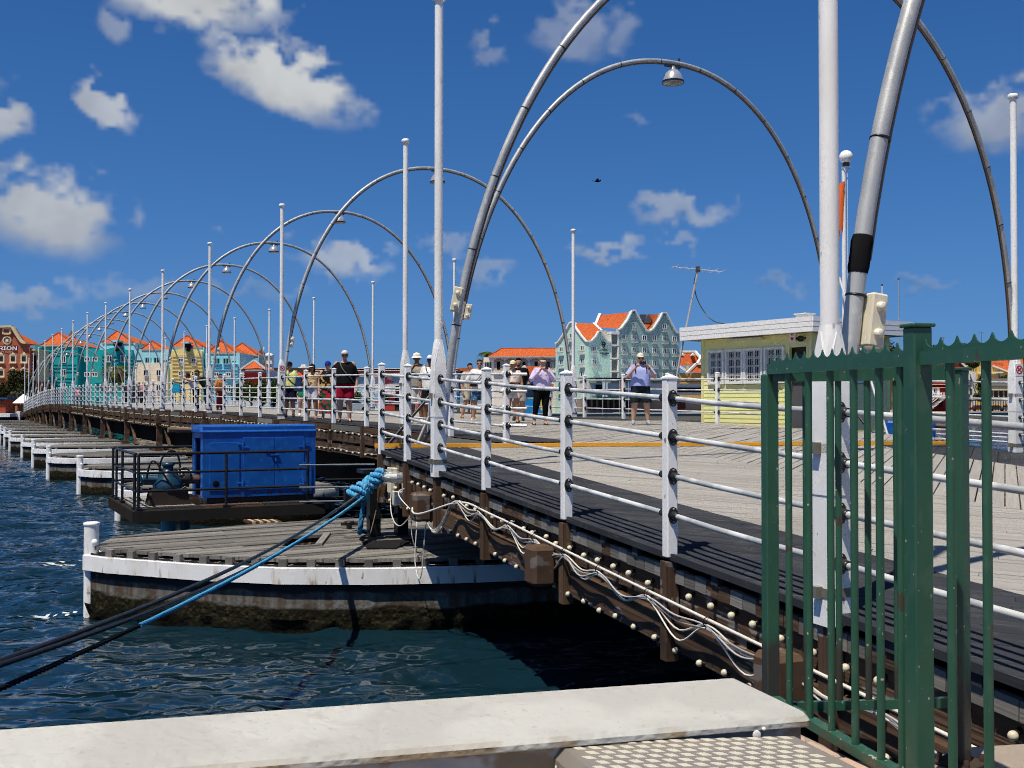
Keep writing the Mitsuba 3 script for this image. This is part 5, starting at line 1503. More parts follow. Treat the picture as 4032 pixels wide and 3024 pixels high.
# -- colonnaded building, blue gabled house, green hotel
F = Facade(215)
t = thing('colonnade_building', 'cream arcaded building with long orange hipped roof behind the purple shirt woman', 'building')
CW = (.84, .79, .70)
F.wall('wall', [(1945, None), (1945, 1404), (2215, 1404), (2215, None)], 14, CW, t); FS = Facade(215, 1945, (-.42, .9))
FS.wall('side_wall', [(1904, None), (1904, 1407), (1945, 1407), (1945, None)], 1, (.82, .79, .72), t)
for uu in (1913, 1922, 1931):
    FS.window(t, uu, 1440, 6.5, 27, (.05, .06, .06), cols=1, fr=.1)
F.hip(t, 1922, 2260, 1404, 1976, 1372, 16, over=.8, ub=2212)
b = MB((.80, .77, .70)); F.box(b, 1940, 2215, 1403, 1407, .7, 0); F.box(b, 1940, 2215, 1462, 1468, .5, 0); put('cornice', b, 'matte', t)
for n_, uu in enumerate((1965, 2012, 2060, 2108, 2156, 2200)):
    b = MB((.50, .40, .32)); q = [F.local(uu + a_, v_) for a_, v_ in ((-19, 1462), (-19, 1424), (-10, 1417), (0, 1415), (10, 1417), (19, 1424), (19, 1462))]; b.prism(q, -.12, .0, None, lambda v: F.world(v[:, 0], v[:, 1], v[:, 2])); k = put('arch_bay', b, 'matte', t)
    b = MB((.015, .013, .012)); F.box(b, uu - 3 if n_ else uu - 8, uu + 9 if n_ else uu + 4, 1424, 1455, .2, 0); put('dark_doorway', b, 'matte', k)
    b = MB((.45, .17, .10)); pts_ = [F.pt(uu + a_, v_, -.22) for a_, v_ in ((-21, 1424), (-10, 1416), (0, 1414), (10, 1416), (21, 1424))]; b.tube(pts_, .10, 5); put('arch_moulding', b, 'matte', k)
F = Facade(205)
t = thing('blue_gable_house', 'bright blue gabled house with orange roof behind the woman in purple', 'building')
q = [F.local(u, v) for u, v in ((2040, 1600), (2040, 1470), (2062, 1441), (2078, 1470), (2140, 1482), (2140, 1600))]
F.wall('wall', [(2036, None), (2036, 1480), (2062, 1441), (2082, 1482), (2145, 1482), (2145, None)], 8, (.015, .22, .60), t)
b = MB(); p = [F.pt(2064, 1441, -.2), F.pt(2150, 1441, -.2), F.pt(2150, 1483, -.6), F.pt(2084, 1483, -.6)]; e = unit(p[1] - p[0]); b.add(p, [[0, 2, 1], [0, 3, 2]], None, [((x - p[0]) @ e, x[2]) for x in p]); p = [F.pt(2000, 1445, 3), F.pt(2058, 1445, 3), F.pt(2036, 1483, 2), F.pt(2000, 1483, 2)]; b.add(p, [[0, 2, 1], [0, 3, 2]], None, [((x - p[0]) @ e, x[2]) for x in p]); put('roof', b, 'roof', t)
b = MB((.80, .79, .76)); a_, c_ = F.pt(2062, 1440, -.4), F.pt(2083, 1484, -.8); b.bar(a_, c_, .5, .5); put('gable_trim', b, 'matte', t)
b = MB((.75, .66, .56)); F.box(b, 2130, 2185, 1535, 1600, 0, 3); F.box(b, 2138, 2180, 1512, 1532, .2, 3, (.62, .16, .07)); F.box(b, 2140, 2172, 1532, 1552, .3, 0, (.03, .03, .03)); put('side_annex', b, 'matte', t)
b = MB((.80, .60, .04)); F.box(b, 2128, 2134, 1575, 1615, 2, -1.5); put('yellow_post', b, 'matte', t)

HC = 205.0
FA, FB = Facade(HC, 2318, (-.55, .84)), Facade(HC, 2318, (.83, .55))
t = thing('green_hotel', 'pale green hotel with four pointed gables and orange roofs across the water', 'building')
G1 = (.48, .70, .61); G2 = (.30, .45, .43)
FA.wall('left_wall', [(2188, None), (2188, 1351), (2196, 1349), (2210, 1330), (2230, 1298), (2243, 1272), (2250, 1268), (2258, 1272), (2268, 1292), (2290, 1322), (2308, 1343), (2318, 1344), (2318, None)], .8, G1, t)
FA.wall('left_annex', [(2165, None), (2165, 1425), (2188, 1388), (2188, None)], .8, G1, t, back=.4)
FB.wall('corner_wall', [(2318, None), (2318, 1344), (2328, 1342), (2345, 1325), (2357, 1305), (2366, 1305), (2376, 1322), (2392, 1344), (2404, 1347), (2404, None)], .8, G1, t)
FB.wall('front_wall', [(2436, None), (2436, 1297), (2446, 1292), (2470, 1260), (2488, 1224), (2500, 1222), (2512, 1245), (2530, 1278), (2548, 1302), (2560, 1303), (2575, 1290), (2597, 1255), (2608, 1232), (2622, 1231), (2635, 1256), (2655, 1295), (2668, 1310), (2676, 1311), (2676, None)], .8, G2, t)
FB.wall('main_body', [(2437, None), (2437, 1303), (2675, 1318), (2675, None)], 15, G2, t, back=.8)
FB.wall('stair_tower', [(2405, None), (2405, 1312), (2436, 1312), (2436, None)], 6, (.74, .70, .66), t, back=.3)
for v0, v1 in ((1317, 1356), (1365, 1408), (1416, 1459), (1467, 1490)):
    b = MB((.14, .15, .12)); FB.box(b, 2408, 2432, v0, v1, -.2, .5); put('tower_window', b, 'glass', t)
    b = MB((.80, .80, .77)); FB.box(b, 2404, 2437, v1, v1 + 6, .1, .2); FB.box(b, 2404, 2408, v0, v1, .05, .2); FB.box(b, 2432, 2437, v0, v1, .05, .2); put('tower_ledge', b, 'matte', t)
b = MB((.80, .80, .77)); FB.box(b, 2404, 2437, 1305, 1317, .2, 1); put('tower_ledge', b, 'matte', t)
FB.wall('pink_wall', [(2362, None), (2362, 1300), (2440, 1296), (2440, None)], 4, (.70, .56, .50), t, back=4)


def roofq(name, pts, parent=t, mat='roof'):
    p = np.array(pts, float); e = unit(p[1] - p[0]); n_ = np.cross(p[1] - p[0], p[2] - p[0]); u_ = unit(np.cross(n_, e)); b = MB(); uv = np.stack([(p - p[0]) @ e, (p - p[0]) @ u_], 1)
    b.add(p, [[0, 1, 2], [0, 2, 3]] if len(p) == 4 else [[0, 1, 2]], None, uv); return put(name, b, mat, parent)


roofq('roof', [FA.pt(2250, 1270), FB.pt(2340, 1274, 9), FB.pt(2366, 1308), FB.pt(2318, 1345)])
roofq('roof', [FB.pt(2318, 1345), FB.pt(2366, 1306), FB.pt(2352, 1272, 9), FB.pt(2330, 1300, 4)])
roofq('roof', [FB.pt(2491, 1228, .5), FB.pt(2370, 1240, 15), FB.pt(2345, 1288, 14), FB.pt(2437, 1295, .5)])
roofq('roof', [FB.pt(2612, 1236, .5), FB.pt(2515, 1242, 15), FB.pt(2535, 1300, 13), FB.pt(2556, 1302, .5)])
b = MB((.80, .80, .77))
for f_, pl_ in ((FA, ((2188, 1351), (2196, 1349), (2210, 1330), (2230, 1298), (2243, 1272), (2250, 1268), (2258, 1272), (2268, 1292), (2290, 1322), (2308, 1343), (2318, 1344))), (FB, ((2318, 1344), (2328, 1342), (2345, 1325), (2357, 1305), (2366, 1305), (2376, 1322), (2392, 1344), (2404, 1347))),
                (FB, ((2436, 1297), (2446, 1292), (2470, 1260), (2488, 1224), (2500, 1222), (2512, 1245), (2530, 1278), (2548, 1302), (2560, 1303), (2575, 1290), (2597, 1255), (2608, 1232), (2622, 1231), (2635, 1256), (2655, 1295), (2668, 1310), (2676, 1311)))):
    for p_, q_ in zip(pl_[:-1], pl_[1:]):
        a_, c_ = f_.pt(*p_, -.15), f_.pt(*q_, -.15); b.bar(a_, c_, .45, .26, up=unit(np.cross(c_ - a_, A(*f_.n, 0))))
a_, c_ = FB.pt(2344, 1284, 14), FB.pt(2364, 1236, 15); b.bar(a_, c_, .6, .5); a_, c_ = FB.pt(2338, 1274, 9), FB.pt(2368, 1304, 2); b.bar(a_, c_, .5, .4); put('gable_coping', b, 'matte', t)
b = MB((.05, .07, .075))
for uu, vv in ((2362, 1306), (2494, 1226), (2615, 1234)):
    FB.box(b, uu - 3, uu + 3, vv - 5, vv + 5, .3, .2)
put('gable_cap', b, 'matte', t)
for p_ in (((2518, 1246, 9), (2545, 1246, 9), (2538, 1272, 7), (2522, 1268, 7)), ((2552, 1245, 9), (2575, 1246, 9), (2560, 1280, 6), (2532, 1278, 6))):
    b = MB((.03, .035, .04)); b.flat([FB.pt(*q_) + A(0, -.3, .4) for q_ in p_] + [FB.pt(*q_) + A(0, 0, .1) for q_ in p_], [[0, 1, 2], [0, 2, 3], [4, 6, 5], [4, 7, 6], [0, 4, 5], [0, 5, 1], [1, 5, 6], [1, 6, 2], [2, 6, 7], [2, 7, 3], [3, 7, 4], [3, 4, 0]]); put('solar_panel', b, 'glass', t)
for vv in (1327, 1376, 1426, 1476):
    for uu in (2456, 2496, 2537, 2577, 2617, 2655):
        FB.window(t, uu, vv + (uu - 2456) * .035, 17, 21, sill=0, box=12, glass=(.10, .12, .11) if (uu + vv) % 3 else (.02, .02, .025))
for uu, vv in ((2496, 1279), (2616, 1285), (2339, 1373), (2339, 1424)):
    FB.window(t, uu, vv, 17, 21, box=12, glass=(.10, .12, .11))
for vv in (1375, 1426, 1478, 1526):
    for uu in (2211, 2250, 2294):
        FA.window(t, uu, vv - (uu - 2211) * .06, 16, 20, box=16, glass=(.06, .07, .075))
FA.window(t, 2250, 1322, 13, 20, box=14)
b = MB((.02, .03, .032)); hx_ = [FB.local(2374.5 + 7.5 * math.sin(q * math.pi / 3), 1357 + 12.5 * math.cos(q * math.pi / 3)) for q in range(6)]
g = sg.Polygon(hx_); b.prism(g.difference(g.buffer(-.12)), -.3, -.12, None, lambda v: FB.world(v[:, 0], v[:, 1], v[:, 2])); l_ = FB.local(2374.5, 1357); b.prism(sg.Point(*l_).buffer(.16), -.3, -.14, None, lambda v: FB.world(v[:, 0], v[:, 1], v[:, 2])); put('hexagon_emblem', b, 'matte', t)
FB.text(t, 'Curadise', 2357, 2394, 1382, 12, (.05, .09, .09), 'script_lettering', False); FB.text(t, 'HOTEL & CASINO', 2360, 2397, 1393, 4.2, (.02, .03, .032)); FB.text(t, 'CURACAO', 2369, 2390, 1399, 4.2, (.02, .03, .032))
FC = Facade(196, 2318, (.93, .36))
b = MB((.72, .72, .69)); FC.box(b, 2318, 2830, 1487, 1492, 1.5, 8); FC.box(b, 2318, 2830, 1496, 1501, 1.0, 8, (.62, .62, .6)); k = put('flat_canopy', b, 'matte', t)
b = MB((.62, .60, .56)); FC.box(b, 2318, 2830, 1508, 1555, 0, 6); FC.box(b, 2345, 2392, 1514, 1546, .1, 0, (.02, .02, .02)); FC.box(b, 2318, 2600, 1548, 1570, .5, 4, G1); FC.box(b, 2640, 2830, 1526, 1545, .2, 0, (.025, .022, .022)); put('ground_storey', b, 'matte', t)
b = MB((.30, .25, .21)); FC.box(b, 2300, 2830, 1570, 1622, -1.5, 4); [FC.box(b, 2325 + q * 22, 2338 + q * 22, 1572, 1615, -1.3, 1.4, (.03, .03, .03)) for q in range(8)]; FC.box(b, 2640, 2712, 1580, 1610, -1.2, 1.4, (.09, .03, .03)); put('shop_front', b, 'matte', t)
b = MB((.03, .035, .035)); FC.box(b, 2286, 2580, 1568, 1574, 2.2, 0); put('awning', b, 'matte', t)
FC.text(t, 'HARBOR HOTEL & CASINO', 2326, 2462, 1566, 8, (.02, .13, .03), 'canopy_lettering', True, .75)
for n_, (uu, col) in enumerate(((2383, (.62, .70, .74)), (2450, (.42, .14, .10)), (2487, (.10, .16, .40)))):
    b = MB(col); p0 = FC.pt(uu - 9, 1506, -6); p1 = FC.pt(uu + 9, 1506, -6); z1 = FC.pt(uu, 1562, -6)[2]
    g_ = np.linspace(0, 1, 7); V = np.array([[p0 + (p1 - p0) * q + A(0, .12 * math.sin(q * 9 + r * 3), (z1 - p0[2]) * r) for q in g_] for r in (0, .35, .7, 1)]); V2 = V.reshape(-1, 3)
    f = [[r * 7 + q, r * 7 + q + 1, r * 7 + q + 8] for r in range(3) for q in range(6)] + [[r * 7 + q, r * 7 + q + 8, r * 7 + q + 7] for r in range(3) for q in range(6)]
    t2 = thing('banner_flag', '%s hanging banner flag on a pole in front of the green hotel' % ('pale white', 'rusty red', 'dark blue')[n_], 'flag'); b.add(V2, f); b.add(V2 + A(0, .03, 0), np.array(f)[:, ::-1]); put('cloth', b, 'cloth', t2)
    b = MB((.6, .6, .6)); q = p0 - A(.1, 0, 0); b.tube([A(q[0], q[1], QZ - .1), A(q[0], q[1], p0[2] + .2)], .05, 6); put('pole', b, 'gloss', t2)
t = thing('orange_roof_cluster', 'cluster of steep orange roofs with white gable trim between hotel and yellow cabin', 'building'); F = Facade(240)
F.wall('wall', [(2660, None), (2660, 1468), (2860, 1468), (2860, None)], 8, (.52, .34, .12), t)
roofq('roof', [F.pt(2660, 1385, 6), F.pt(2740, 1386, 6), F.pt(2765, 1430, 5), F.pt(2660, 1430, 5)][::-1], t); roofq('roof', [F.pt(2660, 1408, 2), F.pt(2716, 1407, 2), F.pt(2732, 1440, 1), F.pt(2660, 1440, 1)][::-1], t)
roofq('roof', [F.pt(2772, 1388, 2.4), F.pt(2860, 1390, 2.4), F.pt(2860, 1430, -.5), F.pt(2747, 1430, -.5)][::-1], t); roofq('roof', [F.pt(2740, 1434, 0), F.pt(2860, 1432, 0), F.pt(2860, 1466, -1), F.pt(2712, 1466, -1)][::-1], t)
b = MB((.80, .79, .75))
for p_, q_ in (((2738, 1384, 6), (2758, 1410, 4)), ((2772, 1386, 2), (2746, 1432, -.6)), ((2742, 1432, -.2), (2704, 1469, -1.2)), ((2660, 1384, 6), (2738, 1384, 6)), ((2746, 1432, -.6), (2860, 1432, -.6)), ((2672, 1440, -.5), (2700, 1458, -.8))):
    b.bar(F.pt(*p_), F.pt(*q_), .5, .45)
put('gable_trim', b, 'matte', t); b = MB((.62, .46, .22)); F.box(b, 2703, 2711, 1432, 1462, .5, .5); F.box(b, 2701, 2713, 1428, 1432, .6, .6); put('chimney', b, 'matte', t)
for uu in (2690, 2731):
    b = MB((.80, .79, .75)); p = [F.pt(uu - 8, 1399, 3.5), F.pt(uu + 8, 1399, 3.5), F.pt(uu, 1389, 3.5)]; b.flat(p + [q_ + A(0, 2, 0) for q_ in p], [[0, 1, 2], [3, 5, 4], [0, 3, 4], [0, 4, 1], [1, 4, 5], [1, 5, 2], [2, 5, 3], [2, 3, 0]]); put('dormer', b, 'matte', t)
t = thing('low_orange_roof', 'low orange roofed shed behind the man in the white shirt', 'building'); F = Facade(190)
b = MB((.55, .15, .07)); F.box(b, 1780, 1866, 1449, 1461, .4, 6); F.box(b, 1800, 1845, 1475, 1496, -1, 3); F.box(b, 1812, 1822, 1474, 1490, -.8, 3, (.7, .68, .65)); put('roof', b, 'matte', t); b = MB((.20, .17, .14)); F.box(b, 1780, 1862, 1461, 1545, 0, 4); put('wall', b, 'matte', t)

# -- right side
F = Facade(262)
t = thing('red_waterfront_house', 'deep red waterfront house with white shutters and white stairs on the right', 'building'); DR = (.21, .022, .02)
F.wall('wall', [(3610, None), (3610, 1465), (3700, 1432), (3780, 1420), (3815, 1458), (3815, None)], 10, DR, t)
for uu, vv in ((3682, 1490), (3682, 1540), (3800, 1484), (3800, 1540), (3655, 1540), (3655, 1490)):
    k = F.window(t, uu, vv, 14, 24, glass=(.02, .02, .025)); b = MB((.80, .80, .78)); F.box(b, uu - 17, uu - 7.5, vv - 12, vv + 12, .12, 0); F.box(b, uu + 7.5, uu + 17, vv - 12, vv + 12, .12, 0); put('shutter', b, 'matte', k)
b = MB((.62, .40, .30)); F.box(b, 3610, 3815, 1512, 1516, .6, 0); F.box(b, 3610, 3815, 1524, 1527, .4, 0); p, q = F.pt(3776, 1419, -.2), F.pt(3818, 1460, -.2); b.bar(p, q, .5, .35, (.75, .72, .68)); put('cornice', b, 'matte', t)
b = MB((.82, .82, .80)); 
for r_ in range(9):
    F.box(b, 3650 + r_ * 6, 3662 + r_ * 6, 1604 - r_ * 5, 1607 - r_ * 5, 2.5, -1)
a_, c_ = F.pt(3650, 1590, -2.5), F.pt(3705, 1548, -2.5); b.bar(a_, c_, .2, .25); a_, c_ = F.pt(3650, 1600, -2.5), F.pt(3705, 1558, -2.5); b.bar(a_, c_, .2, .15); F.box(b, 3650, 3730, 1556, 1559, 2.6, 0); [F.box(b, 3655 + q * 9, 3657 + q * 9, 1545, 1558, 2.6, -2.3) for q in range(8)]; put('white_stair', b, 'matte', t)
b = MB((.02, .015, .015)); F.box(b, 3690, 3712, 1572, 1602, .1, 0); put('dark_doorway', b, 'matte', t)
t = thing('white_side_house', 'narrow white house with curved gable right of the red house', 'building')
F.wall('wall', [(3815, None), (3815, 1460), (3850, 1463), (3850, None)], 7, (.72, .70, .66), t, back=1); b = MB((.02, .02, .02)); F.box(b, 3828, 3834, 1476, 1500, -.9, 1.2); F.box(b, 3820, 3834, 1530, 1552, -.9, 1.2, (.04, .12, .10)); put('dark_windows', b, 'glass', t, kind='stuff')
p, q = F.pt(3822, 1470, .5), F.pt(3848, 1550, .5); b = MB((.78, .76, .72)); b.bar(p, q, .4, .4); put('stair_rail', b, 'matte', t)
F = Facade(300)
t = thing('yellow_hill_house', 'bright yellow house with orange roof up on the hill at right', 'building')
F.wall('wall', [(3825, None), (3825, 1440), (3850, 1424), (3905, 1424), (3905, 1445), (3960, 1465), (3990, 1472), (3990, None)], 8, (.72, .50, .14), t)
roofq('roof', [F.pt(3905, 1418, 3), F.pt(4080, 1410, 5), F.pt(4080, 1474, -1), F.pt(3985, 1468, -1), ][::-1], t); roofq('roof', [F.pt(3905, 1418, 3), F.pt(3985, 1468, -1), F.pt(3908, 1440, 0)][::-1], t)
b = MB((.80, .78, .74)); b.bar(F.pt(3850, 1468, -.5), F.pt(3950, 1466, -.5), .5, .4); b.bar(F.pt(3908, 1440, -.3), F.pt(3988, 1470, -1.2), .5, .35); b.bar(F.pt(3822, 1441, -.2), F.pt(3852, 1422, -.2), .5, .3); put('gable_trim', b, 'matte', t)
for uu in (3868, 3932):
    F.window(t, uu, 1440 if uu < 3900 else 1478, 11, 20, cols=2)
b = MB((.60, .17, .07)); F.box(b, 3920, 3955, 1426, 1444, -1, 3); put('red_dormer', b, 'matte', t)
t = thing('grey_roof_pavilion', 'low pavilion with grey roof and pale yellow fascia by the right hand water', 'building'); F = Facade(255)
b = MB((.12, .115, .11)); p = [F.pt(3870, 1518, -1), F.pt(4060, 1520, -1), F.pt(4040, 1490, 4), F.pt(3900, 1490, 4)]; b.flat(p + [q_ - A(0, 0, .3) for q_ in p], [[0, 1, 2], [0, 2, 3], [4, 6, 5], [4, 7, 6], [0, 4, 5], [0, 5, 1], [1, 5, 6], [1, 6, 2], [3, 7, 4], [3, 4, 0]]); put('roof', b, 'matte', t)
b = MB((.66, .60, .36)); F.box(b, 3900, 4050, 1520, 1537, .8, 3); F.box(b, 3905, 4050, 1537, 1565, 0, 3, (.08, .06, .045)); [F.box(b, 3908 + q * 20, 3912 + q * 20, 1537, 1575, .3, 0, (.5, .45, .35)) for q in range(7)]; F.box(b, 3900, 4050, 1564, 1590, .2, 3, (.55, .50, .42)); put('front', b, 'matte', t)
t = thing('quay_fence', 'dark blue picket fence along the far right quay', 'fence'); F = Facade(251)
b = MB((.012, .016, .035)); F.box(b, 3780, 4060, 1575, 1578, 0, .15); put('top_rail', b, 'matte', t)
for q_ in range(28):
    b = MB((.012, .016, .035)); F.box(b, 3780 + q_ * 10, 3782.5 + q_ * 10, 1576, 1627, 0, .15); put('picket', b, 'matte', t)
b = MB((.03, .028, .025)); F.box(b, 3620, 4080, 1622, 1634, .5, .3); put('quay_wall', b, 'matte', 'far_quay')
for n_, (uu, col, lb) in enumerate(((3852, (.10, .02, .02), 'dark red car parked behind the quay fence'), (3838 + 80, (.025, .03, .04), 'dark car parked farther right behind the quay fence'), (3960, (.16, .17, .18), 'grey car parked by the pavilion behind the quay fence'))):
    t = thing('parked_car', lb, 'car'); b = MB(col); c = Facade(254).pt(uu, 1612); L = 1.9
    prof = [(-L, -.1), (-L, .35), (-1.3, .5), (-.75, .98), (.6, .98), (1.2, .5), (L, .36), (L, -.1)]
    b.prism(prof, -.8, .8, None, lambda v: c + np.column_stack([v[:, 0], v[:, 2], v[:, 1]])); put('body', b, 'gloss', t); b = MB((.02, .02, .025)); b.prism([(-1.15, .52), (-.7, .92), (.55, .92), (1.05, .52)], -.83, .83, None, lambda v: c + np.column_stack([v[:, 0], v[:, 2], v[:, 1]])); put('windows', b, 'glass', t)
    for q in (-1.15, 1.15):
        b = MB((.015, .015, .015)); b.lathe([(.001, 0), (.33, .01), (.33, .2)], c + A(q, -.86, -.12), A(0, 1, 0), 12); put('wheel', b, 'matte', t)

# -- vegetation
def leaves(mb, c, rad, n, size, cols, seed, shell=.45):
    r = np.random.default_rng(seed); k = 9
    cl = r.normal(size=(k, 3)); cl /= np.linalg.norm(cl, axis=1, keepdims=True); cl *= r.uniform(.2, .75, (k, 1))
    p = cl[r.integers(0, k, n)] + r.normal(size=(n, 3)) * .26
    ln = np.linalg.norm(p, axis=1, keepdims=True); p = np.where(ln > 1.05, p / ln, p) * rad + c
    d = r.normal(size=(n, 3)); d /= np.linalg.norm(d, axis=1, keepdims=True); e = np.cross(d, r.normal(size=(n, 3))); e /= np.linalg.norm(e, axis=1, keepdims=True)
    s = size * r.uniform(.6, 1.4, (n, 1)); tri = np.stack([p - d * s, p + e * s * .5, p + d * s, p - e * s * .5], 1).reshape(-1, 3)
    f = np.arange(n)[:, None] * 4; f = np.concatenate([np.concatenate([f, f + 1, f + 2], 1), np.concatenate([f, f + 2, f + 3], 1)])
    col = np.array(cols)[r.integers(0, len(cols), n)] * r.uniform(.7, 1.25, (n, 1)); mb.add(tri, f, np.repeat(col, 4, 0)); return mb


def tree(u, v0, v1, wu, y, label, cols, n=1400, size=.22, name='tree', trunk=True):
    t = thing(name, label, 'tree' if name == 'tree' else 'shrub'); c = P3(u, (v0 + v1) / 2, y); h = (P3(u, v0, y) - P3(u, v1, y))[2] / 2; w_ = wu / 4250 * y / 2
    b = MB(); leaves(b, c, A(w_, w_ * .8, h), n, size, cols, int(u * 7 + v0)); put('crown' if name == 'tree' else 'foliage', b, 'leaf', t)
    b = MB((.10, .075, .05)); g = max(QZ - .2, -9)
    b.tube([A(c[0], c[1], g), A(c[0] + .1, c[1], (c[2] + g) / 2), c + A(.2, 0, h * .4)], [.22, .17, .06], 7)
    for q in range(4):
        a_ = q * 1.7; b.tube([A(c[0] + .1, c[1], (c[2] * 1.2 + g) / 2.2), c + A(math.cos(a_) * w_ * .6, math.sin(a_) * w_ * .5, h * .3)], [.09, .03], 5)
    put('trunk' if name == 'tree' else 'stems', b, 'matte', t)


DG, MG, OG = [(.022, .030, .012), (.04, .05, .018), (.065, .07, .03)], [(.045, .085, .015), (.09, .13, .025), (.03, .06, .012)], [(.06, .06, .03), (.10, .10, .05)]
tree(52, 1455, 1600, 80, 150, 'dark grey-green tree in front of the brick red hotel, its left one', DG, 3600, .15); tree(100, 1450, 1610, 90, 148, 'dark bushy tree in front of the brick red hotel, its right one', DG, 4200, .15)
tree(8, 1490, 1620, 60, 149, 'dull green tree at the far left edge below the red hotel', DG, 2600, .15); tree(70, 1530, 1600, 60, 144, 'pale grey-green bush behind the white kiosk', [(.12, .13, .09), (.06, .07, .04)], 2200, .13)
tree(195, 1520, 1600, 70, 154, 'small dark tree at the foot of the teal building', DG, 2000, .14)
for n_, (u, v0, wu) in enumerate(((940, 1500, 60), (985, 1492, 70), (1030, 1496, 70), (1075, 1490, 70), (1130, 1510, 60))):
    tree(u, v0, 1595, wu, 150, 'clipped green shrub of the quay hedge, %s from the left' % ('first', 'second', 'third', 'fourth', 'fifth')[n_], MG, 2600, .12, 'shrub')
for n_, (u, v0, wu) in enumerate(((1408, 1545, 36), (1455, 1540, 40), (1510, 1552, 40), (1845, 1500, 40), (1870, 1510, 36))):
    tree(u, v0, 1600 if u < 1700 else 1570, wu, 176, 'low round green bush before the mural hall, %s from the left' % ('first', 'second', 'third', 'fourth', 'fifth')[n_], MG, 1300, .14, 'shrub')
tree(3505, 1340, 1470, 90, 300, 'green tree showing between cabin roof and gate post', MG + DG, 4200, .3); tree(2085, 1368, 1400, 60, 240, 'green tree crown poking above the long orange roof', DG + MG, 900, .25)
for n_, (u, v0, v1, wu, y) in enumerate(((3690, 1358, 1420, 120, 340), (3760, 1364, 1430, 110, 340), (3800, 1350, 1385, 60, 420), (3830, 1405, 1450, 70, 290), (3870, 1480, 1560, 60, 262), (3960, 1480, 1520, 70, 270), (3900, 1350, 1400, 50, 430), (3870, 1540, 1580, 70, 258))):
    tree(u, v0, v1, wu, y, 'scrubby green tree on the right hillside, %s counted from the left ridge' % ORD[n_], MG + DG + OG, 2400, .28)


def palm(u, vc, vb, y, L, label, n=26):
    t = thing('palm_tree', label, 'tree'); c = P3(u, vc, y); b = MB((.13, .10, .07)); b.tube([A(c[0] - .2, c[1], QZ - .1), A(c[0], c[1], (c[2] + QZ) / 2), c], [.22, .16, .13], 8); put('trunk', b, 'matte', t); r = np.random.default_rng(u)
    for q in range(n):
        a_ = q * 2.4; el = r.uniform(-.9, 1.1); d = A(math.cos(a_), math.sin(a_), 0); b = MB(); P_ = [c + d * L * s_ + A(0, 0, L * (math.sin(el) * s_ * 1.1 - s_ * s_ * (.9 + .3 * r.random()))) for s_ in np.linspace(0, 1, 7)]; sd = np.cross(d, [0, 0, 1])
        g = A(*[(.035, .055, .015), (.06, .09, .02), (.09, .12, .03), (.11, .09, .04)][int(r.integers(0, 4))])
        for i_ in range(6):
            for k_ in range(3):
                p = P_[i_] + (P_[i_ + 1] - P_[i_]) * k_ / 3; ln = L * .34 * math.sin(math.pi * (.12 + .83 * (i_ + k_ / 3) / 6))
                for s_ in (1, -1):
                    e = p + sd * s_ * ln + (P_[i_ + 1] - P_[i_]) * .7 - A(0, 0, ln * .45); w_ = unit(P_[i_ + 1] - P_[i_]) * .05 * L; b.add([p - w_, p + w_, e], [[0, 1, 2]], g)
        put('frond', b, 'leaf', t)


palm(452, 1452, 1560, 157, 2.4, 'bushy palm tree in front of the arched teal building', 34); palm(1918, 1392, 1500, 222, 2.2, 'wind blown palm tree left of the arcaded building', 18)

# -- small things on the far shore
t = thing('white_kiosk', 'white pyramid roofed kiosk tent at the far end of the bridge', 'kiosk'); F = Facade(141)
a_, c_ = F.local(48, 1587), F.local(122, 1587); b = MB((.82, .82, .80)); p = F.world([a_[0], c_[0], c_[0], a_[0]], [a_[1]] * 4, A(0, 0, 2.4, 2.4)); ap = F.pt(92, 1551, 1.2)
b.flat(list(p) + [ap], [[0, 1, 4], [1, 2, 4], [2, 3, 4], [3, 0, 4], [0, 2, 1], [0, 3, 2]]); put('canopy', b, 'matte', t); b = MB((.55, .24, .17)); b.bar(p[0] - A(0, 0, .08), p[1] - A(0, 0, .08), .1, .1); put('valance', b, 'matte', t)
for q in p:
    b = MB((.7, .7, .68)); b.tube([A(q[0], q[1], .5), q], .06, 6); put('leg', b, 'matte', t)
b = MB((.16, .09, .06)); F.box(b, 64, 92, 1592, 1626, -.8, 1.6); F.box(b, 84, 96, 1600, 1640, -.4, 1.2, (.62, .42, .08)); put('counter', b, 'matte', t)
t = thing('white_box_sign', 'plain white upright box on the far landing stage beside the kiosk', 'sign'); b = MB((.82, .82, .81)); b.rbox((Facade(136).pt(68, 1621) + Facade(136).pt(81, 1658)) / 2, (.45, .4, 1.2), .03); put('panel', b, 'matte', t)
t = thing('landing_stage', 'rusty brown landing stage under the far end of the bridge', 'landing stage'); b = MB((.10, .05, .03)); F = Facade(139); F.box(b, 42, 118, 1634, 1662, 0, 3); put('fender_wall', b, 'matte', t)
t = thing('moored_barge', 'white topped dark hulled barge moored at the far left edge', 'boat'); F = Facade(134)
b = MB((.80, .81, .82)); F.box(b, -60, 42, 1627, 1642, .2, 4); put('bulwark', b, 'matte', t); b = MB((.02, .02, .025)); F.box(b, -60, 42, 1642, 1668, 0, 4); put('hull', b, 'matte', t); b = MB((.30, .07, .04)); F.box(b, -60, 6, 1575, 1627, -1, 3); F.box(b, -60, 20, 1565, 1572, -.6, 3.2, (.05, .09, .22)); put('deckhouse', b, 'matte', t)
t = thing('silver_car', 'silver car parked on the quay behind the man in red shorts', 'car'); c = P3(1395, 1612, 150); b = MB((.42, .47, .50)); L = 2.2
prof = [(-L, .0), (-L, .5), (-1.7, .75), (-1.0, 1.35), (.3, 1.40), (1.3, .85), (2.1, .62), (2.25, .0)]
Rr = rotz(.15); b.prism(prof, -.85, .85, None, lambda v: c + np.column_stack([v[:, 0], v[:, 2], v[:, 1]]) @ Rr.T); put('body', b, 'gloss', t)
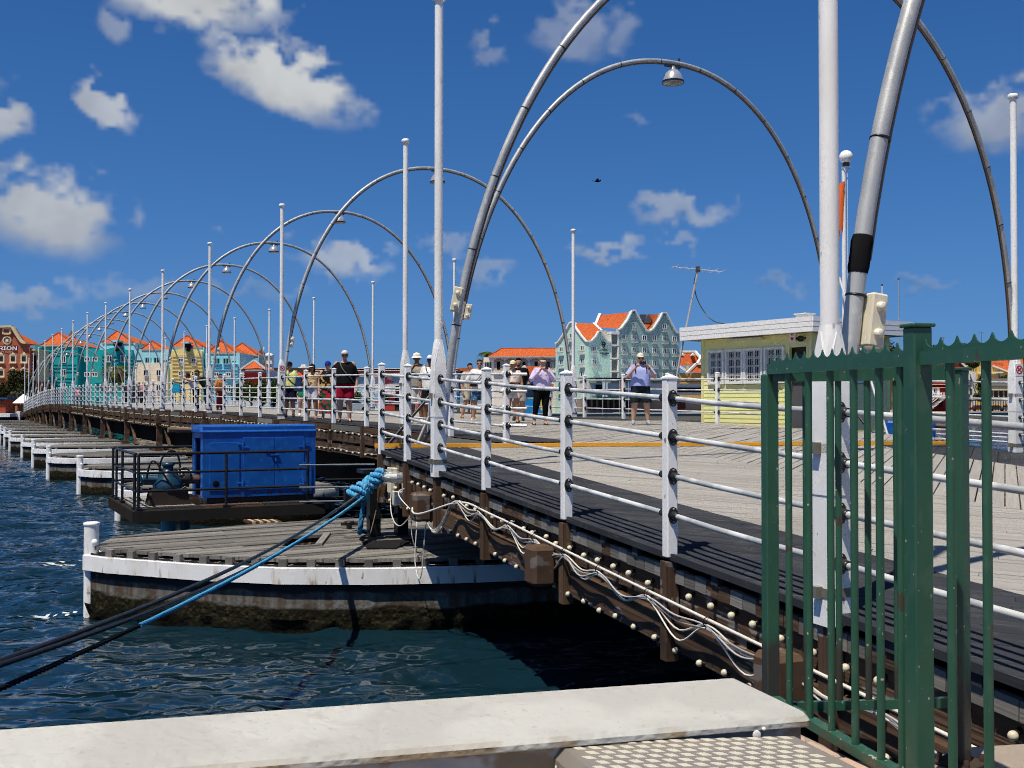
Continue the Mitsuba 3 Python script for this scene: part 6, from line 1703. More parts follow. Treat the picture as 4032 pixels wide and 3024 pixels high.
b = MB((.02, .022, .025)); b.prism([(-1.5, .82), (-.95, 1.28), (.25, 1.32), (1.05, .88)], -.88, .88, None, lambda v: c + np.column_stack([v[:, 0], v[:, 2], v[:, 1]]) @ Rr.T); put('windows', b, 'glass', t)
for q in (-1.35, 1.35):
    b = MB((.015, .015, .015)); b.lathe([(.001, 0), (.34, .01), (.34, .2)], c + Rr @ A(q, -.9, .05), Rr @ A(0, 1, 0), 12); put('wheel', b, 'matte', t)
t = thing('white_barrier', 'row of white boxes along the far quay seen through the railing', 'barrier'); F = Facade(148)
for q in range(18):
    b = MB((.78, .78, .76)); F.box(b, 560 + q * 24, 578 + q * 24, 1580, 1606, 0, .6); put('block', b, 'matte', t)
t = thing('yellow_barrel', 'yellow box on the quay behind the woman in the floral dress', 'box'); F = Facade(149); b = MB((.75, .48, .03)); F.box(b, 1243, 1268, 1588, 1603, 0, .7); put('case', b, 'matte', t)
t = thing('quay_poster', 'red and blue poster board on the far quay left of the white shorts woman', 'sign'); b = MB((.7, .2, .08)); F.box(b, 1160, 1172, 1560, 1576, 0, .1); F.box(b, 1160, 1172, 1576, 1592, 0, .1, (.05, .14, .45)); F.box(b, 1157, 1175, 1592, 1606, 0, .1, (.7, .7, .7)); put('board', b, 'matte', t)
t = thing('cafe_umbrella', 'dark blue parasol canopy on the quay left of the white shirt man', 'umbrella'); p = P3(1822, 1488, 120); b = MB((.03, .07, .14)); b.lathe([(1.0, 0), (.02, .35)], p, sides=8); put('canopy', b, 'matte', t); b = MB((.5, .5, .5)); b.tube([A(p[0], p[1], QZ), p], .04, 6); put('pole', b, 'matte', t)
bd = thing('flying_bird', 'dark bird gliding in the open blue sky', 'bird'); c = P3(2352, 713, 60); b = MB((.02, .02, .022)); b.ball(c, .10, None, 2, (1.6, .8, .6)); b.ball(c + A(.16, 0, .03), .05, None, 1); b.flat([c + A(-.14, 0, 0), c + A(-.30, .05, .0), c + A(-.30, -.05, .02)], [[0, 1, 2]]); put('body', b, 'matte', bd)
for s_ in (-1, 1):
    b = MB((.02, .02, .022)); b.flat([c + A(.08, 0, .03), c + A(-.08, 0, .02), c + A(-.06, s_ * .22, .10), c + A(.06, s_ * .2, .11), c + A(-.10, s_ * .42, .06), c + A(.0, 0, .0)], [[0, 1, 2], [0, 2, 3], [3, 2, 4], [5, 2, 1], [5, 3, 2]]); put('wing', b, 'matte', bd)
for n_, (u, v0, y) in enumerate(((3473, 1122, 60), (3538, 1098, 62))):
    b = MB(((.75, .78, .80), (.35, .38, .40))[n_]); p = P3(u, v0, y); b.tube([A(p[0], p[1], .3), p], .035, 8); b.ball(p, .06, (.03, .03, .03), 1); put('slim_mast', b, 'gloss', label='%s thin mast rising behind the cabin roof' % ('white', 'grey')[n_], cat='mast')
for n_, (u, v0, v1) in enumerate(((3714, 1330, 1364), (3864, 1310, 1352))):
    t = thing('hill_street_lamp', 'thin two-armed street lamp on the ridge, %s one' % ('left', 'right')[n_], 'street lamp'); p, q = P3(u, v0, 420), P3(u, v1 + 8, 420); b = MB((.12, .13, .14)); b.tube([q, p], .12, 6); b.tube([p + A(-1, 0, .3), p, p + A(1, 0, .3)], .09, 6); put('mast', b, 'gloss', t)
# ------------------------------------------------------------------ the operator's yellow cabin behind the right railing
CK = A(7.66, 27.6); CL, CR = unit(A(-.53, .848)), unit(A(.848, .53))
FCL, FCR = Facade(27.6, 2016 + 4250 * 7.66 / 27.6, CL), Facade(27.6, 2016 + 4250 * 7.66 / 27.6, CR)
LL, RL, z0, z1 = 4.05, 2.9, EYE - .78, EYE + 1.80
cab = thing('operator_cabin', 'pale yellow weatherboard cabin with wide white flat roof behind the right railing', 'cabin')
C3 = lambda l, r, z: A(*(CK + CL * l + CR * r), z)
CM = np.stack([A(*CR, 0), A(*CL, 0), A(0, 0, 1)], 1)
YL = (.80, .765, .34)
b = MB((.05, .045, .03)); b.box(C3(LL / 2, RL / 2, (z0 + z1) / 2), (RL - .16, LL - .16, z1 - z0), CM); put('inner_shell', b, 'matte', cab)
dl0, dl1 = FCL.local(3190, 1500)[0], FCL.local(3110, 1500)[0]
wins = [(2793, 2858), (2863, 2933), (2936, 3010), (3016, 3095)]
wl0, wl1 = FCL.local(3097, 1440)[0], FCL.local(2791, 1440)[0]; wz1, wz0 = FCL.local(3055, 1366)[1], FCL.local(3055, 1509)[1]
nb = 22; bh = (z1 - z0) / nb


def board(f, l0, l1, z, name='weatherboard'):
    b = MB(tuple(v * random.uniform(.93, 1.03) for v in YL)); w = lambda v: f.world(v[:, 2], v[:, 1], v[:, 0])
    b.prism([(-.036, z - .004), (.02, z - .004), (.02, z + bh - .004), (-.022, z + bh - .004)], l0, l1, None, w); put(name, b, 'gloss', cab)


for q in range(nb):
    z = z0 + q * bh; zm = z + bh / 2
    spans = [(0, LL)]
    if zm < FCL.local(3150, 1362)[1]:
        spans = [(0, dl0), (dl1, LL)]
    if wz0 < zm < wz1:
        spans = [(0, dl0), (dl1, wl0), (wl1, LL)]
    for a_, c_ in spans:
        if c_ - a_ > .03:
            board(FCL, a_, c_, z)
    for a_, c_ in (([(0, 1.3), (2.05, RL)]) if wz0 < zm < wz1 else [(0, RL)]):
        board(FCR, a_, c_, z)
b = MB((.76, .73, .34)); [b.box(C3(*q, (z0 + z1) / 2), (.11, .11, z1 - z0), CM) for q in ((0, 0),)]; put('corner_board', b, 'gloss', cab)
b = MB((.76, .73, .34)); b.box(C3(LL, 0, (z0 + z1) / 2), (.11, .11, z1 - z0), CM); put('corner_board', b, 'gloss', cab)
b = MB((.76, .73, .34)); b.box(C3(0, RL, (z0 + z1) / 2), (.11, .11, z1 - z0), CM); put('corner_board', b, 'gloss', cab)


def cabin_window(f, l0, l1, za, zb):
    R = np.stack([A(*f.d, 0), A(*f.n, 0), A(0, 0, 1)], 1)
    bx = lambda b, a_, c_, y0, y1, zz0, zz1, col=None: b.box(f.world([(a_ + c_) / 2], [(zz0 + zz1) / 2], (y0 + y1) / 2)[0], (c_ - a_, y1 - y0, zz1 - zz0), R, col)
    b = MB((.74, .75, .74)); t_ = .06
    bx(b, l0, l0 + t_, -.09, .02, za, zb); bx(b, l1 - t_, l1, -.09, .02, za, zb); bx(b, l0 + t_, l1 - t_, -.09, .02, zb - t_, zb); bx(b, l0 + t_, l1 - t_, -.11, .02, za, za + t_); k = put('window', b, 'gloss', cab)
    b = MB((.60, .61, .60)); m = (l0 + l1) / 2; bx(b, l0 + t_, l0 + t_ + .09, -.04, .02, za + t_, zb - t_); bx(b, m - .035, m + .035, -.04, .02, za + t_, zb - t_); bx(b, l1 - t_ - .05, l1 - t_, -.04, .02, za + t_, zb - t_)
    h = (zb - za - 2 * t_)
    for q in (.0, .25, .5, .75, 1.0):
        z = za + t_ + h * q; bx(b, l0 + t_ + .09, m - .035, -.04, .018, z - .02, z + .02); bx(b, m + .035, l1 - t_ - .05, -.04, .018, z - .02, z + .02)
    put('sash', b, 'gloss', k)
    b = MB((.012, .014, .017)); bx(b, l0 + t_, l1 - t_, -.015, -.005, za + t_, zb - t_); put('pane', b, 'glass', k)
    b = MB((.62, .63, .62))
    for q in np.linspace(l0 + t_ + .03, l1 - t_ - .03, 9):
        b.tube([f.world([q], [za + t_], -.07)[0], f.world([q], [zb - t_], -.07)[0]], .007, 5)
    for q in (.2, .5, .8):
        b.tube([f.world([l0 + t_], [za + h * q + t_], -.07)[0], f.world([l1 - t_], [za + h * q + t_], -.07)[0]], .006, 5)
    put('security_bars', b, 'gloss', k)


for u0, u1 in wins:
    cabin_window(FCL, FCL.local(u1, 1440)[0], FCL.local(u0, 1440)[0], wz0, wz1)
cabin_window(FCR, 1.3, 2.05, wz0, wz1)
R_ = np.stack([A(*CL, 0), A(*FCL.n, 0), A(0, 0, 1)], 1)
b = MB((.76, .73, .34)); zt = FCL.local(3150, 1362)[1]
for a_ in (dl0 + .03, dl1 - .03):
    b.box(FCL.world([a_], [(z0 + zt) / 2], -.03)[0], (.06, .09, zt - z0), R_)
k = put('door_frame', b, 'gloss', cab)
b = MB((.085, .085, .09)); b.box(FCL.world([(dl0 + dl1) / 2], [z0 + .62], .0)[0], (dl1 - dl0 - .12, .05, 1.2), R_); b.box(FCL.world([(dl0 + dl1) / 2], [z0 + 1.62], .03)[0], (dl1 - dl0 - .12, .02, .85), R_, (.012, .012, .014)); k = put('door', b, 'gloss', cab)
b = MB((.4, .4, .4)); b.tube([FCL.world([dl1 - .12], [z0 + 1.15], -.06)[0], FCL.world([dl1 - .12], [z0 + 1.30], -.06)[0]], .014, 6); put('door_handle', b, 'steel', k)
b = MB((.82, .80, .80)); p0 = FCL.local(3127, 1331); b.box(FCL.world([p0[0]], [p0[1]], -.055)[0], (.22, .02, .24), R_); k = put('heart_sign', b, 'matte', cab)
hp = [(.055 * 1.0 * (16 * math.sin(v) ** 3) / 16, .055 * (13 * math.cos(v) - 5 * math.cos(2 * v) - 2 * math.cos(3 * v) - math.cos(4 * v)) / 16) for v in np.linspace(0, 2 * np.pi, 25)[:-1]]
b = MB((.62, .02, .03)); b.prism(hp, 0, .006, None, lambda v: FCL.world(p0[0] - v[:, 0], p0[1] - .02 + v[:, 1], -.066 - v[:, 2])); put('red_heart', b, 'matte', k)
tm = meshkit.text_mesh('AED', .04, .004, True); v = np.array(tm.vertices); b = MB((.5, .02, .02)); b.flat(FCL.world(p0[0] + v[:, 0].max() / 2 - v[:, 0], p0[1] + .07 + v[:, 1], -.066 - v[:, 2]), tm.faces); put('sign_lettering', b, 'matte', k)
b = MB((.015, .015, .016)); p1 = FCL.local(3164, 1334); b.lathe([(.07, 0), (.08, .10), (.05, .12), (.03, .22)], FCL.world([p1[0]], [p1[1]], -.04)[0], A(*(-FCL.n), 0), 12); b.tube([FCL.world([p1[0]], [p1[1]], -.2)[0], FCL.world([p1[0] - .25], [p1[1]], -.2)[0]], .03, 8); put('wall_lamp', b, 'gloss', cab)
b = MB((.62, .60, .52)); a_, c_ = FCL.local(3015, 1327), FCL.local(2884, 1332); b.box(FCL.world([(a_[0] + c_[0]) / 2], [z1 - .07], -.12)[0], (c_[0] - a_[0], .12, .06), R_); put('tube_lamp', b, 'smooth', cab)
ov, zr = .47, EYE + 1.79
c4 = [C3(-ov, -ov, 0), C3(LL + ov, -ov, 0), C3(LL + ov, RL + ov, 0), C3(-ov, RL + ov, 0)]
b = MB((.62, .62, .58)); b.prism([q[:2] for q in c4], zr + .30, zr + .34); b.prism([C3(-ov + .06, -ov + .06, 0)[:2], C3(LL + ov - .06, -ov + .06, 0)[:2], C3(LL + ov - .06, RL + ov - .06, 0)[:2], C3(-ov + .06, RL + ov - .06, 0)[:2]], zr + .02, zr + .05, (.66, .64, .50)); k = put('roof', b, 'matte', cab)
for a_, c_ in zip(c4, c4[1:] + c4[:1]):
    for q in range(3):
        b = MB((.80, .80, .80)); b.bar(A(a_[0], a_[1], zr + .06 + q * .125 + .004 * q), A(c_[0], c_[1], zr + .06 + q * .125 + .004 * q), .035 + .012 * q, .118); put('fascia_board', b, 'gloss', k)
b = MB((.70, .70, .70)); p = C3(.5, .3, zr + .45); b.box(p, (.3, .35, .12), CM); b.box(p + A(0, 0, .08), (.36, .42, .03), CM); put('roof_vent', b, 'gloss', k)
b = MB((.02, .018, .016)); b.box(C3(LL / 2 - .2, RL / 2, z0 - .25), (RL + .8, LL + 1.2, .4), CM); put('float_deck', b, 'brown', cab)
# antenna mast at the railing
t = thing('antenna_mast', 'thin grey antenna mast with flat aerial left of the cabin', 'antenna'); pb_ = br(8.9, W2 + .12); top_ = P3(2748, 1066, pb_[1])
b = MB((.38, .38, .39)); b.tube([A(pb_[0], pb_[1], pb_[2] - .3), (A(pb_[0], pb_[1], 0) + A(top_[0], top_[1], 0)) / 2 + A(0, 0, (pb_[2] + top_[2]) / 2), top_], .03, 8); put('mast', b, 'gloss', t)
b = MB((.55, .55, .56)); p = top_ - A(0, 0, .02); b.tube([p + A(-.75, -.1, .12), p + A(.75, .1, .0)], .012, 5)
for q in np.linspace(-.7, .7, 7):
    c = p + A(q, .13 * q, .06 - .08 * q); b.tube([c + A(.06, -.35, .02), c + A(-.06, .35, -.02)], .008, 4)
b.box(p + A(0, 0, .06), (.12, .1, .16), None, (.05, .05, .05)); put('aerial', b, 'gloss', t)
b = MB((.05, .07, .08)); r0 = C3(LL - 1.0, .2, zr + .36); b.tube(spline([top_, top_ + A(.06, 0, -1.0), top_ + (r0 - top_) * .35 + A(.1, 0, -.9), top_ + (r0 - top_) * .6 + A(0, 0, -.55), r0], 30), .018, 5); put('aerial_cable', b, 'gloss', t)
# globe lamp flag pole with orange flag, stay rod
t = thing('globe_flag_pole', 'white pole topped with a white globe behind the thick pole', 'pole'); gp = P3(3331, 618, 27.0); fpx = A(gp[0] - .06, gp[1])
b = MB((.82, .83, .84)); b.tube([A(fpx[0], fpx[1], 2.2), A(fpx[0], fpx[1], gp[2] - .3)], [.065, .05], 12); put('shaft', b, 'smooth', t)
b = MB((.86, .87, .88)); b.ball(gp, .165, None, 3); put('globe', b, 'smooth', t); b = MB((.04, .04, .04)); b.lathe([(.06, -.26), (.09, -.2), (.09, -.15)], gp, sides=12); b.lathe([(.10, -.29), (.13, -.285), (.13, -.27)], gp, sides=12, col=(.7, .7, .7)); put('collar', b, 'gloss', t)
b = MB((.66, .67, .68)); b.tube([A(fpx[0] + .1, fpx[1], 2.2), A(fpx[0] + .09, fpx[1], gp[2] - .33)], .012, 5); put('halyard', b, 'gloss', t)
fl = MB(); g = np.linspace(0, 1, 9); ftop, fbot = P3(3325, 700, 27.0)[2], P3(3325, 935, 27.0)[2]; V = []
for r_ in g:
    for q in np.linspace(0, 1, 6):
        V.append(A(fpx[0] - .04 + .06 * math.sin(q * 5 + r_ * 4) - q * (.10 + .12 * r_), fpx[1] + .05 * math.cos(q * 6 + 2 * r_), ftop + (fbot - ftop) * (r_ * .85 + q * .15 + .10 * q * r_)))
f = [[r_ * 6 + q, r_ * 6 + q + 1, r_ * 6 + q + 7] for r_ in range(8) for q in range(5)] + [[r_ * 6 + q, r_ * 6 + q + 7, r_ * 6 + q + 6] for r_ in range(8) for q in range(5)]
V = np.array(V); fl.add(V, f, (.80, .17, .05)); fl.add(V + A(.03, -.04, 0), np.array(f)[:, ::-1], (.80, .17, .05)); put('furled_flag', fl, 'cloth', label='furled orange flag hanging from the globe topped pole', cat='flag')
b = MB((.66, .67, .68)); b.tube([P3(3304, 1092, 26.8), P3(3498, 1722, 25.2)], .028, 8); put('stay_rod', b, 'gloss', label='slanting white stay rod in front of the cabin corner', cat='rod')
b = MB((.02, .02, .022)); b.tube([P3(3380, 1638, 26.0), P3(3445, 1722, 25.6)], .03, 8); put('black_brace', b, 'gloss', label='short black brace low on the cabin wall beside the stay rod', cat='brace')
# second engine housing on the far side and its rails
t = thing('blue_engine_box', 'small bright blue engine box with pipe low behind the right gate bars', 'engine housing'); c = P3(3655, 1720, 25.5)
b = MB(); b.rbox(c + A(-.3, .3, -.05), (1.1, .7, .85), .05, rotz(-.4)); put('case', b, 'blue', t); b = MB((.16, .11, .09)); b.tube([c + A(.1, .2, .26), c + A(.5, .2, .24), c + A(.62, .2, .24)], [.05, .05, .03], 8); put('exhaust_pipe', b, 'matte', t)
b = MB((.74, .75, .75)); b.tube([c + A(-.1, -.1, .08), c + A(1.9, .1, -.02)], .02, 6); b.tube([c + A(-.1, -.1, -.02), c + A(1.9, .1, -.12)], .02, 6); put('guard_pipe', b, 'gloss', t)
b = MB((.02, .02, .022)); b.bar(c + A(.2, -.5, -.36), c + A(2.6, -.3, -.42), .5, .12); put('float_deck', b, 'matte', t)
# folding barrier bars at the joint, prohibition signs on poles
t = thing('joint_barrier', 'folded barrier of dark and white bars at the joint of ramp and bridge', 'barrier'); 
for n_, (p, q, col) in enumerate((((1520, 1760), (1690, 1560), BK), ((1700, 1500), (1688, 1700), (.72, .72, .70)), ((1640, 1755), (1710, 1590), (.16, .16, .17)), ((1660, 1750), (1700, 1690), BK))):
    b = MB(col); b.tube([P3(*p, 17.9), P3(*q, 18.3)], .03, 8); put('bar', b, 'gloss', t)


def no_sign(p, d, label):
    """Round prohibition sign: white disc, red ring and bar."""
    t = thing('prohibition_sign', label, 'sign'); d = unit(d); x = unit(np.cross(A(0, 0, 1), d)); y = A(0, 0, 1); Pm = lambda v: p + np.outer(v[:, 0], x) + np.outer(v[:, 1], y) + np.outer(v[:, 2], d)
    b = MB((.78, .76, .77)); b.prism(sg.box(-.09, -.11, .09, .10), .0, .004, None, Pm); put('plate', b, 'matte', t)
    b = MB((.55, .05, .06)); rg = sg.Point(0, 0).buffer(.075, 12).difference(sg.Point(0, 0).buffer(.055, 12)); b.prism(sg.Polygon(list(rg.exterior.coords), [list(i_.coords) for i_ in rg.interiors]), .005, .008, None, Pm)
    b.prism(sg.LineString([(-.05, .05), (.05, -.05)]).buffer(.01), .005, .009, None, Pm); put('red_ring', b, 'matte', t)
    b = MB((.03, .03, .03)); b.prism(sg.LineString([(-.03, -.02), (.03, .02)]).buffer(.012), .005, .0065, None, Pm); put('symbol', b, 'matte', t)


no_sign(br(WK[1], 0) + A(0, 0, 1.46) - bd3 * .095, -bd3, 'small round red prohibition sign on the pole left of the man in black cap')
no_sign(A(8.72, 18.7, rampz(8.72, 18.7) + 1.42) - A(RD[0], RD[1], 0) * .09, -A(RD[0], RD[1], 0), 'small round red prohibition sign on the far right pole')
# ------------------------------------------------------------------ people
MAN = m3.Manifold
sph = lambda c, r, n=14: MAN.sphere(float(r), n).translate(tuple(float(v) for v in c))


def disc(c, axis, r, h=.012, sy=1.0):
    x, y, z = frame(axis) if abs(unit(axis)[2]) < .95 else (A(1, 0, 0), A(0, np.sign(axis[2]), 0), unit(axis))
    M = np.column_stack([x, y * sy, z, c]); return MAN.cylinder(h, float(r), float(r), 16, True).transform(M.astype(float))


hull = lambda *p: MAN.batch_hull(list(p))


def union(p):
    m = p[0]
    for q in p[1:]:
        m = m + q
    return m


SK = {'light': (.55, .33, .24), 'tan': (.42, .23, .15), 'brown': (.25, .13, .08), 'dark': (.15, .075, .045)}
NP_ = [0]


def deck_at(x, y):
    return deckz(float((A(x, y) - B0) @ BD)) + .004


def person(label, u, y, H, yaw, skin='light', fat=1.0, arms=None, legs=None, lean=0, look=(0, 0), top=None, bottom=None, shoes=('shoe', (.02, .02, .025)), hair=((.03, .02, .015), 'short'), hat=None, glasses=False, group=None, x=None, female=False, strap=None):
    t = thing('person', label, 'person', group)
    x0 = (u - 2016) / 4250 * y if x is None else x
    org = A(x0, y, deck_at(x0, y)); Rz = rotz(math.radians(yaw)); cl, sl = math.cos(math.radians(lean)), math.sin(math.radians(lean))
    W = lambda v: (np.asarray(v, float) * H) @ Rz.T + org
    up_ = lambda p: A(p[0], p[1] * cl + (p[2] - .53) * sl, .53 + (p[2] - .53) * cl - p[1] * sl)      # lean forward about the hips
    S = .098 if female else .112; hipw = .056 if female else .05
    sh = {s: up_(A(s * S, 0, .808)) for s in (1, -1)}
    dflt = {1: ((.150, -.01, .63), (.152, .05, .475)), -1: ((-.150, -.01, .63), (-.152, .05, .475))}
    el, wr = {}, {}
    for s in (1, -1):
        e, w = (arms or {}).get(s, dflt[s]); el[s], wr[s] = A(*e), A(*w)
        if s not in (arms or {}):
            el[s], wr[s] = A(s * (S + .045 * max(1, fat * .85)), -.012, .63), A(s * (S + .05 * max(1, fat * .9)), .045, .475)
            el[s], wr[s] = up_(el[s]), up_(wr[s])
    lg = {s: ((s * hipw, 0, .505), (s * (hipw + .012), .012, .282), (s * (hipw + .018), -.012, .048)) for s in (1, -1)}
    for s, v in (legs or {}).items():
        lg[s] = v
    f = fat
    tor = [hull(*[sph(A(s * .046 * f, .004, .53), .062 * f) for s in (1, -1)], *[sph(up_(A(s * .038 * f, .006 + .02 * (f - 1), .625)), .054 * f) for s in (1, -1)]),
           hull(*[sph(up_(A(s * .038 * f, .006 + .02 * (f - 1), .625)), .054 * f) for s in (1, -1)], *[sph(up_(A(s * .052 * f, .004, .735)), .056 * f) for s in (1, -1)]),
           hull(*[sph(up_(A(s * .052 * f, .004, .735)), .056 * f) for s in (1, -1)], *[sph(up_(A(s * (S - .02), -.004, .805)), .034) for s in (1, -1)], sph(up_(A(0, -.008, .83)), .03))]
    if female:
        tor += [sph(up_(A(s * .04, .05, .735)), .036) for s in (1, -1)]
    hr, hc = math.radians(look[0]), up_(A(0, .012, .925)); hp_ = math.radians(look[1]) + math.radians(lean) * .3
    Rh = rotz(hr) @ np.array([[1, 0, 0], [0, math.cos(hp_), math.sin(hp_)], [0, -math.sin(hp_), math.cos(hp_)]])
    hd = lambda q: hc + Rh @ A(*q)
    head = [hull(sph(hd((0, -.012, .018)), .047), sph(hd((0, .012, .012)), .042), sph(hd((0, .022, -.028)), .030)), hull(sph(hd((0, .018, -.03)), .032), sph(hd((0, .034, -.050)), .016)),
            hull(sph(hd((0, .052, -.002)), .005), sph(hd((0, .060, -.014)), .0075)), *[hull(sph(hd((s * .044, -.004, .004)), .009), sph(hd((s * .044, -.002, -.014)), .006)) for s in (1, -1)],
            hull(sph(up_(A(0, -.008, .82)), .031), sph(hd((0, -.006, -.02)), .030))]
    limb = []
    for s in (1, -1):
        h_, k_, a_ = (A(*v) for v in lg[s]); sh_ = sh[s]
        limb += [hull(sph(h_, .063 * (f * .6 + .4)), sph(k_, .041 * (f * .5 + .5))), hull(sph(k_, .040 * (f * .5 + .5)), sph(k_ * .6 + a_ * .4 + A(0, -.012, 0), .037 * (f * .5 + .5))), hull(sph(k_ * .6 + a_ * .4 + A(0, -.012, 0), .036 * (f * .5 + .5)), sph(a_, .022)),
                 hull(sph(a_ + A(0, -.012, -.022), .021), sph(a_ + A(s * .012, .062, -.034), .013), sph(a_ + A(s * .004, .03, -.018), .018))]
        limb += [hull(sph(sh_, .035 * (f * .5 + .5)), sph(el[s], .0245)), hull(sph(el[s], .0245), sph(el[s] * .65 + wr[s] * .35, .024)), hull(sph(el[s] * .65 + wr[s] * .35, .024), sph(wr[s], .0155))]
        d = unit(wr[s] - el[s]); ac = unit(np.cross(d, A(0, 0, 1)) if abs(d[2]) < .8 else np.cross(d, A(s, 0, 0))); nm = unit(np.cross(ac, d))
        if nm @ (A(0, .3, 0) - A(0, wr[s][1], 0)) < 0 and abs(d[2]) > .5:
            nm = -nm
        kn = [wr[s] + d * (.052 - .004 * abs(q - 1.2)) + ac * (q - 1.5) * .0115 for q in range(4)]
        limb.append(hull(sph(wr[s], .014), sph(kn[0], .0095), sph(kn[3], .0085)))
        for q in range(4):
            ln = (.024, .028, .026, .020)[q]; c_ = .35 + .12 * q; m1 = kn[q] + unit(d + nm * c_) * ln; m2 = m1 + unit(d * .6 + nm * (c_ + .7)) * ln * .85
            limb += [hull(sph(kn[q], .0064, 8), sph(m1, .0058, 8)), hull(sph(m1, .0058, 8), sph(m2, .005, 8))]
        th0 = wr[s] + d * .016 - ac * .012; th1 = th0 + unit(d * .7 - ac * .8 + nm * .4) * .026; th2 = th1 + unit(d + nm * .5 - ac * .1) * .022; limb += [hull(sph(th0, .009, 8), sph(th1, .0068, 8)), hull(sph(th1, .0068, 8), sph(th2, .0056, 8))]
    body = union(tor + head + limb).refine_to_length(.03)
    q = body.to_mesh(); v, fc = np.array(q.vert_properties[:, :3], float), np.array(q.tri_verts)
    tm = trimesh.Trimesh(v, fc, process=False); trimesh.smoothing.filter_taubin(tm, .4, .42, iterations=3); v = np.array(tm.vertices)
    cen = v[fc].mean(1); loc = (cen - hc) @ Rh; sk = np.array(SK[skin] if isinstance(skin, str) else skin); col = np.tile(sk, (len(fc), 1))
    col[(np.abs(loc[:, 0]) < .016) & (np.abs(loc[:, 2] + .034) < .005) & (loc[:, 1] > .03)] = sk * A(.85, .5, .5)
    col *= (1 + .12 * (meshkit.noise(cen * 40) - .5))[:, None]
    b = MB(); vv = W(v)[fc.ravel()]; b.add(vv, np.arange(len(vv)).reshape(-1, 3), np.repeat(np.clip(col, 0, 1), 3, 0)); put('body', b, 'cloth', t)
    ey = MB((.02, .015, .012))
    for s in (1, -1):
        ey.mesh(sph(hd((s * .017, .041, .004)), .006, 8), (.6, .58, .55)); ey.mesh(sph(hd((s * .017, .0445, .004)), .0045, 8)); ey.mesh(hull(sph(hd((s * .010, .046, .017)), .002, 6), sph(hd((s * .026, .040, .017)), .002, 6)))
    ey.V = [W(q_) for q_ in ey.V]; put('eyes', ey, 'smooth', t, kind='stuff')

    def wear(name, parts, col, fold=.004, mat='cloth', pattern=None, ref=.035):
        m = union(parts).refine_to_length(ref).to_mesh(); v = np.array(m.vert_properties[:, :3], float); f_ = np.array(m.tri_verts)
        tm = trimesh.Trimesh(v, f_, process=False); n = np.array(tm.vertex_normals); v = v + n * ((meshkit.fbm(v * A(22, 22, 9) + NP_[0] * 3, 3, 5) - .5) * 2 * fold)[:, None]; b = MB(col)
        if pattern is None:
            b.add(W(v), f_)
        else:
            c_ = np.array([pattern(p) for p in v[f_].mean(1)]); vv = W(v)[f_.ravel()]; b.add(vv, np.arange(len(vv)).reshape(-1, 3), np.repeat(c_, 3, 0))
        return put(name, b, mat, t)

    NP_[0] += 1
    if top:
        c_, sl_, hem = top[0], top[1], top[2]; pat = top[3] if len(top) > 3 else None; g = .014
        P_ = [hull(*[sph(up_(A(s * .054 * f, .006, .735)), .058 * f + g) for s in (1, -1)], *[sph(up_(A(s * (S - .02), -.004, .800)), .038 + .3 * g) for s in (1, -1)]),
              hull(*[sph(up_(A(s * .054 * f, .006, .735)), .058 * f + g) for s in (1, -1)], disc(up_(A(0, .006 + .02 * (f - 1), hem)), up_(A(0, 0, 1)) - up_(A(0, 0, 0)), .105 * f + g, .01, .78))]
        if female:
            P_ += [sph(up_(A(s * .04, .054, .735)), .038) for s in (1, -1)]
        for s in (1, -1):
            if sl_ > 0:
                e_ = sh[s] + (el[s] - sh[s]) * min(sl_, 1); P_.append(hull(sph(sh[s] - A(s * .006 * f, 0, .008 * f), .034 * (f * .3 + .7) + g * .6), disc(e_, el[s] - sh[s], .030 * (f * .4 + .6) + g, .008)))
                if sl_ > 1:
                    P_ += [hull(sph(el[s], .031), disc(el[s] + (wr[s] - el[s]) * (sl_ - 1), wr[s] - el[s], .022, .008)), hull(disc(e_, el[s] - sh[s], .033, .008), sph(el[s], .031))]
        wear('shirt', P_, c_, .005, pattern=pat)
    if bottom:
        kind, c_, ln = bottom[0], bottom[1], bottom[2]; pat = bottom[3] if len(bottom) > 3 else None
        wst = disc(up_(A(0, .006, .60)), up_(A(0, 0, 1)) - up_(A(0, 0, 0)), .090 * f + .008, .01, .78)
        if kind == 'skirt':
            P_ = [hull(wst, *[sph(A(s * .046 * f, .004, .52), .066 * f + .008) for s in (1, -1)]), hull(*[sph(A(s * .046 * f, .004, .52), .066 * f + .008) for s in (1, -1)], disc(A(0, .0, ln), A(0, 0, 1), .125 * f, .01, .8))]
        else:
            P_ = [hull(wst, *[sph(A(s * .046 * f, .004, .525), .064 * f + .008) for s in (1, -1)])]
            for s in (1, -1):
                h_, k_, a_ = (A(*q_) for q_ in lg[s]); w_ = .012 if kind == 'trousers' else .026
                if ln > .29:
                    e_ = h_ + (k_ - h_) * (h_[2] - ln) / (h_[2] - k_[2]); P_.append(hull(sph(h_ + A(0, 0, .01), .064 * (f * .7 + .3) + .006), disc(e_, k_ - h_, .046 * (f * .6 + .4) + w_, .008)))
                else:
                    tq = (k_[2] - ln) / max(k_[2] - a_[2], 1e-3); tr = .004 if kind == 'leggings' else .014
                    P_ += [hull(sph(h_ + A(0, 0, .01), .064 * (f * .7 + .3) + .006), sph(k_, .043 * (f * .5 + .5) + tr)), hull(sph(k_, .043 * (f * .5 + .5) + tr), disc(k_ + (a_ - k_) * tq, a_ - k_, (.028 if kind == 'leggings' else .042), .008))]
        wear({'skirt': 'skirt', 'shorts': 'shorts', 'trousers': 'trousers', 'leggings': 'leggings'}[kind], P_, c_, .005, pattern=pat)
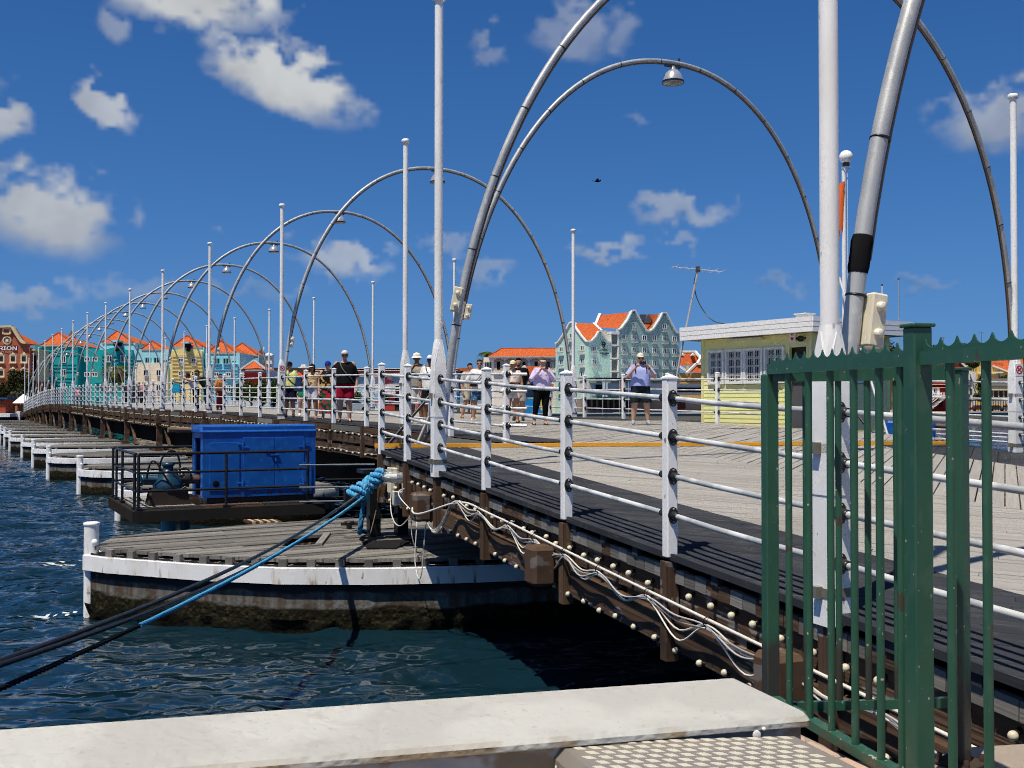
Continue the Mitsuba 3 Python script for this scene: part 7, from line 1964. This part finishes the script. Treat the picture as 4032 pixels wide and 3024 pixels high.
    for s in (1, -1):
        a_ = A(*lg[s][2]); st, c_ = shoes
        if st == 'shoe':
            wear('shoe', [hull(sph(a_ + A(0, -.014, -.020), .027), sph(a_ + A(s * .012, .064, -.030), .020), sph(a_ + A(s * .004, .03, -.012), .025), sph(a_ + A(0, -.005, .006), .026))], c_, .001, 'gloss')
        elif st == 'sandal':
            so = [hull(*[disc(a_ + A(s * o + dx, dy, -.044), A(0, 0, 1), r_, .012) for o, dx, dy, r_ in ((0, 0, -.018, .024), (.010, 0, .05, .028), (.012, 0, .066, .022))])]
            for dy in (.045, .005):
                so.append(hull(sph(a_ + A(s * .010 - .026, dy, -.034), .005, 6), sph(a_ + A(s * .008, dy, -.010 + (.012 if dy < .02 else -.006)), .007, 6), sph(a_ + A(s * .010 + .026, dy, -.034), .005, 6)))
            wear('sandal', so, c_, 0, 'gloss')
    hcol, hst = hair
    if hst != 'bald':
        P_ = [hull(sph(hd((0, -.014, .022)), .050), sph(hd((0, -.020, .0)), .044)), hull(sph(hd((0, .014, .040)), .034), sph(hd((0, -.014, .024)), .049))]
        if hst == 'long':
            P_ += [hull(sph(hd((s * .036, -.014, .0)), .022), sph(hd((s * .040, -.010, -.075)), .016)) for s in (1, -1)] + [hull(sph(hd((0, -.026, 0)), .036), sph(hd((0, -.03, -.08)), .030))]
        if hst == 'curly':
            P_ += [sph(hd((.046 * math.cos(q_) , -.012 + .03 * math.sin(q_ * 1.3), .022 + .03 * math.sin(q_))), .024) for q_ in np.linspace(0, 2 * np.pi, 11)[:-1]] + [hull(sph(hd((s * .044, -.012, -.01)), .020), sph(hd((s * .044, -.012, -.03)), .016)) for s in (1, -1)]
        if hst == 'bun':
            P_ += [sph(hd((0, -.06, .03)), .02)]
        wear('hair', P_, hcol, .006 if hst == 'curly' else .002, ref=.02)
    if hat:
        kind, c_ = hat[0], hat[1]; c2 = hat[2] if len(hat) > 2 else c_; ax_ = Rh @ A(0, 0, 1)
        hb_ = MB(c_)
        if kind == 'cap':
            hb_.mesh(hull(sph(hd((0, -.008, .028)), .053, 18), sph(hd((0, .004, .036)), .047, 18)) - hull(disc(hd((0, 0, -.08)), ax_, .12, .01), disc(hd((0, 0, .021)), ax_, .12, .01)))
            hb_.mesh(hull(disc(hd((0, .038, .026)), ax_, .043, .005), disc(hd((0, .074, .018)), ax_, .030, .004)), c2)
        elif kind == 'bucket':
            hb_.mesh(hull(disc(hd((0, -.004, .03)), ax_, .057, .01), disc(hd((0, -.004, .066)), ax_, .046, .01), sph(hd((0, -.004, .045)), .042))); hb_.mesh(hull(disc(hd((0, -.002, .030)), ax_, .057, .006), disc(hd((0, .0, .006)), ax_, .078, .004)) - hull(disc(hd((0, 0, .0)), ax_, .076, .006), disc(hd((0, 0, .025)), ax_, .052, .006)), c2)
        elif kind == 'sunhat':
            hb_.mesh(hull(disc(hd((0, -.004, .025)), ax_, .058, .01), disc(hd((0, -.004, .066)), ax_, .044, .01))); [hb_.mesh(hull(disc(hd((0, -.002, .030 - .012 * q_)), ax_, .062 + .018 * q_, .006), disc(hd((0, -.002, .022 - .012 * q_)), ax_, .078 + .018 * q_, .004)), (c_, c2)[q_ % 2]) for q_ in range(3)]
        elif kind == 'visor':
            hb_.mesh(hull(disc(hd((0, -.006, .022)), ax_, .054, .012), disc(hd((0, -.006, .044)), ax_, .053, .008))); hb_.mesh(hull(disc(hd((0, .036, .022)), ax_, .046, .005), disc(hd((0, .078, .010)), ax_, .034, .004)), c2)
        hb_.V = [W(q_) for q_ in hb_.V]; put({'visor': 'visor'}.get(kind, 'hat'), hb_, 'cloth', t)
    if glasses:
        g = MB((.008, .008, .01))
        for s in (1, -1):
            g.mesh(hull(*[sph(hd((s * x_, .048 - .25 * x_, z_)), .005, 6) for x_ in (.009, .030) for z_ in (.010, -.006)])); g.mesh(hull(sph(hd((s * .034, .038, .007)), .003, 6), sph(hd((s * .047, -.004, .007)), .003, 6)))
        g.mesh(hull(sph(hd((-.01, .050, .007)), .003, 6), sph(hd((.01, .050, .007)), .003, 6))); g.V = [W(q_) for q_ in g.V]; put('sunglasses', g, 'smooth', t)
    if strap:
        s, c_ = strap; b = MB(c_); P_ = [up_(A(s * .07, -.06 * f, .78)), up_(A(s * .065, .0, .852)), up_(A(s * .035, .072 * f + .01, .76)), up_(A(-s * .05 * f, .088 * f + .006, .64)), up_(A(-s * .11 * f, .05, .55))]; b.tube(spline([W(p) for p in P_], 18), .012, 6); put('strap', b, 'cloth', t)
    return dict(key=t, W=W, wr=wr, el=el, hd=hd, up=up_, H=H)


def phone(P, c, label, size=(.078, .012, .155), tilt=0, land=False):
    t = np.array(size); t = A(t[2], t[1], t[0]) if land else t
    b = MB((.012, .012, .014)); c = P['W'](c); R = rotz(math.atan2(c[0] - P['W']((0, 0, 0))[0], 1) * 0 + tilt); b.rbox(c, t, .006, R); put('phone', b, 'smooth', label=label, cat='phone')


def bag(P, c, size, col, label, cat='bag', sag=.25, strap_to=None):
    w, d, h = (s_ / 2 for s_ in size); k = thing('bag', label, cat); m = hull(*[MAN.sphere(.02, 8).translate((sx * w * (1 if z_ < 0 else 1 - sag), sy * d * (1 if z_ < 0 else .6), z_ * h)) for sx in (1, -1) for sy in (1, -1) for z_ in (-1, 1)]).refine_to_length(.05).to_mesh()
    v = np.array(m.vert_properties[:, :3], float); v += (meshkit.fbm(v * 14, 3, 2) - .5)[:, None] * .03; b = MB(col); b.add(v + P['W'](c), np.array(m.tri_verts)); put('pouch', b, 'cloth', k)
    if strap_to is not None:
        b = MB(col); a_ = P['W'](c) + A(0, 0, h); b.tube([a_ - A(w * .6, 0, 0), P['W'](strap_to), a_ + A(w * .6, 0, 0)], .010, 6); put('handle', b, 'cloth', k)


NV, WT = (.014, .016, .032), (.74, .73, .70)
hold = lambda s, ex, ey, ez, wx, wy, wz: {s: ((s * ex, ey, ez), (s * wx, wy, wz))}


def floral(p):
    n = meshkit.noise(A(p) * 24 + 3); m = meshkit.noise(A(p) * 17 + 50)
    if p[2] > .50:
        return (.55, .34, .10) if n > .62 else (.016, .014, .014)
    return (.55, .03, .05) if n > .55 else (.02, .16, .07) if m > .5 else (.02, .05, .04)


def gold(p):
    n = meshkit.noise(A(p) * 26 + 9); return (.42, .28, .14) if n > .5 else (.62, .47, .28) if n > .32 else (.15, .09, .05)


def lime(p):
    return (.16, .15, .12) if abs(p[0]) < .018 and p[2] > .70 and p[1] > 0 else (.58, .62, .24) if p[2] > .62 or meshkit.noise(A(p) * 20) > .45 else (.22, .24, .12)


def denim(p):
    return (.16, .34, .52) if meshkit.noise(A(p) * 30) > .62 else (.055, .115, .19)


pa = person('man in black cap and yellow-green shirt with black cross strap and navy shorts', 1140, 33.0, 1.70, 178, 'tan', 1.22, top=((.58, .62, .24), .75, .565, lime), bottom=('shorts', NV, .31), hat=('cap', (.012, .012, .014)), strap=(1, (.01, .01, .01)), shoes=('shoe', (.02, .02, .035)), glasses=True)
bag(pa, (-.16, .02, .60), (.22, .16, .42), (.02, .045, .12), 'dark blue bag hanging beside the yellow-green shirt man')
pb6 = person('person in big striped sun hat, orange top and green skirt, half hidden', 1196, 34.2, 1.66, 200, 'light', .98, arms={**hold(1, .16, .06, .66, .05, .13, .73), **hold(-1, .15, .06, .66, .02, .14, .72)}, look=(-15, 18), top=((.78, .08, .03), .5, .56), bottom=('skirt', (.015, .26, .16), .40), hat=('sunhat', (.72, .70, .66), (.05, .045, .04)), shoes=('shoe', (.75, .74, .72)), female=True)
pc = person('woman in black and white visor, gold patterned top and white lace shorts', 1229, 31.8, 1.62, 172, 'tan', 1.12, arms={**hold(1, .155, .05, .65, .09, .13, .70)}, top=((.5, .38, .2), .45, .565, gold), bottom=('shorts', (.66, .64, .74), .36), hair=((.02, .015, .012), 'long'), hat=('visor', (.03, .03, .035), (.6, .6, .62)), glasses=True, shoes=('sandal', (.45, .2, .15)), female=True)
pd_ = person('woman in blue cap and long black dress printed with gold leaves and red flowers', 1290, 31.0, 1.67, 196, 'light', 1.2, look=(-28, 0), top=((.02, .02, .02), 0, .54, floral), bottom=('skirt', (.02, .1, .05), .10, floral), hair=((.10, .06, .03), 'bun'), hat=('cap', (.02, .05, .36)), glasses=True, shoes=('sandal', (.02, .02, .02)), female=True)
bag(pd_, (-.09, .10, .545), (.20, .10, .17), (.05, .085, .17), 'small blue pouch worn by the woman in the floral dress')
pe = person('tall heavy man in white cap, black shirt and red shorts holding a dark card', 1357, 28.2, 1.86, 186, 'light', 1.26, arms={1: ((.185, .0, .64), (.165, .075, .505))}, top=((.012, .012, .014), .95, .535), bottom=('shorts', (.30, .012, .035), .335), hair=((.05, .04, .03), 'short'), hat=('cap', (.70, .66, .60), (.10, .07, .06)), glasses=True, shoes=('sandal', (.02, .02, .02)), strap=(1, (.16, .16, .17)))
phone(pe, (.155, .13, .45), 'dark card with white border held low by the man in red shorts', (.11, .01, .15), .5)
pf_ = person('person in white bucket hat, loose beige shirt and white shorts looking at a hand', 1641, 27.0, 1.76, 184, 'brown', 1.05, arms={**hold(1, .16, .04, .66, .045, .13, .80), **hold(-1, .16, .03, .65, .08, .12, .63)}, look=(0, 14), top=((.33, .30, .25), .9, .53), bottom=('shorts', (.62, .61, .57), .31), hat=('bucket', (.80, .76, .66)), shoes=('shoe', (.6, .6, .58)))
pg = person('person in white and blue cap, white shirt and dark shorts beside the bucket hat', 1694, 26.4, 1.69, 176, 'brown', 1.0, top=((.76, .76, .76), .8, .53), bottom=('shorts', (.015, .015, .018), .33), hat=('cap', (.78, .78, .78), (.03, .10, .45)), strap=(1, (.02, .02, .025)), shoes=('shoe', (.62, .62, .6)), female=True)
ph = person('man in white shirt and denim shorts with black crossbody pouch, sunglasses on', 1888, 30.6, 1.73, 182, 'tan', 1.2, legs={1: ((.055, 0, .505), (.085, .012, .282), (.10, -.012, .048)), -1: ((-.055, 0, .505), (-.08, .012, .282), (-.095, -.012, .048))}, arms={1: ((.19, -.03, .65), (.175, .03, .52))}, top=((.74, .74, .74), .95, .515), bottom=('shorts', (.07, .14, .22), .335, denim), glasses=True, strap=(-1, (.015, .015, .015)), shoes=('sandal', (.75, .74, .72)))
bag(ph, (.095, .115, .605), (.17, .08, .15), (.012, .012, .013), 'black crossbody pouch on the man in white shirt')
pi_ = person('person in beige shorts mostly hidden behind the white shirt man', 1850, 33.2, 1.70, 205, 'tan', 1.0, top=((.5, .48, .42), .9, .54), bottom=('shorts', (.42, .38, .30), .33), legs={1: ((.05, 0, .505), (.10, .04, .29), (.15, -.0, .048)), -1: ((-.05, 0, .505), (-.06, .012, .282), (-.06, -.012, .048))}, shoes=('sandal', (.16, .08, .04)))
pj = person('woman in pale yellow cap, cream crop top and white shorts behind the end post', 2020, 28.3, 1.63, 168, 'tan', 1.0, top=((.70, .58, .50), .1, .65), bottom=('shorts', (.72, .70, .68), .40), hair=((.05, .03, .02), 'bun'), hat=('cap', (.72, .70, .44)), shoes=('sandal', (.02, .018, .016)), female=True)
bag(pj, (.0, .10, .545), (.22, .09, .17), (.012, .012, .012), 'black waist pouch on the woman in cream crop top')
pk = person('bearded man with short dark hair in black shirt and grey shorts beside her', 2042, 30.2, 1.77, 176, 'tan', 1.08, top=((.010, .010, .011), .9, .53), bottom=('shorts', (.32, .34, .36), .31), hair=((.012, .01, .009), 'short'), shoes=('shoe', (.02, .02, .02)))
b = MB((.02, .015, .012)); b.mesh(hull(sph(pk['hd']((0, .030, -.05)), .020), sph(pk['hd']((.028, .012, -.03)), .012), sph(pk['hd']((-.028, .012, -.03)), .012))); b.V = [pk['W'](q_) for q_ in b.V]; put('beard', b, 'cloth', pk['key'])
pl_ = person('woman in lilac long-sleeve top, black leggings and visor taking a phone photo', 2134, 26.8, 1.69, 190, 'light', 1.1, arms={**hold(1, .165, .05, .66, .055, .15, .80), **hold(-1, .175, .04, .65, .035, .16, .795)}, legs={1: ((.05, 0, .505), (.09, .012, .285), (.115, -.012, .048)), -1: ((-.05, 0, .505), (-.05, .012, .285), (-.05, -.012, .048))}, look=(0, 6), top=((.62, .52, .76), 1.9, .52), bottom=('leggings', (.008, .008, .009), .085), hair=((.10, .065, .04), 'bun'), hat=('visor', (.14, .11, .10), (.55, .50, .48)), shoes=('sandal', (.03, .02, .02)), female=True)
phone(pl_, (-.03, .215, .855), 'dark phone held upright by the woman in lilac'); bag(pl_, (.155, -.05, .50), (.20, .16, .30), (.012, .03, .06), 'dark blue bag at the hip of the woman in lilac')
pm = person('man in light blue shirt, dark shorts and cream cap photographing with a phone', 2522, 27.4, 1.82, 181, 'light', 1.14, arms={**hold(1, .195, .06, .665, .085, .17, .80), **hold(-1, .195, .06, .665, .085, .17, .80)}, legs={1: ((.055, 0, .505), (.085, .012, .282), (.10, -.012, .048)), -1: ((-.055, 0, .505), (-.085, .014, .285), (-.105, -.012, .048))}, top=((.36, .42, .76), .85, .545), bottom=('shorts', (.018, .026, .034), .315), hair=((.3, .28, .26), 'short'), hat=('cap', (.72, .68, .56)), glasses=True, shoes=('shoe', (.32, .33, .35)))
phone(pm, (0, .235, .855), 'black phone held level by the man in light blue', (.078, .012, .16), 0, True)
b = MB((.012, .012, .013)); q = pm['wr'][-1] * .9 + pm['el'][-1] * .1; d_ = unit(pm['wr'][-1] - pm['el'][-1]); b.tube([pm['W'](q - d_ * .01), pm['W'](q + d_ * .01)], .038, 10); put('wrist_watch', b, 'smooth', pm['key'])
b = MB((.02, .025, .05))
for s in (1, -1):
    b.tube(spline([pm['W'](p) for p in ((s * .075, .075, .70), (s * .075, .058, .80), (s * .07, 0, .852), (s * .07, -.06, .80))], 10), .018, 6)
put('backpack_straps', b, 'cloth', pm['key'])
# the couple leaning on the left rail
yw = math.degrees(math.atan2(.8865, -.4628)); ql, qm = br(28.4, .62), br(26.4, .66)
armr = {1: ((.13, .30, .665), (.05, .47, .70)), -1: ((-.13, .30, .665), (-.03, .48, .70))}
pn = person('woman with dark curly hair in white top leaning on the rail over a blue bag', 0, ql[1], 1.70, yw, 'brown', 1.0, x=ql[0], lean=30, arms=armr, look=(-35, 0), top=((.74, .73, .72), .5, .56), bottom=('trousers', (.012, .012, .014), .07), hair=((.05, .03, .02), 'curly'), shoes=('shoe', (.75, .75, .74)), female=True)
po = person('man in dark green shirt and jeans bending over the rail beside her', 0, qm[1], 1.80, yw, 'tan', 1.1, x=qm[0], lean=36, arms=armr, look=(12, 8), top=((.045, .062, .035), .8, .53), bottom=('trousers', (.03, .045, .065), .06), hair=((.06, .035, .025), 'short'), glasses=True, shoes=('shoe', (.75, .75, .74)))
bag(pn, (-.02, .46, .56), (.30, .16, .34), (.02, .28, .48), 'bright blue carrier bag held over the rail by the curly haired woman')
person('person in orange and dark red clothes walking behind the leaning couple', 866, 50, 1.70, 240, 'tan', 1.05, top=((.62, .22, .05), .8, .54), bottom=('trousers', (.16, .02, .03), .07), hair=((.03, .02, .02), 'short'), shoes=('shoe', (.1, .05, .04)))
for u_, y_, c_, c2, lb in ((548, 85, (.05, .07, .04), NV, 'distant person in dark green on the bridge, arms apart'), (565, 83, (.5, .22, .25), (.03, .03, .04), 'distant person with pink top on the bridge, next to dark green'), (502, 88, (.03, .03, .045), (.02, .02, .025), 'distant person in dark clothes on the bridge, left of the tall pole'), (526, 90, (.04, .04, .06), (.03, .03, .035), 'distant person in navy on the bridge, right of the tall pole'), (306, 106, (.72, .22, .26), (.05, .05, .06), 'farthest tiny person in pink on the bridge hump')):
    person(lb, u_, y_, 1.72, 190, 'brown', 1.05, top=(c_, .8, .54), bottom=('trousers', c2, .08))
